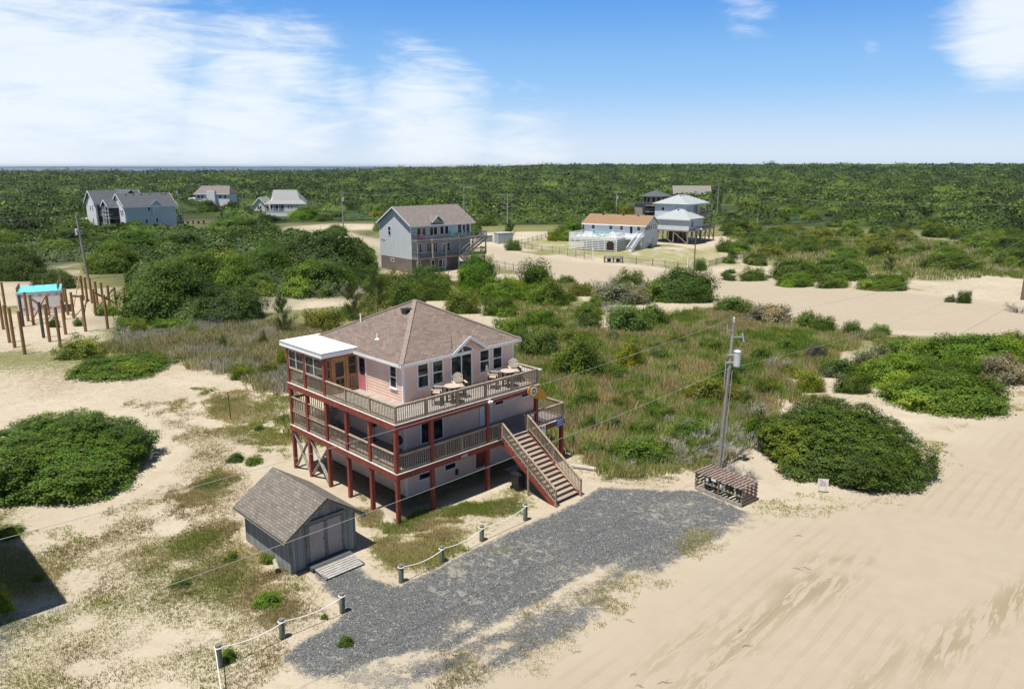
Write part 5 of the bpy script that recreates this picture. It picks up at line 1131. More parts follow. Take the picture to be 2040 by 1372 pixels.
# local x to the right/back, local y to the left/back
m = MB(); gwall(m, 0, 8.0, 0, 9.0, 3.25, 6.3); m.build('wall', BLUW, b_)
gable_roof(b_, 0, 8.0, 0, 9.0, 6.3, 8.3, ROOFA, 'y', .45, .2, hip=(4.2, 4.2))
m = MB(); gwall(m, 4.6, 13.0, 3.0, 12.0, 3.25, 9.75); m.build('wall', BLUW, b_)
gable_roof(b_, 4.6, 17.0, 3.0, 12.0, 9.75, 11.7, ROOFA, 'x', .6, .2, hip=(4.8, 4.8))
for x, y, z in ((3.2, 4.5, 8.1), (4.2, 5.6, 8.1), (5.2, 3.8, 8.0)): m = MB(); m.box(x, x + .5, y, y + .4, z - .15, z + .12); m.build('roof_vent', BLACK, b_)
for x in (8.5, 10, 11.5, 13): m = MB(); m.box(x, x + .5, 6.8, 7.3, 11.25, 11.6); m.build('roof_vent', BLACK, b_)
window(b_, 'f', 0, 1.3, 2.5, 3.9, 5.5, 'v', .09)
window(b_, 'l', 4.6, 9.2, 10.1, 7.6, 8.6, '', .08)
for a in (9.0, 10.2, 11.3): window(b_, 'f', 3.0, a, a + .9, 7.2, 9.2, '', .08)
for a in (9.0, 10.2, 11.3): window(b_, 'f', 3.0, a, a + .9, 3.5, 5.8, '', .08)
window(b_, 'r', 13.0, 5, 7, 7.2, 9.2, 'v', .08); window(b_, 'r', 13.0, 5, 7, 3.5, 5.6, 'v', .08)
deck(b_, 8.05, 16.6, .2, 2.98, 3.2, GREYD, GREYD, 'fr', step=.35); deck(b_, 13.02, 16.6, 3.0, 12, 3.2, GREYD, GREYD, 'r', step=.35)
deck(b_, 8.05, 16.6, 1.2, 2.98, 6.7, GREYD, GREYD, 'fr', step=.35); deck(b_, 13.02, 16.6, 3.0, 12, 6.7, GREYD, GREYD, 'r', step=.35)
part(b_, 'deck', GREYD, (.2, 8.02, -.9, -.02, 2.95, 3.15)); railing(b_, (.3, -.85), (8, -.85), 3.15, 1.0, GREYD, step=.35, w=.05)
dposts(b_, [(8.2, 1.3), (12.4, 1.3), (16.4, 1.3), (16.4, 6.5), (16.4, 11.8)], 3.2, 9.4, STI)
part(b_, 'floor_beam', STI, (-.05, 13.0, .02, 11.9, 2.9, 3.24))
dposts(b_, [(x, y) for x in (.2, 3.0, 5.6, 8.2, 10.8, 13.4, 16.2) for y in (.3, 4.2, 8.6)], -.3, 2.95, STI, .26, 'stilt')
for a, c in (((.1, 8.4, 2.8), (.1, 4.6, .0)), ((.1, 4.2, 2.8), (.1, .5, .0)), ((.4, .2, .2), (2.8, .2, 2.7)), ((5.8, .2, 2.7), (8.0, .2, .2)), ((8.4, .2, .2), (10.6, .2, 2.7)), ((13.2, .2, .2), (11, .2, 2.7)), ((13.6, .2, 2.7), (16, .2, .2))):
    m = MB(); m.bar(a, c, .08, .22); m.build('brace', STI, b_)
part(b_, 'store_room', paint('brown_store', (.12, .07, .05)), (5.9, 8.0, 4.4, 8.4, 0, 2.9)); m = MB(); m.box(3.4, 4.0, .5, .9, .8, 1.9); m.build('meter_cabinet', XAL, b_)
# --- timber house with dark hip roof behind it
ROOFD = shingle('dark_grey_shingles', (.075, .08, .09), (.13, .14, .155), (.10, .105, .12), .45, .2)
TANW = lapwall('tan_siding', (.36, .31, .24), .2, .3)
o8 = empty('tan_hip_roof_house', (54.6, 290.5, .8), R(35), 'tan timber house with dark grey hip roof and weathered decks behind the blue stilt house', 'house')
m = MB(); m.prism([(5.2 * math.cos(a), 5.2 * math.sin(a), 4.2) for a in [k_ * math.pi / 4 + .39 for k_ in range(8)]], (0, 0, 3.2)); m.build('wall', TANW, o8)
m = MB(); rp_ = [(6.6 * math.cos(a), 6.6 * math.sin(a), 7.2) for a in [k_ * math.pi / 4 + .39 for k_ in range(8)]]
for i in range(8): p_, q_ = rp_[i], rp_[(i + 1) % 8]; slab_roof_uv(m, [p_, q_, (0, 0, 9.4)], (q_[0] - p_[0], q_[1] - p_[1], 0), .12)
m.build('roof', ROOFD, o8, fix=False)
for i in range(8):
    a = (k_ := i) * math.pi / 4 + .785; m = MB(); cx_, cy_ = 4.83 * math.cos(a), 4.83 * math.sin(a); tx, ty = -math.sin(a), math.cos(a)
    for s in (-1, 1): m.bar((cx_ + tx * s * .9 - tx * .5, cy_ + ty * s * .9 - ty * .5, 6.0), (cx_ + tx * s * .9 + tx * .5, cy_ + ty * s * .9 + ty * .5, 6.0), .1, 1.7)
    m.build('window', GLASS, o8)
deck(o8, -7.5, 7.5, -7.5, 7.5, 4.1, GREYD, GREYD, 'flr', step=.45); part(o8, 'lower_wall', paint('dark_brown_boards', (.10, .085, .07)), (-4.5, 4.5, -4.5, 4.5, 0, 3.8))  # lower wall in one even dark brown
dposts(o8, [(x, y) for x in (-7.3, -2.5, 2.5, 7.3) for y in (-7.3, 7.3)] + [(-7.3, 0), (7.3, 0)], 0, 3.8, LG2, .25)
deck(o8, -9.5, -4.6, -6, 2, 1.9, GREYD, GREYD, 'fl', step=.45); part(o8, 'side_room', TANW, (-11, -9.52, -4, 0, 0, 4.6)); part(o8, 'side_room_roof', ROOFD, (-11.4, -9.1, -4.5, .5, 4.62, 4.8))
# --- grey roof far behind
fr_ = empty('grey_roof_house', (90, 425, 1.2), R(-8), 'distant house of which mainly the tan grey gable roof shows above the trees', 'house')
m = MB(); gwall(m, 0, 19, 0, 9, -4, 3.4, 7.2, 'x'); m.build('wall', paint('blue_grey_wall', (.30, .34, .38), .7), fr_); gable_roof(fr_, 0, 19, 0, 9, 3.4, 7.2, shingle('tan_grey_far', (.22, .20, .17), (.30, .28, .25), (.26, .24, .21), .5, .25), 'x', .8, .4)
window(fr_, 'r', 19, 3, 4, 4, 5, '', .1)
# --- big twin house on the left
TW = lapwall('twin_house_siding', (.58, .61, .62), .2, .2); WSD = lapwall('white_clapboard', (.72, .73, .74), .2, .2)
tw = empty('grey_twin_house', (-110.25, 217.35, 0), R(46), 'large twin gabled house with dark roofs, blue grey long wall and white gable ends', 'house')
m = MB(); gwall(m, 0, 14.3, 0, 9.5, .6, 8.1, 11.3, 'x'); m.build('wall', TW, tw)
gable_roof(tw, 0, 14.3, 0, 9.5, 8.1, 11.3, ROOFD, 'x', .5, .3)
part(tw, 'gable_cladding', WSD, (-.06, -.003, .02, 4.4, .6, 8.0)); m = MB(); m.prism([(-.003, .1, 8.05), (-.003, 9.4, 8.05), (-.003, 4.75, 11.15)], (-.05, 0, 0)); m.build('gable_face', WSD, tw)
m = MB(); m.box(-3.0, -.1, 4.45, 9.3, .4, .6); m.box(-3.0, -.1, 4.45, 9.3, 4.2, 4.4); m.build('porch_floor', GREYD, tw)
m = MB(); m.box(-.2, -.07, 4.5, 9.3, .7, 8.0); m.build('porch_screen', paint('dark_porch', (.05, .045, .045)), tw)
dposts(tw, [(-2.9, 4.6), (-2.9, 6.9), (-2.9, 9.2)], 0, 8.0, WHITE, .22, 'porch_post')
gable_roof(tw, -3.0, .0, 4.3, 9.4, 7.95, 9.6, ROOFD, 'x', .3, .3, name='porch_roof')
for z in (.6, 4.4):
    for z_ in (z + .9,): m = MB(); m.box(-2.98, -2.9, 4.7, 9.1, z_, z_ + .1); m.box(-2.98, -2.9, 4.7, 9.1, z_ + 1.2, z_ + 1.28); m.build('porch_rail', WHITE, tw)
for a0, z0 in ((1.0, 5.2), (2.3, 5.2), (1.2, 1.6), (2.4, 1.6)): window(tw, 'l', -.06, a0, a0 + .9, z0, z0 + 1.6, 'h', .1)
window(tw, 'f', 0, 6.3, 7.1, 6.2, 7.6, '', .12); window(tw, 'f', 0, 5.3, 6.1, 2.7, 4.1, '', .12); window(tw, 'f', 0, 8.3, 9.1, 2.9, 4.3, '', .12)
m = MB(); m.box(7.4, 9.8, -.5, 0, 4.9, 8.2); m.prism([(7.4, -.5, 8.2), (9.8, -.5, 8.2), (8.6, -.5, 9.3)], (0, 2, 0)); m.build('bay', TW, tw); window(tw, 'f', -.5, 8.1, 9.1, 7.3, 7.8, '', .08)
m = MB(); slab_roof_uv(m, [(7.15, -.85, 8.1), (8.6, -.85, 9.45), (8.6, 2, 9.45), (7.15, 2, 8.1)], (0, 1, 0), .1); slab_roof_uv(m, [(10.05, -.85, 8.1), (8.6, -.85, 9.45), (8.6, 2, 9.45), (10.05, 2, 8.1)], (0, 1, 0), .1); m.build('bay_roof', ROOFD, tw, fix=False)
m = MB(); m.bar((7.12, -.88, 8.05), (8.6, -.88, 9.4), .05, .25); m.bar((10.08, -.883, 8.05), (8.6, -.883, 9.4), .05, .25); m.build('bay_trim', WHITE, tw)
for x, y in ((2, 3.9), (4, 3.9), (6.2, 3.9), (8.6, 3.9), (9.3, 4.3), (12.0, 3.9), (13.2, 3.9)): m = MB(); m.box(x, x + .45, y, y + .4, 10.5, 11.0); m.build('roof_vent', BLACK, tw)
part(tw, 'rear_deck', wood('brown_deck', (.14, .09, .07), (.24, .17, .13)), (14.35, 17, 1, 8, 1.2, 1.5)); railing(tw, (17, 1), (17, 8), 1.5, 1.2, GREYD, step=.3); railing(tw, (14.4, 1), (17, 1), 1.5, 1.2, GREYD, step=.3)
dposts(tw, [(16.8, 1.2), (16.8, 7.8)], 0, 8.0, GREYD); flight(tw, (15, .9, 1.5), (19.5, -.2, 0), (0, 1.2, 0), GREYD, GREYD, 8)
m = MB(); gwall(m, -3.5, 10, 13, 21, 1.2, 8.8, 12.0, 'x'); m.build('rear_wall', WSD, tw)
gable_roof(tw, -3.5, 10, 13, 21, 8.8, 12.0, ROOFD, 'x', .5, .3, name='rear_roof'); gable_roof(tw, 1.5, 8.5, 8.0, 19, 9.6, 12.3, ROOFD, 'y', .3, .2, name='link_roof')
part(tw, 'link_wall', TW, (2.5, 8, 9.4, 13.0, 1, 9.4))
part(tw, 'dark_gallery', paint('dark_porch', (.05, .045, .045)), (-3.0, 8, 12.93, 12.995, 1.4, 8.4))
for z in (1.6, 4.9): part(tw, 'gallery_floor', GREYD, (-2.5, 2.4, 9.6, 12.9, z, z + .2)); railing(tw, (-2.5, 9.6), (2.4, 9.6), z + .2, 1, LG2, step=.3); railing(tw, (-2.5, 9.6), (-2.5, 12.9), z + .2, 1, LG2, step=.3)
for a0, z0 in ((15, 6.2), (17, 6.2), (15.5, 2.6), (18.2, 9.4)): window(tw, 'l', -3.5, a0, a0 + .9, z0, z0 + 1.5, 'h', .1)
dposts(tw, [(-2.4, 9.7), (2.2, 9.7)], 0, 8.4, WHITE, .22, 'porch_post')
# --- cream porch house
CRM = lapwall('cream_siding', (.66, .63, .56), .2, .2); ROOFL = shingle('light_grey_roof', (.27, .27, .27), (.38, .38, .38), (.33, .33, .33), .5, .2)
ph = empty('cream_porch_house', (-100.0, 296.5, 0), R(0), 'cream cottage with light grey roofs, a front porch and white railings among dense trees', 'house')
m = MB(); gwall(m, 4.5, 17.0, 2.5, 11, 1.8, 5.2); m.build('wall', CRM, ph)
m = MB(); gwall(m, 0, 4.2, 0, 9, 1.8, 4.9, 7.3, 'y'); m.build('wing_wall', CRM, ph); gable_roof(ph, 0, 4.2, 0, 9, 4.9, 7.3, ROOFL, 'y', .4, .3, name='wing_roof')
m = MB(); gwall(m, 6.5, 16, 3.5, 10, 5.2, 5.3, None); m.box(6.6, 16, 3.6, 9.9, 5.3, 6.2); m.build('upper_wall', CRM, ph)
gable_roof(ph, 6.2, 17.6, 1.6, 11.5, 5.3, 9.9, ROOFL, 'x', .4, .4, hip=(.01, 3.0)); m = MB(); m.prism([(6.1, 1.6, 5.4), (6.1, 11, 5.4), (6.1, 6.5, 9.7)], (.15, 0, 0)); m.build('gable_wall', paint('white_gable', (.72, .72, .70)), ph)
m = MB(); slab_roof_uv(m, [(4.4, -.4, 4.9), (20.5, -.4, 4.9), (17.5, 3.2, 6.3), (5.5, 3.2, 6.3)], (1, 0, 0), .12); m.build('porch_roof', ROOFL, ph, fix=False)
m = MB(); m.box(4.4, 20.5, -.44, -.4, 4.65, 4.95); m.build('fascia', WHITE, ph)
part(ph, 'porch_floor', LG2, (4.3, 20.3, -.2, 2.4, 1.6, 1.85)); dposts(ph, [(4.6, 0), (7.2, 0), (9.4, 0), (11.6, 0), (17.6, 0), (20.1, 0)], 0, 4.8, WHITE, .2, 'porch_post')
railing(ph, (4.6, 0), (11.6, 0), 1.85, 1, WHITE, step=.3); part(ph, 'bay_room', CRM, (11.8, 16.8, -.1, 2.4, 1.6, 4.7))
for a in (13.0, 14.2): window(ph, 'f', -.1, a, a + .8, 3.0, 4.2, '', .1)
window(ph, 'f', 0, 1.2, 1.9, 2.7, 4.3, '', .1); window(ph, 'f', 0, 2.2, 2.9, 2.7, 4.3, '', .1)
for a in (5.4, 7.6, 9.8): window(ph, 'f', 2.5, a, a + 1.0, 2.2, 4.3, '', .1)
part(ph, 'base_lattice', PWH, (4.5, 16.8, -.15, -.12, 0, 1.5)); 
for x, y in ((13.2, 3.4), (14.6, 3.4)): m = MB(); m.tube([(x, y, 6), (x, y, 7.3)], .12, 6); m.build('vent_pipe', WHITE, ph)
# --- far white house
fw = empty('far_white_house', (-155.0, 375.0, 2.0), R(-3), 'farthest small white house with a grey brown hip roof at the upper left', 'house')
m = MB(); gwall(m, 0, 17, 0, 9, -2, 4.3); m.build('wall', WSD, fw); gable_roof(fw, 0, 17, 0, 9, 4.3, 7.6, ROOFG, 'x', .5, .3, hip=(2.2, 1.6))
part(fw, 'front_bay', WSD, (6.6, 10.6, -1.8, -.02, -2, 5.4)); part(fw, 'side_deck', PWH, (-3.5, -.02, 0, 6, .8, 1.8))
for a in (1.2, 3.0, 12.0, 14.4): window(fw, 'f', 0, a, a + 1.2, 1.6, 3.2, '', .12)
# --- neighbour just outside the left edge: its roof throws the shadow in the lower left corner
nb = empty('unseen_neighbour_house', (-22.3, 27.6, 0), R(44.5), 'tall neighbouring house just left of the view that shades the lower left corner', 'house')
m = MB(); gwall(m, -11, -.6, .6, 9.2, 2.6, 10.8); m.build('wall', LGREY, nb); gable_roof(nb, -10.4, -.6, .6, 9.2, 11.0, 13.0, ROOFG, 'y', .6, .2, hip=(4.5, 4.5))
dposts(nb, [(x, y) for x in (-10.6, -6, -.8) for y in (.8, 4.8, 9.0)], -.3, 2.6, STI, .3, 'stilt')
for a in (2, 4.6, 7): window(nb, 'r', -.6, a, a + 1, 7.6, 9.2, 'h', .1); window(nb, 'r', -.6, a, a + 1, 4, 5.6, 'h', .1)
for a in (-9, -6, -3): window(nb, 'f', .6, a, a + 1, 7.6, 9.2, 'h', .1); window(nb, 'f', .6, a, a + 1, 4, 5.6, 'h', .1)
# ------------------------------------------------------------ vegetation
def leafmat(name, usecol=True, trans=.35, rough=.55, spec=.25):
    m, t, b = pbase(name); a = t.n.new('ShaderNodeAttribute'); a.attribute_name = 'Col'
    c = a.outputs['Color']
    if usecol:
        oi = t.n.new('ShaderNodeObjectInfo'); c = t.mix(1.0, c, oi.outputs['Color'], 'MULTIPLY')
    t.put(b.inputs['Base Color'], c); b.inputs['Roughness'].default_value = rough; b.inputs['Specular IOR Level'].default_value = spec
    tr_ = t.n.new('ShaderNodeBsdfTranslucent'); t.l.new(t.mix(1.0, c, (1.1, 1.15, .5), 'MULTIPLY'), tr_.inputs[0])
    mx = t.n.new('ShaderNodeMixShader'); mx.inputs[0].default_value = trans; t.l.new(b.outputs[0], mx.inputs[1]); t.l.new(tr_.outputs[0], mx.inputs[2])
    t.l.new(mx.outputs[0], t.n['Material Output'].inputs['Surface']); return m
LEAF = leafmat('foliage'); BLADE = leafmat('grass_blades', False, .25, .7, .1); TWIG = paint('grey_dead_twigs', (.36, .33, .30), .9, .2, 4); BARK = paint('shrub_bark', (.16, .13, .10), .9, .25, 6)
def unit(v): return v / (np.linalg.norm(v, axis=1, keepdims=True) + 1e-9)
def leaf_quads(P, N, size, aspect, rng, curl=.0):
    """diamond leaves at P with normals N"""
    n = len(P); a = unit(np.cross(N, unit(rng.normal(size=(n, 3))))); b = np.cross(N, a)
    s = (size * rng.uniform(.6, 1.4, n))[:, None]
    V = np.stack([P - a * s, P - b * s * aspect, P + a * s + N * s * curl, P + b * s * aspect], 1)
    return V.reshape(-1, 3), np.arange(4 * n).reshape(n, 4)
def shape_r(D, rng_c, amp, k):
    C = unit(rng_c.normal(size=(k, 3)) * [1, 1, .8]); C[:, 2] = np.abs(C[:, 2]); w = rng_c.uniform(.5, 1, k); sg = rng_c.uniform(.12, .4, k)
    r = np.zeros(len(D))
    for i in range(k): r = np.maximum(r, w[i] * np.exp(-((1 - D @ C[i]) / (sg[i] ** 2))))
    return 1 - amp + amp * r
def crown_mesh(name, n, leaf, seed, amp=.3, lumps=16, clusters=220, csize=.09, aspect=.55, up=.25, flat=1.0, vary=.35, hue=.25, core=.86, shell=.05, pal=None, spread=.8, cz=.0):
    """leafy dome of unit radius and unit height: uneven lumps, leaf clumps with gaps between them"""
    rng = np.random.default_rng(seed); rc = lambda: np.random.default_rng(seed + 999)
    def dirs(k):
        z = rng.uniform(-.04, 1, k) ** 1.0; ph = rng.uniform(0, 2 * np.pi, k); r = np.sqrt(np.maximum(0, 1 - z * z)); return np.stack([r * np.cos(ph), r * np.sin(ph), z], 1)
    DC = dirs(clusters); RC = shape_r(DC, rc(), amp, lumps) * rng.uniform(1 - shell * 1.6, 1 + shell * 1.2, clusters)
    cc = rng.uniform(0, 1, clusters); ch = rng.uniform(0, 1, clusters)
    k = int(n * spread); ci = rng.integers(0, clusters, k)
    P1 = DC[ci] * RC[ci][:, None]; off = rng.normal(size=(k, 3)) * csize * [1, 1, .75]; P1 = P1 + off
    D2 = dirs(n - k); R2 = shape_r(D2, rc(), amp, lumps) * rng.uniform(1 - shell * 2, 1.0, n - k); P2 = D2 * R2[:, None]
    P = np.concatenate([P1, P2]); c0 = np.concatenate([cc[ci], rng.uniform(0, .6, n - k)]); h0 = np.concatenate([ch[ci], rng.uniform(0, 1, n - k)])
    P[:, 2] = np.maximum(P[:, 2], -.02) * flat
    Nn = unit(unit(P + 1e-6) * .9 + np.array([0, 0, up]) + rng.normal(size=P.shape) * .42)
    V, Fq = leaf_quads(P, Nn, leaf, aspect, rng)
    # colour: own tone of each clump (leaf age and kind), small change leaf to leaf
    br = (1 - vary) + vary * 1.6 * c0 + rng.uniform(-.12, .12, len(P)); yl = hue * (h0 - .5) + rng.uniform(-.06, .06, len(P))
    PC = unit(np.random.default_rng(seed + 5).normal(size=(5, 3)) * [1, 1, .4]); PC[:, 2] = np.abs(PC[:, 2]) + .2; PC = unit(PC); pd_ = (unit(P + 1e-6) @ PC.T); pt = np.clip((pd_[:, :3].max(1) - .90 + rng.normal(size=len(P)) * .015) / .05, 0, 1); pk = np.clip((pd_[:, 3:].max(1) - .88 + rng.normal(size=len(P)) * .015) / .06, 0, 1)
    br = br * (1 + .40 * pt - .28 * pk); yl = yl + .14 * pt
    col = np.stack([br * (1 + 1.5 * yl), br * (1 + .35 * yl), br * (1 - .9 * yl), np.ones(len(P))], 1)
    col = np.repeat(np.clip(col, .05, 3), 4, 0)
    # inner leaf mass
    nu, nv = 26, 9; ph = np.linspace(0, 2 * np.pi, nu, endpoint=False); th = np.linspace(0, np.pi / 2, nv)
    T_, Ph = np.meshgrid(th, ph, indexing='ij'); DD = np.stack([np.cos(T_) * np.cos(Ph), np.cos(T_) * np.sin(Ph), np.sin(T_)], -1).reshape(-1, 3)
    rr_ = shape_r(DD, rc(), amp, lumps) * core; VC = DD * rr_[:, None]; VC[:, 2] *= flat; VC[:nu, 2] = -.06
    iq = np.arange(nu * nv).reshape(nv, nu); FC = np.stack([iq[:-1], np.roll(iq[:-1], -1, 1), np.roll(iq[1:], -1, 1), iq[1:]], -1).reshape(-1, 4) + len(V)
    V = np.concatenate([V, VC]); Fq = np.concatenate([Fq, FC]); col = np.concatenate([col, np.tile([.6, .62, .6, 1], (len(VC), 1))])
    return np_mesh(name, V, Fq, LEAF, {'Col': col})
PR_OAK_HI = [crown_mesh('foliage', 75000, .0105, s, .34, 30, 1500, .024, .6, .45, 1, .50, .26, .88, .035) for s in (1, 2)]
PR_OAK = [crown_mesh('foliage', 16000, .021, 10 + s, .34, 20, 420, .055, .6, .35, 1, .45, .22, .86, .06) for s in range(4)]
PR_MYR = [crown_mesh('foliage', 6500, .036, 20 + s, .42, 12, 150, .085, .42, .5, 1, .45, .30, .74, .10) for s in range(5)]
PR_SML = [crown_mesh('foliage', 2200, .065, 30 + s, .40, 9, 60, .12, .40, .5, 1, .45, .30, .66, .12) for s in range(4)]
def pine_mesh(seed, n=5200):
    rng = np.random.default_rng(seed); Ps = []; Ns = []; cs = []
    nb = 46
    for i in range(nb):
        z = rng.uniform(.06, .98); a = rng.uniform(0, 2 * np.pi); L_ = (1 - z) ** .55 * rng.uniform(.6, 1.1) * .95 + .12
        k = n // nb; f = rng.uniform(.25, 1.05, k); p = np.stack([L_ * f * np.cos(a), L_ * f * np.sin(a), z + .28 * L_ * f ** 1.5], 1) + rng.normal(size=(k, 3)) * [.05, .05, .045]
        Ps.append(p); d = np.array([np.cos(a), np.sin(a), .7]); Ns.append(np.tile(d, (k, 1)) + rng.normal(size=(k, 3)) * .5); cs.append(np.full(k, rng.uniform(.65, 1.25)))
    P = np.concatenate(Ps); P[:, 2] /= 1.05; A = unit(np.concatenate(Ns)); c = np.concatenate(cs); s = rng.uniform(.03, .055, len(P))[:, None]
    B = unit(np.cross(A, rng.normal(size=P.shape))); V = np.stack([P - A * s, P - B * s * .16, P + A * s, P + B * s * .16], 1).reshape(-1, 3)
    col = np.stack([c, c, c * .95, np.ones(len(c))], 1); return np_mesh('crown', V, np.arange(len(V)).reshape(-1, 4), LEAF, {'Col': np.repeat(col, 4, 0)})
PR_PINE = [pine_mesh(s) for s in (5, 6, 7)]
def twig_mesh(seed, n=170, mat=TWIG, name='twigs', spread=.9):
    rng = random.Random(seed); m = MB()
    def grow(p, d, L_, r, lv):
        q = p + d * L_; mid = p + d * L_ * .5 + Vector((rng.uniform(-1, 1), rng.uniform(-1, 1), rng.uniform(-.5, 1))) * L_ * .10
        m.tube([p, mid, q], [r, r * .8, r * .55], 3, cap=False)
        if lv:
            for _ in range(3):
                e = (d + Vector((rng.uniform(-1, 1), rng.uniform(-1, 1), rng.uniform(-.25, .8))) * .65).normalized(); grow(p.lerp(q, rng.uniform(.45, 1)), e, L_ * rng.uniform(.5, .75), r * .55, lv - 1)
    for _ in range(n // 12):
        a = rng.uniform(0, 6.28); e = rng.uniform(.1, 1.0) ; d = Vector((math.cos(a) * spread, math.sin(a) * spread, e)).normalized()
        grow(Vector((math.cos(a) * .15 * rng.random(), math.sin(a) * .15 * rng.random(), 0)), d, rng.uniform(.35, .55), .019, 3)
    return m.build(name, mat, fix=False)
def take(o): me = o.data; bpy.data.objects.remove(o); return me
PR_DEAD = [take(twig_mesh(s, 340)) for s in (1, 2, 3)]
sm = MB(); rs = random.Random(3)
for i in range(7):
    a = i * .9; sm.tube([(0.04 * math.cos(a), .04 * math.sin(a), -.05), (.18 * math.cos(a), .18 * math.sin(a), .3), (.5 * math.cos(a), .5 * math.sin(a), .62)], [.03, .022, .01], 5)
PR_STEM = take(sm.build('stem', BARK, fix=False)); tm_ = MB(); tm_.tube([(0, 0, -.05), (.02, 0, .4), (0, .01, .9)], [.035, .022, .006], 6)
for i in range(9): a = i * 2.4; z = .12 + i * .085; tm_.tube([(0, 0, z), (.45 * (1 - z) * math.cos(a), .45 * (1 - z) * math.sin(a), z + .12)], [.012, .004], 4)
PR_TRUNK = take(tm_.build('trunk', BARK, fix=False))
KC = {'oak': (.100, .166, .021), 'dark': (.074, .120, .021), 'mid': (.132, .212, .023), 'olive': (.180, .208, .028), 'lime': (.250, .305, .022), 'fresh': (.135, .235, .018), 'grey': (.20, .195, .11), 'pine': (.088, .128, .026), 'bayb': (.110, .182, .030)}
rv = random.Random(77); NV = [0]
def bush(x, y, rx, ry, h, kind, label, proto=None, group=None, rot=None, name='shrub', z=None, stem=True):
    col = KC[kind]; big = max(rx, ry) > 3.2
    me = proto or rv.choice(PR_PINE if kind == 'pine' else (PR_OAK if big and kind in ('oak', 'dark', 'mid', 'bayb', 'fresh') else (PR_MYR if max(rx, ry) > .9 else PR_SML)))
    z = float(gheight(x, y)) if z is None else z
    o = empty('pine_tree' if kind == 'pine' else name, (x, y, z), rot if rot is not None else 0, label, 'pine tree' if kind == 'pine' else 'shrub', group)
    c = bpy.data.objects.new('crown' if kind == 'pine' else 'foliage', me); COL.objects.link(c); c.parent = o
    gs = 1.0 if me in PR_OAK_HI else (1.08 if me in PR_OAK else (1.0 if kind == 'pine' else 1.17)); c.scale = (rx * gs, ry * gs, h * (gs if h > .7 else 1)); v = rv.uniform(.85, 1.18); w_ = rv.uniform(-.10, .10)
    c.color = (col[0] * v * (1 + w_), col[1] * v, col[2] * v, 1)
    s = bpy.data.objects.new('trunk' if kind == 'pine' else 'stem', PR_TRUNK if kind == 'pine' else PR_STEM); COL.objects.link(s); s.parent = o; s.scale = (rx, ry, h)
    NV[0] += 1
    return o
def px_bush(ul, ur, vb, vt, h, kind, label, proto=None, group=None, dmax=1.6, **k):
    if kind == 'pine': ul, ur = ul - 8, ur + 8
    """shrub given by the outline it has in the photograph; real place, width, depth and height come out of it"""
    u = (ul + ur) / 2; h = h * (1.38 if h > .7 else 1.1)
    def fit(ry):
        x0, y0, _ = at(u, vb); cy = y0 + ry * .92; cx = x0 * cy / y0 if y0 else x0
        dep = cy * CP + (H_ - h * .3) * SP; rx = (ur - ul) / 2 / F_ * dep
        top = min(proj(cx, cy + ry * .95 * math.cos(a), h * math.sin(a))[1] for a in [i * math.pi / 16 for i in range(9)])
        return cx, cy, rx, top
    lo, hi = .1, 60
    for _ in range(30):
        mid_ = (lo + hi) / 2
        if fit(mid_)[3] > vt: lo = mid_
        else: hi = mid_
    cx, cy, rx, _ = fit(lo); ry = min(lo, rx * dmax); ry = max(ry, rx * .45)
    cx, cy, rx, _ = fit(ry)
    return bush(cx, cy, rx * .95, ry, h, kind, label, proto, group, **k)
DL = {}
def dead(u, v, r, h, label, group='bare grey brushwood'):
    x, y, _ = at(u, v); o = bpy.data.objects.new('dead_shrub', rv.choice(PR_DEAD)); COL.objects.link(o); o.location = (x, y, float(gheight(x, y))); o.scale = (r, r, h); o.rotation_euler = (0, 0, rv.uniform(0, 6.28))
    tag(o, label, 'shrub', group); DL.setdefault(label, []).append(o); return o
# near shrubs, one by one
px_bush(-95, 352, 1036, 806, 2.5, 'oak', 'huge dark green dome of low oak scrub at the left edge', PR_OAK_HI[0], rot=R(20))
px_bush(1462, 1852, 984, 784, 2.9, 'oak', 'huge rounded dark green bush behind the small white sign', PR_OAK_HI[1], rot=R(-10))
px_bush(150, 348, 758, 698, .9, 'mid', 'flat oval green ground-hugging shrub on sand at the left', PR_OAK[1])
px_bush(118, 210, 718, 664, 1.7, 'olive', 'olive green bush at the front corner of the piling field')
px_bush(453, 489, 922, 895, .6, 'dark', 'small dark shrub above the shed roof'); px_bush(487, 525, 928, 902, .5, 'mid', 'small bright green tuft shrub beside the small dark shrub')
px_bush(506, 527, 858, 844, .35, 'dark', 'tiny dark shrub between metal stake and house'); px_bush(505, 566, 1213, 1170, .5, 'fresh', 'fresh green weed clump left of the rope posts')
px_bush(673, 707, 1288, 1258, .4, 'oak', 'dark green weed growing in the gravel drive', PR_SML[0]); px_bush(440, 474, 1318, 1282, .5, 'fresh', 'green weed at the foot of the nearest rope post')
px_bush(-12, 32, 1218, 1168, .8, 'lime', 'yellow green shrub inside the shadow at the left edge'); px_bush(448, 478, 1120, 1092, .35, 'oak', 'small green shrub left of the shed wall')
px_bush(516, 552, 1122, 1094, .6, 'mid', 'green weeds growing against the shed side wall'); px_bush(638, 655, 1232, 1216, .3, 'fresh', 'tiny green sprout near the rope and gravel edge'); px_bush(340, 385, 1170, 1148, .25, 'oak', 'low green weeds in the dry grass below the shed')
px_bush(1742, 2016, 830, 738, 1.7, 'mid', 'spreading green shrub above the sand at the right'); px_bush(1700, 1890, 778, 700, 2.0, 'fresh', 'bright green shrub left of centre in the right thicket')
px_bush(1830, 2060, 735, 656, 2.2, 'fresh', 'tall leafy green shrub at the upper right thicket'); px_bush(1755, 1880, 720, 662, 1.9, 'mid', 'green shrub between the road and the right thicket'); px_bush(1622, 1720, 752, 706, 1.4, 'bayb', 'loose green shrub at the left end of the right thicket')
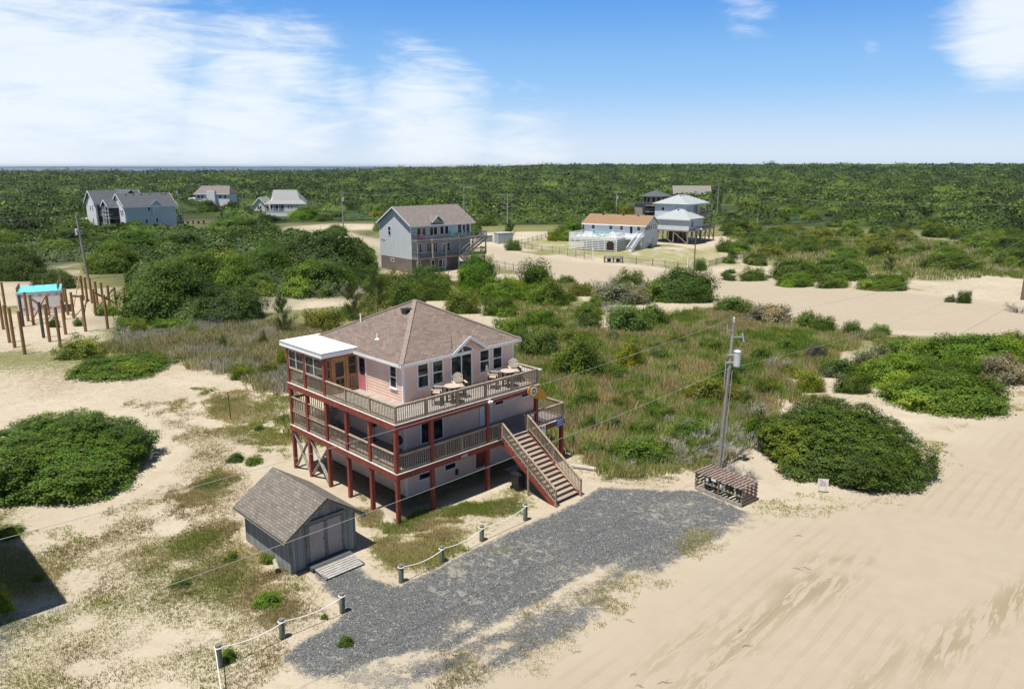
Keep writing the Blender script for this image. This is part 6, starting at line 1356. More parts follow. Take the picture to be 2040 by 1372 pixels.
px_bush(1690, 1800, 745, 690, 1.6, 'grey', 'grey green shrub in the middle of the right thicket'); px_bush(1925, 2060, 770, 700, 1.6, 'grey', 'grey brown leafed shrub at the right edge'); px_bush(1890, 2010, 800, 745, 1.5, 'mid', 'green shrub at the right corner of the right thicket')
px_bush(1580, 1645, 782, 733, 1.5, 'lime', 'yellow green round shrub above the huge right bush'); px_bush(1356, 1476, 804, 752, 1.7, 'olive', 'olive shrub directly left of the transformer pole'); px_bush(1405, 1478, 780, 722, 2.2, 'mid', 'green shrub behind the transformer pole')
px_bush(1222, 1290, 737, 672, 2.2, 'lime', 'bright yellow green shrub standing alone in the marsh grass'); px_bush(1200, 1300, 667, 598, 2.6, 'bayb', 'round dark shrub with pine-like shoots above the marsh grass', None); px_bush(1260, 1335, 655, 600, 2.1, 'mid', 'round green shrub right beside the round dark one')
px_bush(1088, 1215, 757, 688, 3.0, 'mid', 'tall loose green shrub right of the pink house roof'); px_bush(1030, 1120, 715, 640, 2.6, 'bayb', 'green shrub behind the right corner of the pink house roof')
px_bush(1272, 1446, 604, 530, 3.6, 'oak', 'isolated glossy dark green dome at the near edge of the sand road'); px_bush(1168, 1300, 608, 556, 2.4, 'grey', 'grey green half-bare shrub left of the glossy dome'); px_bush(1220, 1290, 580, 552, 2.6, 'oak', 'dark shrub between grey shrub and sand road')
px_bush(1262, 1285, 800, 772, .9, 'mid', 'small green shrub in the grass left of the olive shrub'); px_bush(1210, 1345, 925, 862, 1.2, 'mid', 'low green shrub beside grey twigs left of the pole'); px_bush(1330, 1420, 880, 828, 1.2, 'fresh', 'bright green low shrub left of the pole foot')
px_bush(1250, 1310, 872, 830, 1.0, 'mid', 'green shrub at the back of the brushwood'); px_bush(1480, 1530, 880, 815, 1.8, 'fresh', 'narrow bright green shrub between pole and huge bush'); px_bush(1126, 1150, 890, 862, .7, 'fresh', 'small green shrub right of the deck corner post')
px_bush(1395, 1440, 925, 895, .6, 'grey', 'low grey green growth at the foot of the transformer pole'); px_bush(1360, 1420, 905, 865, 1.0, 'fresh', 'green shrub left of the pole base'); px_bush(1300, 1350, 915, 880, .8, 'dark', 'low dark shrub in front of the brushwood'); px_bush(1200, 1250, 915, 882, .8, 'bayb', 'low green shrub at the left end of the brushwood'); px_bush(1150, 1180, 905, 880, .6, 'olive', 'low olive shrub in the dry grass by the driftwood board')
px_bush(1416, 1504, 625, 584, 1.8, 'oak', 'dark wind-shaped shrub above the transformer pole'); px_bush(1488, 1578, 652, 596, 2.0, 'grey', 'grey twiggy shrub right of the wind-shaped one'); px_bush(1576, 1634, 660, 614, 1.8, 'bayb', 'dark green shrub third along the row below the road'); px_bush(1614, 1668, 662, 630, 1.5, 'mid', 'green shrub fourth along the row below the road')
px_bush(1674, 1722, 668, 636, 1.3, 'mid', 'green shrub at the right end of the row below the road'); px_bush(1730, 1775, 668, 648, 1.0, 'fresh', 'small green shrub above the right thicket')
px_bush(540, 590, 668, 613, 3.2, 'pine', 'small bushy pine behind the screened porch'); px_bush(604, 690, 662, 607, 2.4, 'olive', 'olive green shrub behind the left corner of the pink roof'); px_bush(676, 730, 640, 580, 3.4, 'pine', 'pine just left above the pink house roof')
px_bush(715, 790, 625, 560, 3.6, 'pine', 'broad pine above the left slope of the pink roof'); px_bush(770, 850, 612, 552, 3.0, 'bayb', 'green shrub above the roof vent of the pink house'); px_bush(835, 905, 600, 548, 2.8, 'mid', 'green shrub right behind the roof peak')
px_bush(552, 572, 735, 690, 1.7, 'lime', 'yellow green sapling just left of the screened porch'); px_bush(455, 520, 757, 722, 1.3, 'lime', 'yellow green shrub at the left of the deck'); px_bush(515, 560, 748, 725, 1.1, 'olive', 'olive shrub between yellow green shrub and porch')
px_bush(432, 457, 695, 672, 1.1, 'mid', 'round green shrub in the grey grass'); px_bush(514, 536, 690, 662, 1.3, 'olive', 'small upright shrub in the grass before the pine'); px_bush(372, 397, 667, 647, 1.0, 'fresh', 'bright green shrub at the edge of the big oak thicket')
px_bush(262, 298, 668, 634, 1.5, 'olive', 'green shrub with red twigs by the last piling'); px_bush(96, 122, 652, 630, 1.0, 'dark', 'dark shrub between the pilings')
px_bush(145, 168, 650, 636, .8, 'bayb', 'low green plant in the sand among the pilings'); px_bush(190, 245, 630, 602, 1.3, 'fresh', 'leafy green plant behind the rightmost brace')
px_bush(1905, 1937, 604, 575, 1.6, 'dark', 'small dark shrub alone on the sand by the far road'); px_bush(1880, 1905, 602, 592, .8, 'bayb', 'low shrub left of the lone dark shrub')
px_bush(1762, 1779, 545, 522, 2.2, 'pine', 'tiny pine on the bare sand at the right'); px_bush(1090, 1112, 480, 458, 2.6, 'lime', 'bright young tree at the left of the white deck house lawn')
px_bush(1005, 1040, 500, 480, 2.0, 'bayb', 'rounded shrub at the end of the sand fence by the road'); px_bush(1005, 1030, 482, 458, 3.4, 'pine', 'cedar right of the utility cabinets'); px_bush(1098, 1190, 480, 438, 3.6, 'oak', 'large dark bush behind the left sand fence')
px_bush(1425, 1462, 500, 478, 2.4, 'bayb', 'green shrub right of the stilt house'); px_bush(1448, 1470, 515, 500, 1.4, 'dark', 'small dark shrub on the lawn edge'); px_bush(1380, 1412, 540, 522, 1.8, 'bayb', 'green shrub around the foot of the lamp pole'); px_bush(1290, 1302, 496, 484, 1.0, 'bayb', 'small shrub at the gable wall of the white deck house')
px_bush(1530, 1640, 562, 510, 2.8, 'oak', 'dark mounded shrub at the left of the far roadside group'); px_bush(1600, 1735, 560, 508, 2.8, 'oak', 'long dark mounded shrub along the far side of the road'); px_bush(1540, 1625, 572, 540, 1.7, 'fresh', 'brighter green shrub in front of the far roadside group')
px_bush(1620, 1700, 575, 545, 1.6, 'mid', 'mid green shrub in front of the far roadside group'); px_bush(1700, 1822, 580, 543, 1.9, 'mid', 'green shrub at the right end of the far roadside group'); px_bush(1820, 1962, 541, 508, 2.4, 'oak', 'wide dark dome on the sand at the far right')
px_bush(1722, 1762, 513, 490, 2.2, 'dark', 'round dark shrub in pale grass at the far right'); px_bush(1975, 2060, 530, 498, 2.6, 'bayb', 'dome shrub at the right edge of the far sand'); px_bush(1975, 2060, 490, 465, 3.0, 'oak', 'dark shrub at the right edge below the wood')
# extra shrubs crowding the grass behind the house and the right thicket
for a in ((-10, 45, 1080, 1040, .5, 'mid', 'low green growth in the shadow at the left edge'), (60, 95, 1160, 1135, .4, 'olive', 'low olive weeds near the shadow corner'), (1470, 1530, 560, 532, 1.8, 'mid', 'green shrub left of the far roadside group'), (1640, 1720, 520, 490, 2.2, 'mid', 'green shrub in pale grass above the far roadside group'), (1560, 1640, 505, 478, 2.4, 'bayb', 'bluish shrub above the roadside dark mound'), (1850, 1930, 520, 488, 2.2, 'mid', 'green shrub left above the wide dark dome'), (740, 800, 460, 430, 2.8, 'oak', 'dark shrub behind the gable of the grey siding house'), (925, 965, 470, 440, 2.6, 'mid', 'green shrub left of the small utility cabinet'), (1060, 1110, 700, 655, 1.6, 'mid', 'mid green shrub just right of the pink house eave'), (1110, 1160, 690, 650, 1.5, 'olive', 'olive shrub between the eave shrub and the yellow green one'), (1150, 1205, 660, 622, 1.5, 'dark', 'dark shrub left of the round dark shrub above the marsh'),
          (1210, 1260, 755, 722, 1.1, 'mid', 'low green shrub below the lone yellow green shrub'), (1290, 1340, 720, 690, 1.0, 'bayb', 'bluish shrub in the middle of the marsh grass'), (1330, 1372, 690, 662, 1.1, 'olive', 'olive shrub in the upper marsh grass'), (1390, 1440, 705, 672, 1.2, 'mid', 'green shrub left of the transformer'),
          (1490, 1540, 720, 688, 1.2, 'bayb', 'bluish shrub right of the transformer'), (1540, 1590, 700, 668, 1.1, 'mid', 'green shrub in the marsh below the roadside row'), (1600, 1650, 715, 680, 1.3, 'grey', 'grey green shrub at the marsh edge'), (1500, 1560, 790, 752, 1.3, 'olive', 'olive shrub above the huge right bush'),
          (1140, 1200, 812, 775, 1.1, 'mid', 'green shrub right of the upper deck corner'), (1215, 1262, 815, 785, .9, 'olive', 'olive shrub in the grass right of the deck'), (1150, 1195, 860, 832, .9, 'bayb', 'bluish shrub right of the lower deck'), (1290, 1350, 840, 806, 1.0, 'mid', 'low green shrub between olive shrub and brushwood'),
          (1660, 1740, 785, 742, 1.5, 'oak', 'dark green shrub at the lower left of the right thicket'), (1780, 1880, 760, 708, 1.9, 'oak', 'dark green shrub in the core of the right thicket'), (1860, 1960, 760, 710, 1.8, 'fresh', 'bright shrub in the core of the right thicket'), (1960, 2060, 700, 655, 1.6, 'olive', 'olive shrub at the right end by the far road'),
          (1700, 1790, 735, 686, 1.7, 'oak', 'dark shrub at the top left of the right thicket'), (1840, 1900, 820, 788, 1.2, 'mid', 'green shrub at the bottom tip of the right thicket'), (600, 660, 720, 690, 1.1, 'mid', 'green shrub hidden left of the porch roof'), (230, 300, 660, 630, 1.2, 'mid', 'low green growth at the foot of the broad oak dome'),
          (300, 380, 655, 636, .9, 'fresh', 'bright low growth below the broad oak dome'), (1440, 1500, 505, 478, 1.8, 'mid', 'green shrub at the right end of the lawn'), (1480, 1530, 530, 500, 1.6, 'bayb', 'bluish shrub behind the curved sand fence'), (1500, 1560, 512, 486, 1.8, 'olive', 'olive shrub above the far roadside group'),
          (1190, 1230, 436, 405, 5.0, 'oak', 'tall tree crown left of the brown roofed house'), (1225, 1268, 440, 402, 5.0, 'olive', 'olive tree crown behind the brown roof'), (1440, 1500, 470, 432, 3.4, 'oak', 'dark crown right of the stilt house'), (470, 500, 440, 412, 3.5, 'mid', 'green crown left of the cream porch house'),
          (575, 640, 440, 408, 3.6, 'fresh', 'bright crown right of the cream porch house'), (395, 440, 425, 400, 4.0, 'oak', 'spreading crown on the sand right of the twin house'), (440, 490, 428, 400, 4.0, 'dark', 'dark crown between twin house and porch house'), (500, 560, 446, 424, 2.0, 'dark', 'dark shrubs before the cream porch railing'),
          (150, 200, 470, 440, 3.0, 'mid', 'green shrub at the left foot of the twin house'), (190, 250, 475, 448, 2.6, 'oak', 'dark shrub before the white gable of the twin house'), (250, 360, 485, 456, 2.6, 'mid', 'green shrub row before the long wall of the twin house'), (640, 700, 470, 445, 2.4, 'oak', 'dark shrub at the pole right of the porch house')):
    px_bush(*a)
# the thickets left of and behind the house: countable domes
OT = 'domes of the coastal thicket'
for a in ((258, 430, 648, 505, 5.0, 'oak', 'broad dark oak dome right of the pilings'), (390, 535, 648, 560, 3.4, 'dark', 'low dark oak dome with its right end on the sand'), (330, 460, 600, 480, 5.0, 'oak', 'tall dark dome behind the broad oak dome'),
          (420, 520, 590, 500, 4.2, 'mid', 'green dome at the crest left of the sandy gully'), (545, 750, 560, 452, 6.0, 'dark', 'massive dark tree crown left of the grey siding house'), (560, 715, 592, 512, 3.6, 'mid', 'rounded green dome below the massive dark crown'), (480, 590, 570, 480, 4.2, 'oak', 'green dome in the hollow of the left thicket'),
          (410, 565, 475, 430, 3.8, 'oak', 'long dark thicket dome below the cream porch house'), (200, 330, 520, 450, 4.2, 'oak', 'green thicket dome in front of the twin house'), (300, 430, 515, 460, 4.2, 'bayb', 'green thicket dome right of the twin house front'), (90, 200, 500, 450, 4.0, 'oak', 'thicket dome behind the left pole'),
          (-40, 110, 560, 490, 4.6, 'dark', 'dark thicket dome at the left edge'), (60, 160, 575, 530, 2.6, 'dark', 'dark bush behind the turquoise covered block'), (-60, 60, 500, 452, 4.2, 'oak', 'green thicket dome high at the left edge'), (165, 290, 545, 480, 4.0, 'mid', 'green dome just right of the left pole'),
          (905, 1000, 578, 500, 4.4, 'fresh', 'fresh green bush below the stair of the grey house'), (800, 900, 590, 532, 3.6, 'bayb', 'dark bush in front of the grey house basement'), (760, 830, 580, 540, 2.6, 'olive', 'olive bush right of the yellow kayak'), (950, 1060, 600, 550, 2.8, 'fresh', 'fresh green bush in front of the picket fence'),
          (1030, 1110, 572, 522, 3.4, 'oak', 'rounded bush at the right end of the picket fence'), (1050, 1140, 610, 558, 2.8, 'mid', 'green bush at the right of the middle scrub'), (880, 960, 625, 575, 2.4, 'olive', 'olive bush above the pink roof right slope'), (960, 1030, 630, 585, 2.2, 'oak', 'dark bush above the right slope of the pink roof'),
          (720, 790, 580, 545, 2.0, 'bayb', 'low bush at the foot of the grey house wall'), (700, 760, 560, 530, 2.2, 'dark', 'dark bush left of the kayak'), (1130, 1185, 590, 560, 1.6, 'olive', 'small olive bush left of the grey half-bare shrub'),
          (1045, 1110, 650, 612, 1.8, 'fresh', 'fresh green bush behind the right slope'), (980, 1060, 672, 630, 2.0, 'mid', 'green bush against the right eave of the pink house'), (1140, 1200, 640, 600, 1.6, 'mid', 'bush left of the round dark shrub'), (1090, 1130, 660, 632, 1.3, 'fresh', 'square looking green bush behind the house')):
    px_bush(*a, group=OT)
SC_ = [([(-60, 445), (190, 448), (360, 480), (520, 480), (560, 560), (530, 590), (240, 500), (110, 520), (-60, 500)], 16, (3.2, 5.2), 'within the dense left thicket'),
       ([(740, 560), (900, 560), (1130, 560), (1210, 620), (1060, 650), (900, 590), (830, 600), (740, 600)], 26, (1.0, 2.0), 'in the scrub behind the pink house'),
       ([(1450, 455), (2060, 470), (2060, 510), (1820, 505), (1640, 500), (1480, 500)], 60, (1.6, 4.0), 'in pale grass below the right-hand wood'),
       ([(1440, 410), (2100, 430), (2100, 465), (1450, 452)], 30, (2.6, 5.0), 'at the right-hand wood edge'),
       ([(560, 432), (760, 415), (1000, 425), (1180, 425), (1200, 438), (1000, 440), (960, 450), (740, 450), (600, 440)], 20, (2.4, 4.2), 'at the wood edge behind the grey siding house'),
       ([(1120, 640), (1420, 630), (1700, 690), (1560, 780), (1440, 840), (1180, 900), (1130, 800)], 42, (.5, 1.15), 'scattered in the marsh grass'),
       ([(1500, 520), (1540, 500), (1450, 560), (1430, 520)], 6, (.8, 1.6), 'between lawn and the far roadside group')]
rs2 = random.Random(5); KW = {'oak': 'dark green', 'dark': 'deep green', 'mid': 'mid green', 'bayb': 'bluish green', 'olive': 'olive', 'fresh': 'bright green'}; sgroups = []
for pts, n, (r0, r1), lab in SC_:
    us = [p[0] for p in pts]; vs = [p[1] for p in pts]; P = np.array(pts, float); k = 0; tries = 0; done = []; grp_ = []
    while k < n and tries < 4000:
        tries += 1; u, v = rs2.uniform(min(us), max(us)), rs2.uniform(min(vs), max(vs))
        if sdf(P, np.array([u]), np.array([v]))[0] < 0: continue
        x, y, _ = at(u, v); r = rs2.uniform(r0, r1)
        if any((x - a) ** 2 + (y - b_) ** 2 < (.75 * (r + c)) ** 2 for a, b_, c in done): continue
        done.append((x, y, r)); k += 1
        kd = rs2.choice(['oak', 'mid', 'bayb', 'dark', 'olive', 'fresh'] if v > 560 else ['oak', 'mid', 'bayb', 'dark', 'oak', 'olive'])
        grp_.append(bush(x, y, r, r * rs2.uniform(.8, 1.15), r * rs2.uniform(.7, 1.0), kd, KW[kd], None, 'shrubs ' + lab, rs2.uniform(0, 6.28)))
    order(grp_, '{d} shrub ' + lab + ', {o}')
# grey brushwood
for u, v, r, h in ((1262, 905, 1.5, 1.1), (1310, 900, 1.8, 1.4), (1375, 912, 1.7, 1.3), (1405, 895, 1.8, 1.5), (1395, 860, 1.6, 1.2), (1460, 905, 1.4, 1.2), (1495, 890, 1.5, 1.6), (1500, 830, 1.5, 1.7), (1345, 850, 1.5, 1.1), (1280, 860, 1.3, 1.0), (1440, 935, 1.5, .9), (1480, 945, 1.3, .7), (1180, 850, 1.0, .9), (1340, 915, 1.8, 1.3), (1425, 905, 1.6, 1.4), (1375, 880, 1.8, 1.4), (1465, 870, 1.5, 1.3), (1240, 925, 1.3, .8), (1430, 870, 1.5, 1.2)): dead(u, v, r, h, 'bare grey brushwood near the transformer pole')
for u, v, r, h in ((600, 585, 3.0, 2.4), (635, 588, 3.2, 2.6), (670, 585, 3.0, 2.4), (700, 590, 2.4, 2.0), (1190, 580, 3, 2.4), (1235, 575, 3.2, 3), (1275, 585, 3, 2.6), (1215, 620, 2, 1.8)): dead(u, v, r, h, 'pale leafless brush on sand in the middle distance', 'pale leafless brush')
dead(432, 648, 1.3, 2.0, 'white leafless shrub in front of the low dark oak dome', None); dead(1550, 735, 1.6, 1.6, 'white branching dead shrub in the marsh grass at the right', None); dead(1655, 748, 1.3, 1.2, 'dead branches at the left end of the right thicket', None); dead(2030, 620, 2.4, 1.6, 'brown brush at the foot of the right edge pole', None); dead(245, 665, 1.6, 1.2, 'grey twigs beside the green shrub with red twigs', None); dead(960, 760, 1.2, .8, 'dead twigs', None) if 0 else None
dead(1085, 700, 1.5, 1.8, 'grey bare shrub beside the tall loose green shrub', None); dead(1560, 640, 1.6, 1.6, 'grey bare twigs among the row below the road', None)

for lab, os_ in DL.items():
    if len(os_) > 1: order(os_, '{d}, {o}')
# ------------------------------------------------------------ grasses (stuff)
rg = np.random.default_rng(8)
def grass(name, polys, n, h0, h1, pal, lab, wid=.012, nb=5, spreadr=.10, dens_noise=None, thr=.0, lean=.35, inv=None, edge=1.6):
    Ps = []
    for pts, share in polys:
        PW = poly_w(pts); lo = PW.min(0); hi = PW.max(0); k = int(n * share); got = np.zeros((0, 2))
        while len(got) < k:
            c = rg.uniform(lo, hi, (k * 2, 2)); c = c[(sdf(PW, c[:, 0], c[:, 1]) + (fbm(c[:, 0], c[:, 1], 2.5, 4, 4) - .5) * 5) / edge > rg.uniform(0, 1, len(c))]
            if dens_noise: c = c[fbm(c[:, 0], c[:, 1], dens_noise, 3, 51) + rg.uniform(-.08, .08, len(c)) > thr]
            if inv is not None and len(c): c = c[sdf(inv, c[:, 0], c[:, 1]) < -.05]
            got = np.concatenate([got, c])
        Ps.append(got[:k])
    P = np.concatenate(Ps); N = len(P)
    u_ = fbm(P[:, 0], P[:, 1], 5.0, 4, 12); v_ = fbm(P[:, 0], P[:, 1], 2.2, 3, 33)
    pal = np.array(pal); idx_ = np.clip(((u_ - .28) / .44 * len(pal) + rg.normal(size=N) * .55), 0, len(pal) - 1e-3).astype(int)
    tc_ = pal[idx_] * (.75 + .5 * v_)[:, None]
    P = np.repeat(P, nb, 0); tc_ = np.repeat(tc_, nb, 0); M = len(P)
    a = rg.uniform(0, 2 * np.pi, M); r = rg.uniform(0, spreadr, M); hs_ = rg.uniform(h0, h1, M) * (.6 + .8 * np.repeat(v_, nb))
    bx_ = P[:, 0] + r * np.cos(a); by_ = P[:, 1] + r * np.sin(a); z0 = gheight(bx_, by_) - .03
    ln = rg.uniform(.1, lean, M) * hs_; tx = bx_ + ln * np.cos(a); ty = by_ + ln * np.sin(a); wa = rg.uniform(0, np.pi, M); w_ = wid * rg.uniform(.7, 1.5, M)
    wx, wy = w_ * np.cos(wa), w_ * np.sin(wa)
    V = np.stack([np.stack([bx_ - wx, by_ - wy, z0], 1), np.stack([bx_ + wx, by_ + wy, z0], 1), np.stack([(bx_ + tx) / 2 + wx * .8, (by_ + ty) / 2 + wy * .8, z0 + hs_ * .62], 1), np.stack([tx, ty, z0 + hs_], 1)], 1).reshape(-1, 3)
    cc = tc_ * rg.uniform(.75, 1.25, (M, 1)); cc = np.concatenate([cc, np.ones((M, 1))], 1)
    me = np_mesh(name, V, np.arange(4 * M).reshape(M, 4), BLADE, {'Col': np.repeat(cc, 4, 0)})
    o = bpy.data.objects.new(name, me); COL.objects.link(o); return tag(o, lab, 'grass', None, 'stuff')
GRV = poly_w(GRAVEL)
MPAL = [(.16, .23, .04), (.23, .28, .06), (.31, .34, .10), (.39, .38, .16), (.42, .36, .18), (.38, .27, .13), (.36, .34, .20), (.27, .31, .08), (.20, .27, .05), (.16, .24, .04), (.34, .35, .13)]
grass('marsh_grass', [(MARSH_R, 1.0)], 34000, .35, .85, MPAL, 'tall mixed green and reddish marsh grass right of the pink house', .022, 6, .22, edge=.6)
grass('grey_grass', [(MARSH_L, 1.0)], 15000, .4, .9, [(.38, .35, .29), (.48, .44, .36), (.42, .36, .22), (.28, .30, .12), (.42, .35, .20)], 'tall grey and straw coloured grass left of the screened porch', .022, 6, .22)
grass('pale_grass', [(MARSH_F, 1.0)], 12000, .5, 1.1, [(.36, .32, .18), (.44, .37, .22), (.17, .23, .05), (.26, .29, .09), (.14, .20, .04)], 'pale grass among scattered shrubs beyond the far road', .06, 5, .6)
grass('scrub_grass', [(SCRUB, 1.0)], 11000, .25, .6, MPAL, 'rough grass between the shrubs behind the pink house', .03, 6, .3)
grass('lawn_grass', [(LAWN1, .36), (LAWN2, .34), (GREEN1, .10), (BROWN1, .14), (SHADEG, .06)], 50000, .06, .20, [(.24, .27, .06), (.34, .33, .11), (.44, .37, .19), (.46, .37, .21), (.19, .24, .05)], 'short patchy grass around the pink house and shed', .010, 5, .10, 1.6, .36, .6, GRV)
grass('sand_tufts', [(SPARSE, .8), (BROWN1, .2)], 44000, .04, .14, [(.34, .29, .14), (.27, .28, .08), (.33, .25, .14), (.22, .17, .09), (.36, .34, .14), (.25, .28, .07)], 'sparse dry tufts on the sand at the lower left', .010, 5, .08, 2.0, .40, .7, GRV)
grass('roadside_tufts', [([(1040, 640), (1420, 600), (1700, 665), (1440, 622)], .1), ([(1900, 840), (1700, 990), (1880, 900), (2040, 810), (2040, 830)], .1), (FRINGE, .45), (EDGES, .25), ([(1190, 960), (1390, 970), (1360, 930), (1200, 935)], .15)], 9000, .05, .14, [(.32, .33, .09), (.40, .35, .17), (.24, .23, .10)], 'thin green tufts along the gravel and road edges', .010, 5, .08, 1.4, .44, .7, None)
grass('verge_grass', [([(1065, 548), (1160, 566), (1250, 580), (1245, 590), (1140, 578), (1060, 560)], .5), ([(1690, 668), (2060, 690), (2060, 712), (1900, 700), (1740, 690)], .5)], 3500, .12, .3, [(.22, .22, .08), (.16, .19, .05), (.3, .26, .13)], 'thin strip of grass along the edge of the far road', .03, 5, .3)

# ------------------------------------------------------------ the woods beyond: canopy with leaf clumps (stuff)
CLEAR = [[(880, 462), (1080, 474), (1150, 458), (1080, 449), (960, 447), (880, 440)], [(560, 470), (770, 500), (770, 455), (690, 446), (560, 455)], [(362, 470), (415, 470), (428, 440), (420, 428), (372, 430)],
         [(1140, 505), (1470, 505), (1462, 462), (1440, 452), (1300, 446), (1150, 452)], [(1432, 424), (1462, 434), (1470, 412), (1440, 404)], [(1560, 452), (1660, 451), (1650, 446), (1565, 447)]]
CLW = [poly_w(c) for c in CLEAR]
def fp(K, deg, x0, x1, y0, y1): c, s_ = math.cos(R(deg)), math.sin(R(deg)); return np.array([(K[0] + x * c - y * s_, K[1] + x * s_ + y * c) for x, y in ((x0, y0), (x1, y0), (x1, y1), (x0, y1))])
CLW += [fp((-110.25, 217.35), 46, -5, 19, -1.5, 22.5), fp((-100, 296.5), 0, -1, 21, -14, 12), fp((-155, 375), -3, -4, 18, -3, 10), fp((54.6, 290.5), 10, -14, 10, -48, 9), fp((90, 425), -8, -1, 20, -3, 10)]
NEARP = poly_w([(-3000, 520), (-200, 500), (190, 470), (365, 470), (470, 446), (600, 446), (760, 442), (900, 446), (1000, 447), (1180, 448), (1300, 442), (1440, 450), (1500, 452), (1620, 448), (2100, 470), (2600, 480), (5200, 500), (5200, 900), (-3000, 900)])
def crown_tone(X, Y, cell, seed):
    xi = np.floor(X / cell).astype(int); yi = np.floor(Y / cell).astype(int); best = np.full(X.shape, 9e9); tone = np.zeros(X.shape)
    for dx in (-1, 0, 1):
        for dy in (-1, 0, 1):
            a = xi + dx; b_ = yi + dy; h1 = _G[(a * 7 + b_ * 13 + seed) & 255, (a * 3 - b_ * 5 + seed * 2) & 255]; h2 = _G[(a * 11 - b_ * 3 + seed * 5) & 255, (a + b_ * 17 + 7) & 255]; h3 = _G[(a * 5 + b_ * 29 + 3) & 255, (a * 19 + b_ * 23 + seed) & 255]
            cx = (a + .15 + .7 * h1) * cell; cy = (b_ + .15 + .7 * h2) * cell; r = cell * (.50 + .42 * h3); d2 = ((X - cx) ** 2 + (Y - cy) ** 2) / r ** 2
            t_ = d2 < best; best = np.where(t_, d2, best); tone = np.where(t_, (h1 * 3.7 + h2 * 5.3) % 1, tone)
    return tone
def wtone(X, Y):
    d = np.hypot(X, Y); return np.where(d < 480, crown_tone(X, Y, 6.0, 3), np.where(d < 1300, crown_tone(X, Y, 13.0, 9), crown_tone(X, Y, 26.0, 9)))
def canopy(X, Y, cell, hh, seed):
    xi = np.floor(X / cell).astype(int); yi = np.floor(Y / cell).astype(int); out = np.zeros(X.shape)
    for dx in (-1, 0, 1):
        for dy in (-1, 0, 1):
            a = xi + dx; b_ = yi + dy; h1 = _G[(a * 7 + b_ * 13 + seed) & 255, (a * 3 - b_ * 5 + seed * 2) & 255]; h2 = _G[(a * 11 - b_ * 3 + seed * 5) & 255, (a + b_ * 17 + 7) & 255]; h3 = _G[(a * 5 + b_ * 29 + 3) & 255, (a * 19 + b_ * 23 + seed) & 255]
            cx = (a + .15 + .7 * h1) * cell; cy = (b_ + .15 + .7 * h2) * cell; r = cell * (.50 + .42 * h3); d2 = ((X - cx) ** 2 + (Y - cy) ** 2) / r ** 2
            out = np.maximum(out, hh * (.55 + .45 * h3 + .35 * (h1 - .5)) * np.sqrt(np.maximum(0, 1 - d2)))
    return out * 1.05 + hh * .04
def wood_h(X, Y):
    d = np.hypot(X, Y); c1 = canopy(X, Y, 6.0, 4.2, 3); c2 = canopy(X, Y, 13.0, 6.4, 9); c3 = canopy(X, Y, 26.0, 8.0, 9)
    w1 = 1 - ramp_(d, 420, 700); w3 = ramp_(d, 1100, 1700)
    h = np.maximum(c1 * (1 - .4 * (1 - w1)), c2 * (.75 + .25 * (1 - w1))) * (1 - w3) + np.maximum(c3, c2) * w3
    h = h * (.30 + 1.45 * fbm(X, Y, 42, 4, 90)); tl = ramp_(crown_tone(X, Y, 34.0, 5), .93, .95) * ramp_(d, 500, 900); h = h + tl * 3.2 * canopy(X, Y, 7.0, 1.0, 3)
    mask = ramp_(-sdf(NEARP, X, Y), 0, 10)
    for c in CLW: mask = mask * ramp_(-sdf(c, X, Y), 0, 3)
    # thin scrub with sandy and grassy gaps on the right, closed wood elsewhere
    gap = ramp_(fbm(X, Y, 20, 4, 77), .34, .40); rt = ramp_(X / np.maximum(Y, 1), .22, .34) * (1 - .8 * ramp_(Y, 330, 800))
    mask = mask * (1 - rt * (1 - gap)); gap2 = ramp_(fbm(X, Y, 60, 4, 17), .33, .37); mask = mask * (1 - (1 - gap2) * .9 * (1 - ramp_(Y, 900, 1300)))
    mask = mask * (1 - ramp_(Y, 1700, 1850) * (1 - ramp_(X / np.maximum(Y, 1), -.06, .02)))
    return h * mask
def surfn(f, X, Y, e):
    h = f(X, Y); return unit(np.stack([(h - f(X + e, Y)) / e, (h - f(X, Y + e)) / e, np.full(X.shape, .8)], 1))
def axis2(lo, hi, st, g):
    a = [lo]
    while a[-1] < hi: a.append(a[-1] + st); st *= g
    return np.array(a)
# rows follow distance; columns keep a steady angle so near rows are fine and far rows coarse
yr = axis2(140, 4600, .9, 1.0066); ang = np.linspace(-.98, .98, 900)
YY, AA = np.meshgrid(yr, ang, indexing='ij'); XX = AA * YY
WH = wood_h(XX, YY); ZZ = gheight(XX, YY) + WH * .82 - .5 * (WH < .25) 
wc = fbm(XX, YY, 18, 3, 61); wl = fbm(XX, YY, 120, 3, 62)
def wcol(w, l, n, tone=None):
    g = (.55 + .9 * w)[..., None] * (1 if tone is None else (.48 + 1.15 * tone ** 1.5)[..., None]); base = np.array([.038, .076, .013]) * (1 - l[..., None]) * 1.0 + np.array([.086, .126, .020]) * l[..., None]
    return np.concatenate([base * g, np.ones((*w.shape, 1))], -1)
idx = np.arange(YY.size).reshape(YY.shape); Q = np.stack([idx[:-1, :-1], idx[:-1, 1:], idx[1:, 1:], idx[1:, :-1]], -1).reshape(-1, 4)
keep = (WH.ravel()[Q] > .3).any(1); Q = Q[keep]; used = np.unique(Q); rem = np.zeros(YY.size, int); rem[used] = np.arange(len(used))
CV_ = np.stack([XX, YY, ZZ], -1).reshape(-1, 3)[used]; CC_ = wcol(wc, wl, 0, wtone(XX, YY)).reshape(-1, 4)[used] * [.8, .8, .8, 1]; Q = rem[Q]
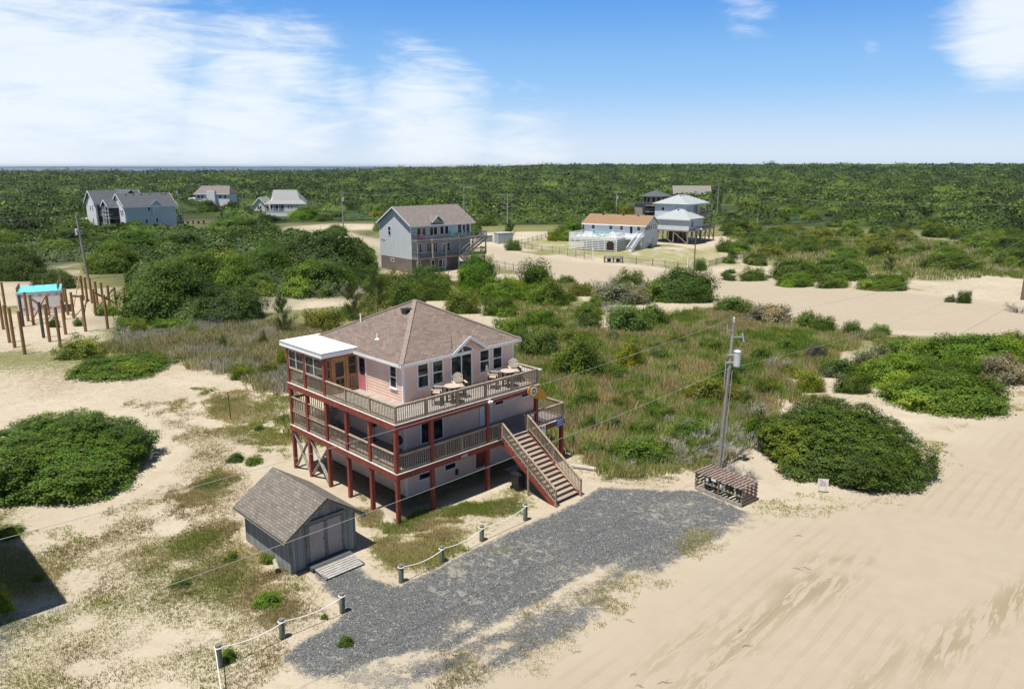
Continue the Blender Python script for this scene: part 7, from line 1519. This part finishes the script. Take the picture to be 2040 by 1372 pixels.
# leaf clumps over the canopy
nl = 950000; rl = np.random.default_rng(4)
ly = 140 * np.exp(rl.uniform(0, 1, nl) ** 1.12 * math.log(4400 / 140)); lx = rl.uniform(-.97, .97, nl) * ly
lh = wood_h(lx, ly); ok = lh > .5; lx, ly, lh = lx[ok], ly[ok], lh[ok]; n_ = len(lx)
sz_ = (.19 + ly * .00066) * rl.uniform(.6, 1.5, n_); P = np.stack([lx, ly, gheight(lx, ly) + lh + rl.normal(size=n_) * sz_ * .55 + sz_ * .1], 1)
Nn = surfn(wood_h, lx, ly, 1.0) + rl.normal(size=(n_, 3)) * .55; Nn = unit(Nn); V, Fl = leaf_quads(P, Nn, 1.0, .65, rl)
V = (V.reshape(-1, 4, 3) - P[:, None]) * (sz_ / 1.0)[:, None, None] + P[:, None]; V = V.reshape(-1, 3)
w_ = fbm(lx, ly, 18, 3, 61); l_ = fbm(lx, ly, 120, 3, 62); lc = wcol(np.clip(w_ + rl.normal(size=n_) * .16, 0, 1.3), np.clip(l_ + rl.normal(size=n_) * .18 + (wtone(lx * 1.0, ly) - .45) * .9, 0, 1), 0, wtone(lx, ly)); lc[:, :3] *= rl.uniform(.8, 1.2, (n_, 1))
me = np_mesh('forest', np.concatenate([CV_, V]), np.concatenate([Q, Fl + len(CV_)]), leafmat('forest_foliage', False, .15), {'Col': np.concatenate([CC_, np.repeat(lc, 4, 0)])})
o = bpy.data.objects.new('forest', me); COL.objects.link(o); tag(o, 'dense green coastal wood stretching to the horizon', 'forest', None, 'stuff')
# low closed thicket on the dunes at the left
TW_ = poly_w(THICK_L); tx_, ty_ = np.meshgrid(np.arange(-150, 6, .55), np.arange(88, 222, .55))
def thick_h(X, Y):
    h = np.maximum(canopy(X, Y, 4.2, 2.3, 31), canopy(X, Y, 8.5, 3.4, 37)) * (.45 + 1.1 * fbm(X, Y, 16, 3, 44)) * ramp_(fbm(X, Y, 12, 3, 19), .30, .38)
    h = h * ramp_(sdf(TW_, X, Y), 0, 5)
    for c in CLW + [poly_w([(-100, 520), (230, 520), (235, 640), (-100, 700)]), poly_w([(440, 560), (560, 610), (560, 630), (430, 575)]), poly_w(ROAD2)]: h = h * ramp_(-sdf(c, X, Y), 0, 4)
    return h
th_ = thick_h(tx_, ty_); tz = gheight(tx_, ty_) + th_ - .5 * (th_ < .2); idx = np.arange(tx_.size).reshape(tx_.shape); Q = np.stack([idx[:-1, :-1], idx[:-1, 1:], idx[1:, 1:], idx[1:, :-1]], -1).reshape(-1, 4)
Q = Q[(th_.ravel()[Q] > .25).any(1)]; used = np.unique(Q); rem = np.zeros(tx_.size, int); rem[used] = np.arange(len(used)); Q = rem[Q]
CV_ = np.stack([tx_, ty_, tz], -1).reshape(-1, 3)[used]; CC_ = wcol(fbm(tx_, ty_, 7, 3, 61), fbm(tx_, ty_, 30, 3, 62), 0).reshape(-1, 4)[used] * [.8, .8, .8, 1]
n_ = 420000; lx = rl.uniform(-150, 6, n_); ly = rl.uniform(88, 222, n_); lh = thick_h(lx, ly); ok = lh > .12; lx, ly, lh = lx[ok], ly[ok], lh[ok]; n_ = len(lx)
sz_ = (.07 + ly * .0010) * rl.uniform(.6, 1.5, n_); P = np.stack([lx, ly, gheight(lx, ly) + lh + rl.normal(size=n_) * sz_ * .6 + sz_ * .15], 1)
V, Fl = leaf_quads(P, unit(surfn(thick_h, lx, ly, .5) + rl.normal(size=(n_, 3)) * .42), 1.0, .6, rl); V = ((V.reshape(-1, 4, 3) - P[:, None]) * sz_[:, None, None] + P[:, None]).reshape(-1, 3)
lc = wcol(np.clip(fbm(lx, ly, 7, 3, 61) + rl.normal(size=n_) * .16, 0, 1.3), np.clip(fbm(lx, ly, 30, 3, 62) + rl.normal(size=n_) * .18, 0, 1), 0); lc[:, :3] *= rl.uniform(.75, 1.3, (n_, 1))
me = np_mesh('thicket', np.concatenate([CV_, V]), np.concatenate([Q, Fl + len(CV_)]), bpy.data.materials['forest_foliage'], {'Col': np.concatenate([CC_, np.repeat(lc, 4, 0)])})
o = bpy.data.objects.new('thicket', me); COL.objects.link(o); tag(o, 'low closed green thicket over the dunes at the left', 'thicket', None, 'stuff')
print('shrubs', NV[0], len(lx))
# ------------------------------------------------------------ thin sea haze over the whole place
hm, t, b = pbase('haze_air'); hm.node_tree.nodes.remove(b)
pv = t.n.new('ShaderNodeVolumePrincipled'); pv.inputs['Color'].default_value = (.80, .88, 1, 1); pv.inputs['Density'].default_value = .000035; pv.inputs['Anisotropy'].default_value = .3
t.l.new(pv.outputs[0], t.n['Material Output'].inputs['Volume'])
m = MB(); m.box(-15000, 15000, -250, 27000, -60, 45); tag(m.build('haze', hm), kind='stuff')
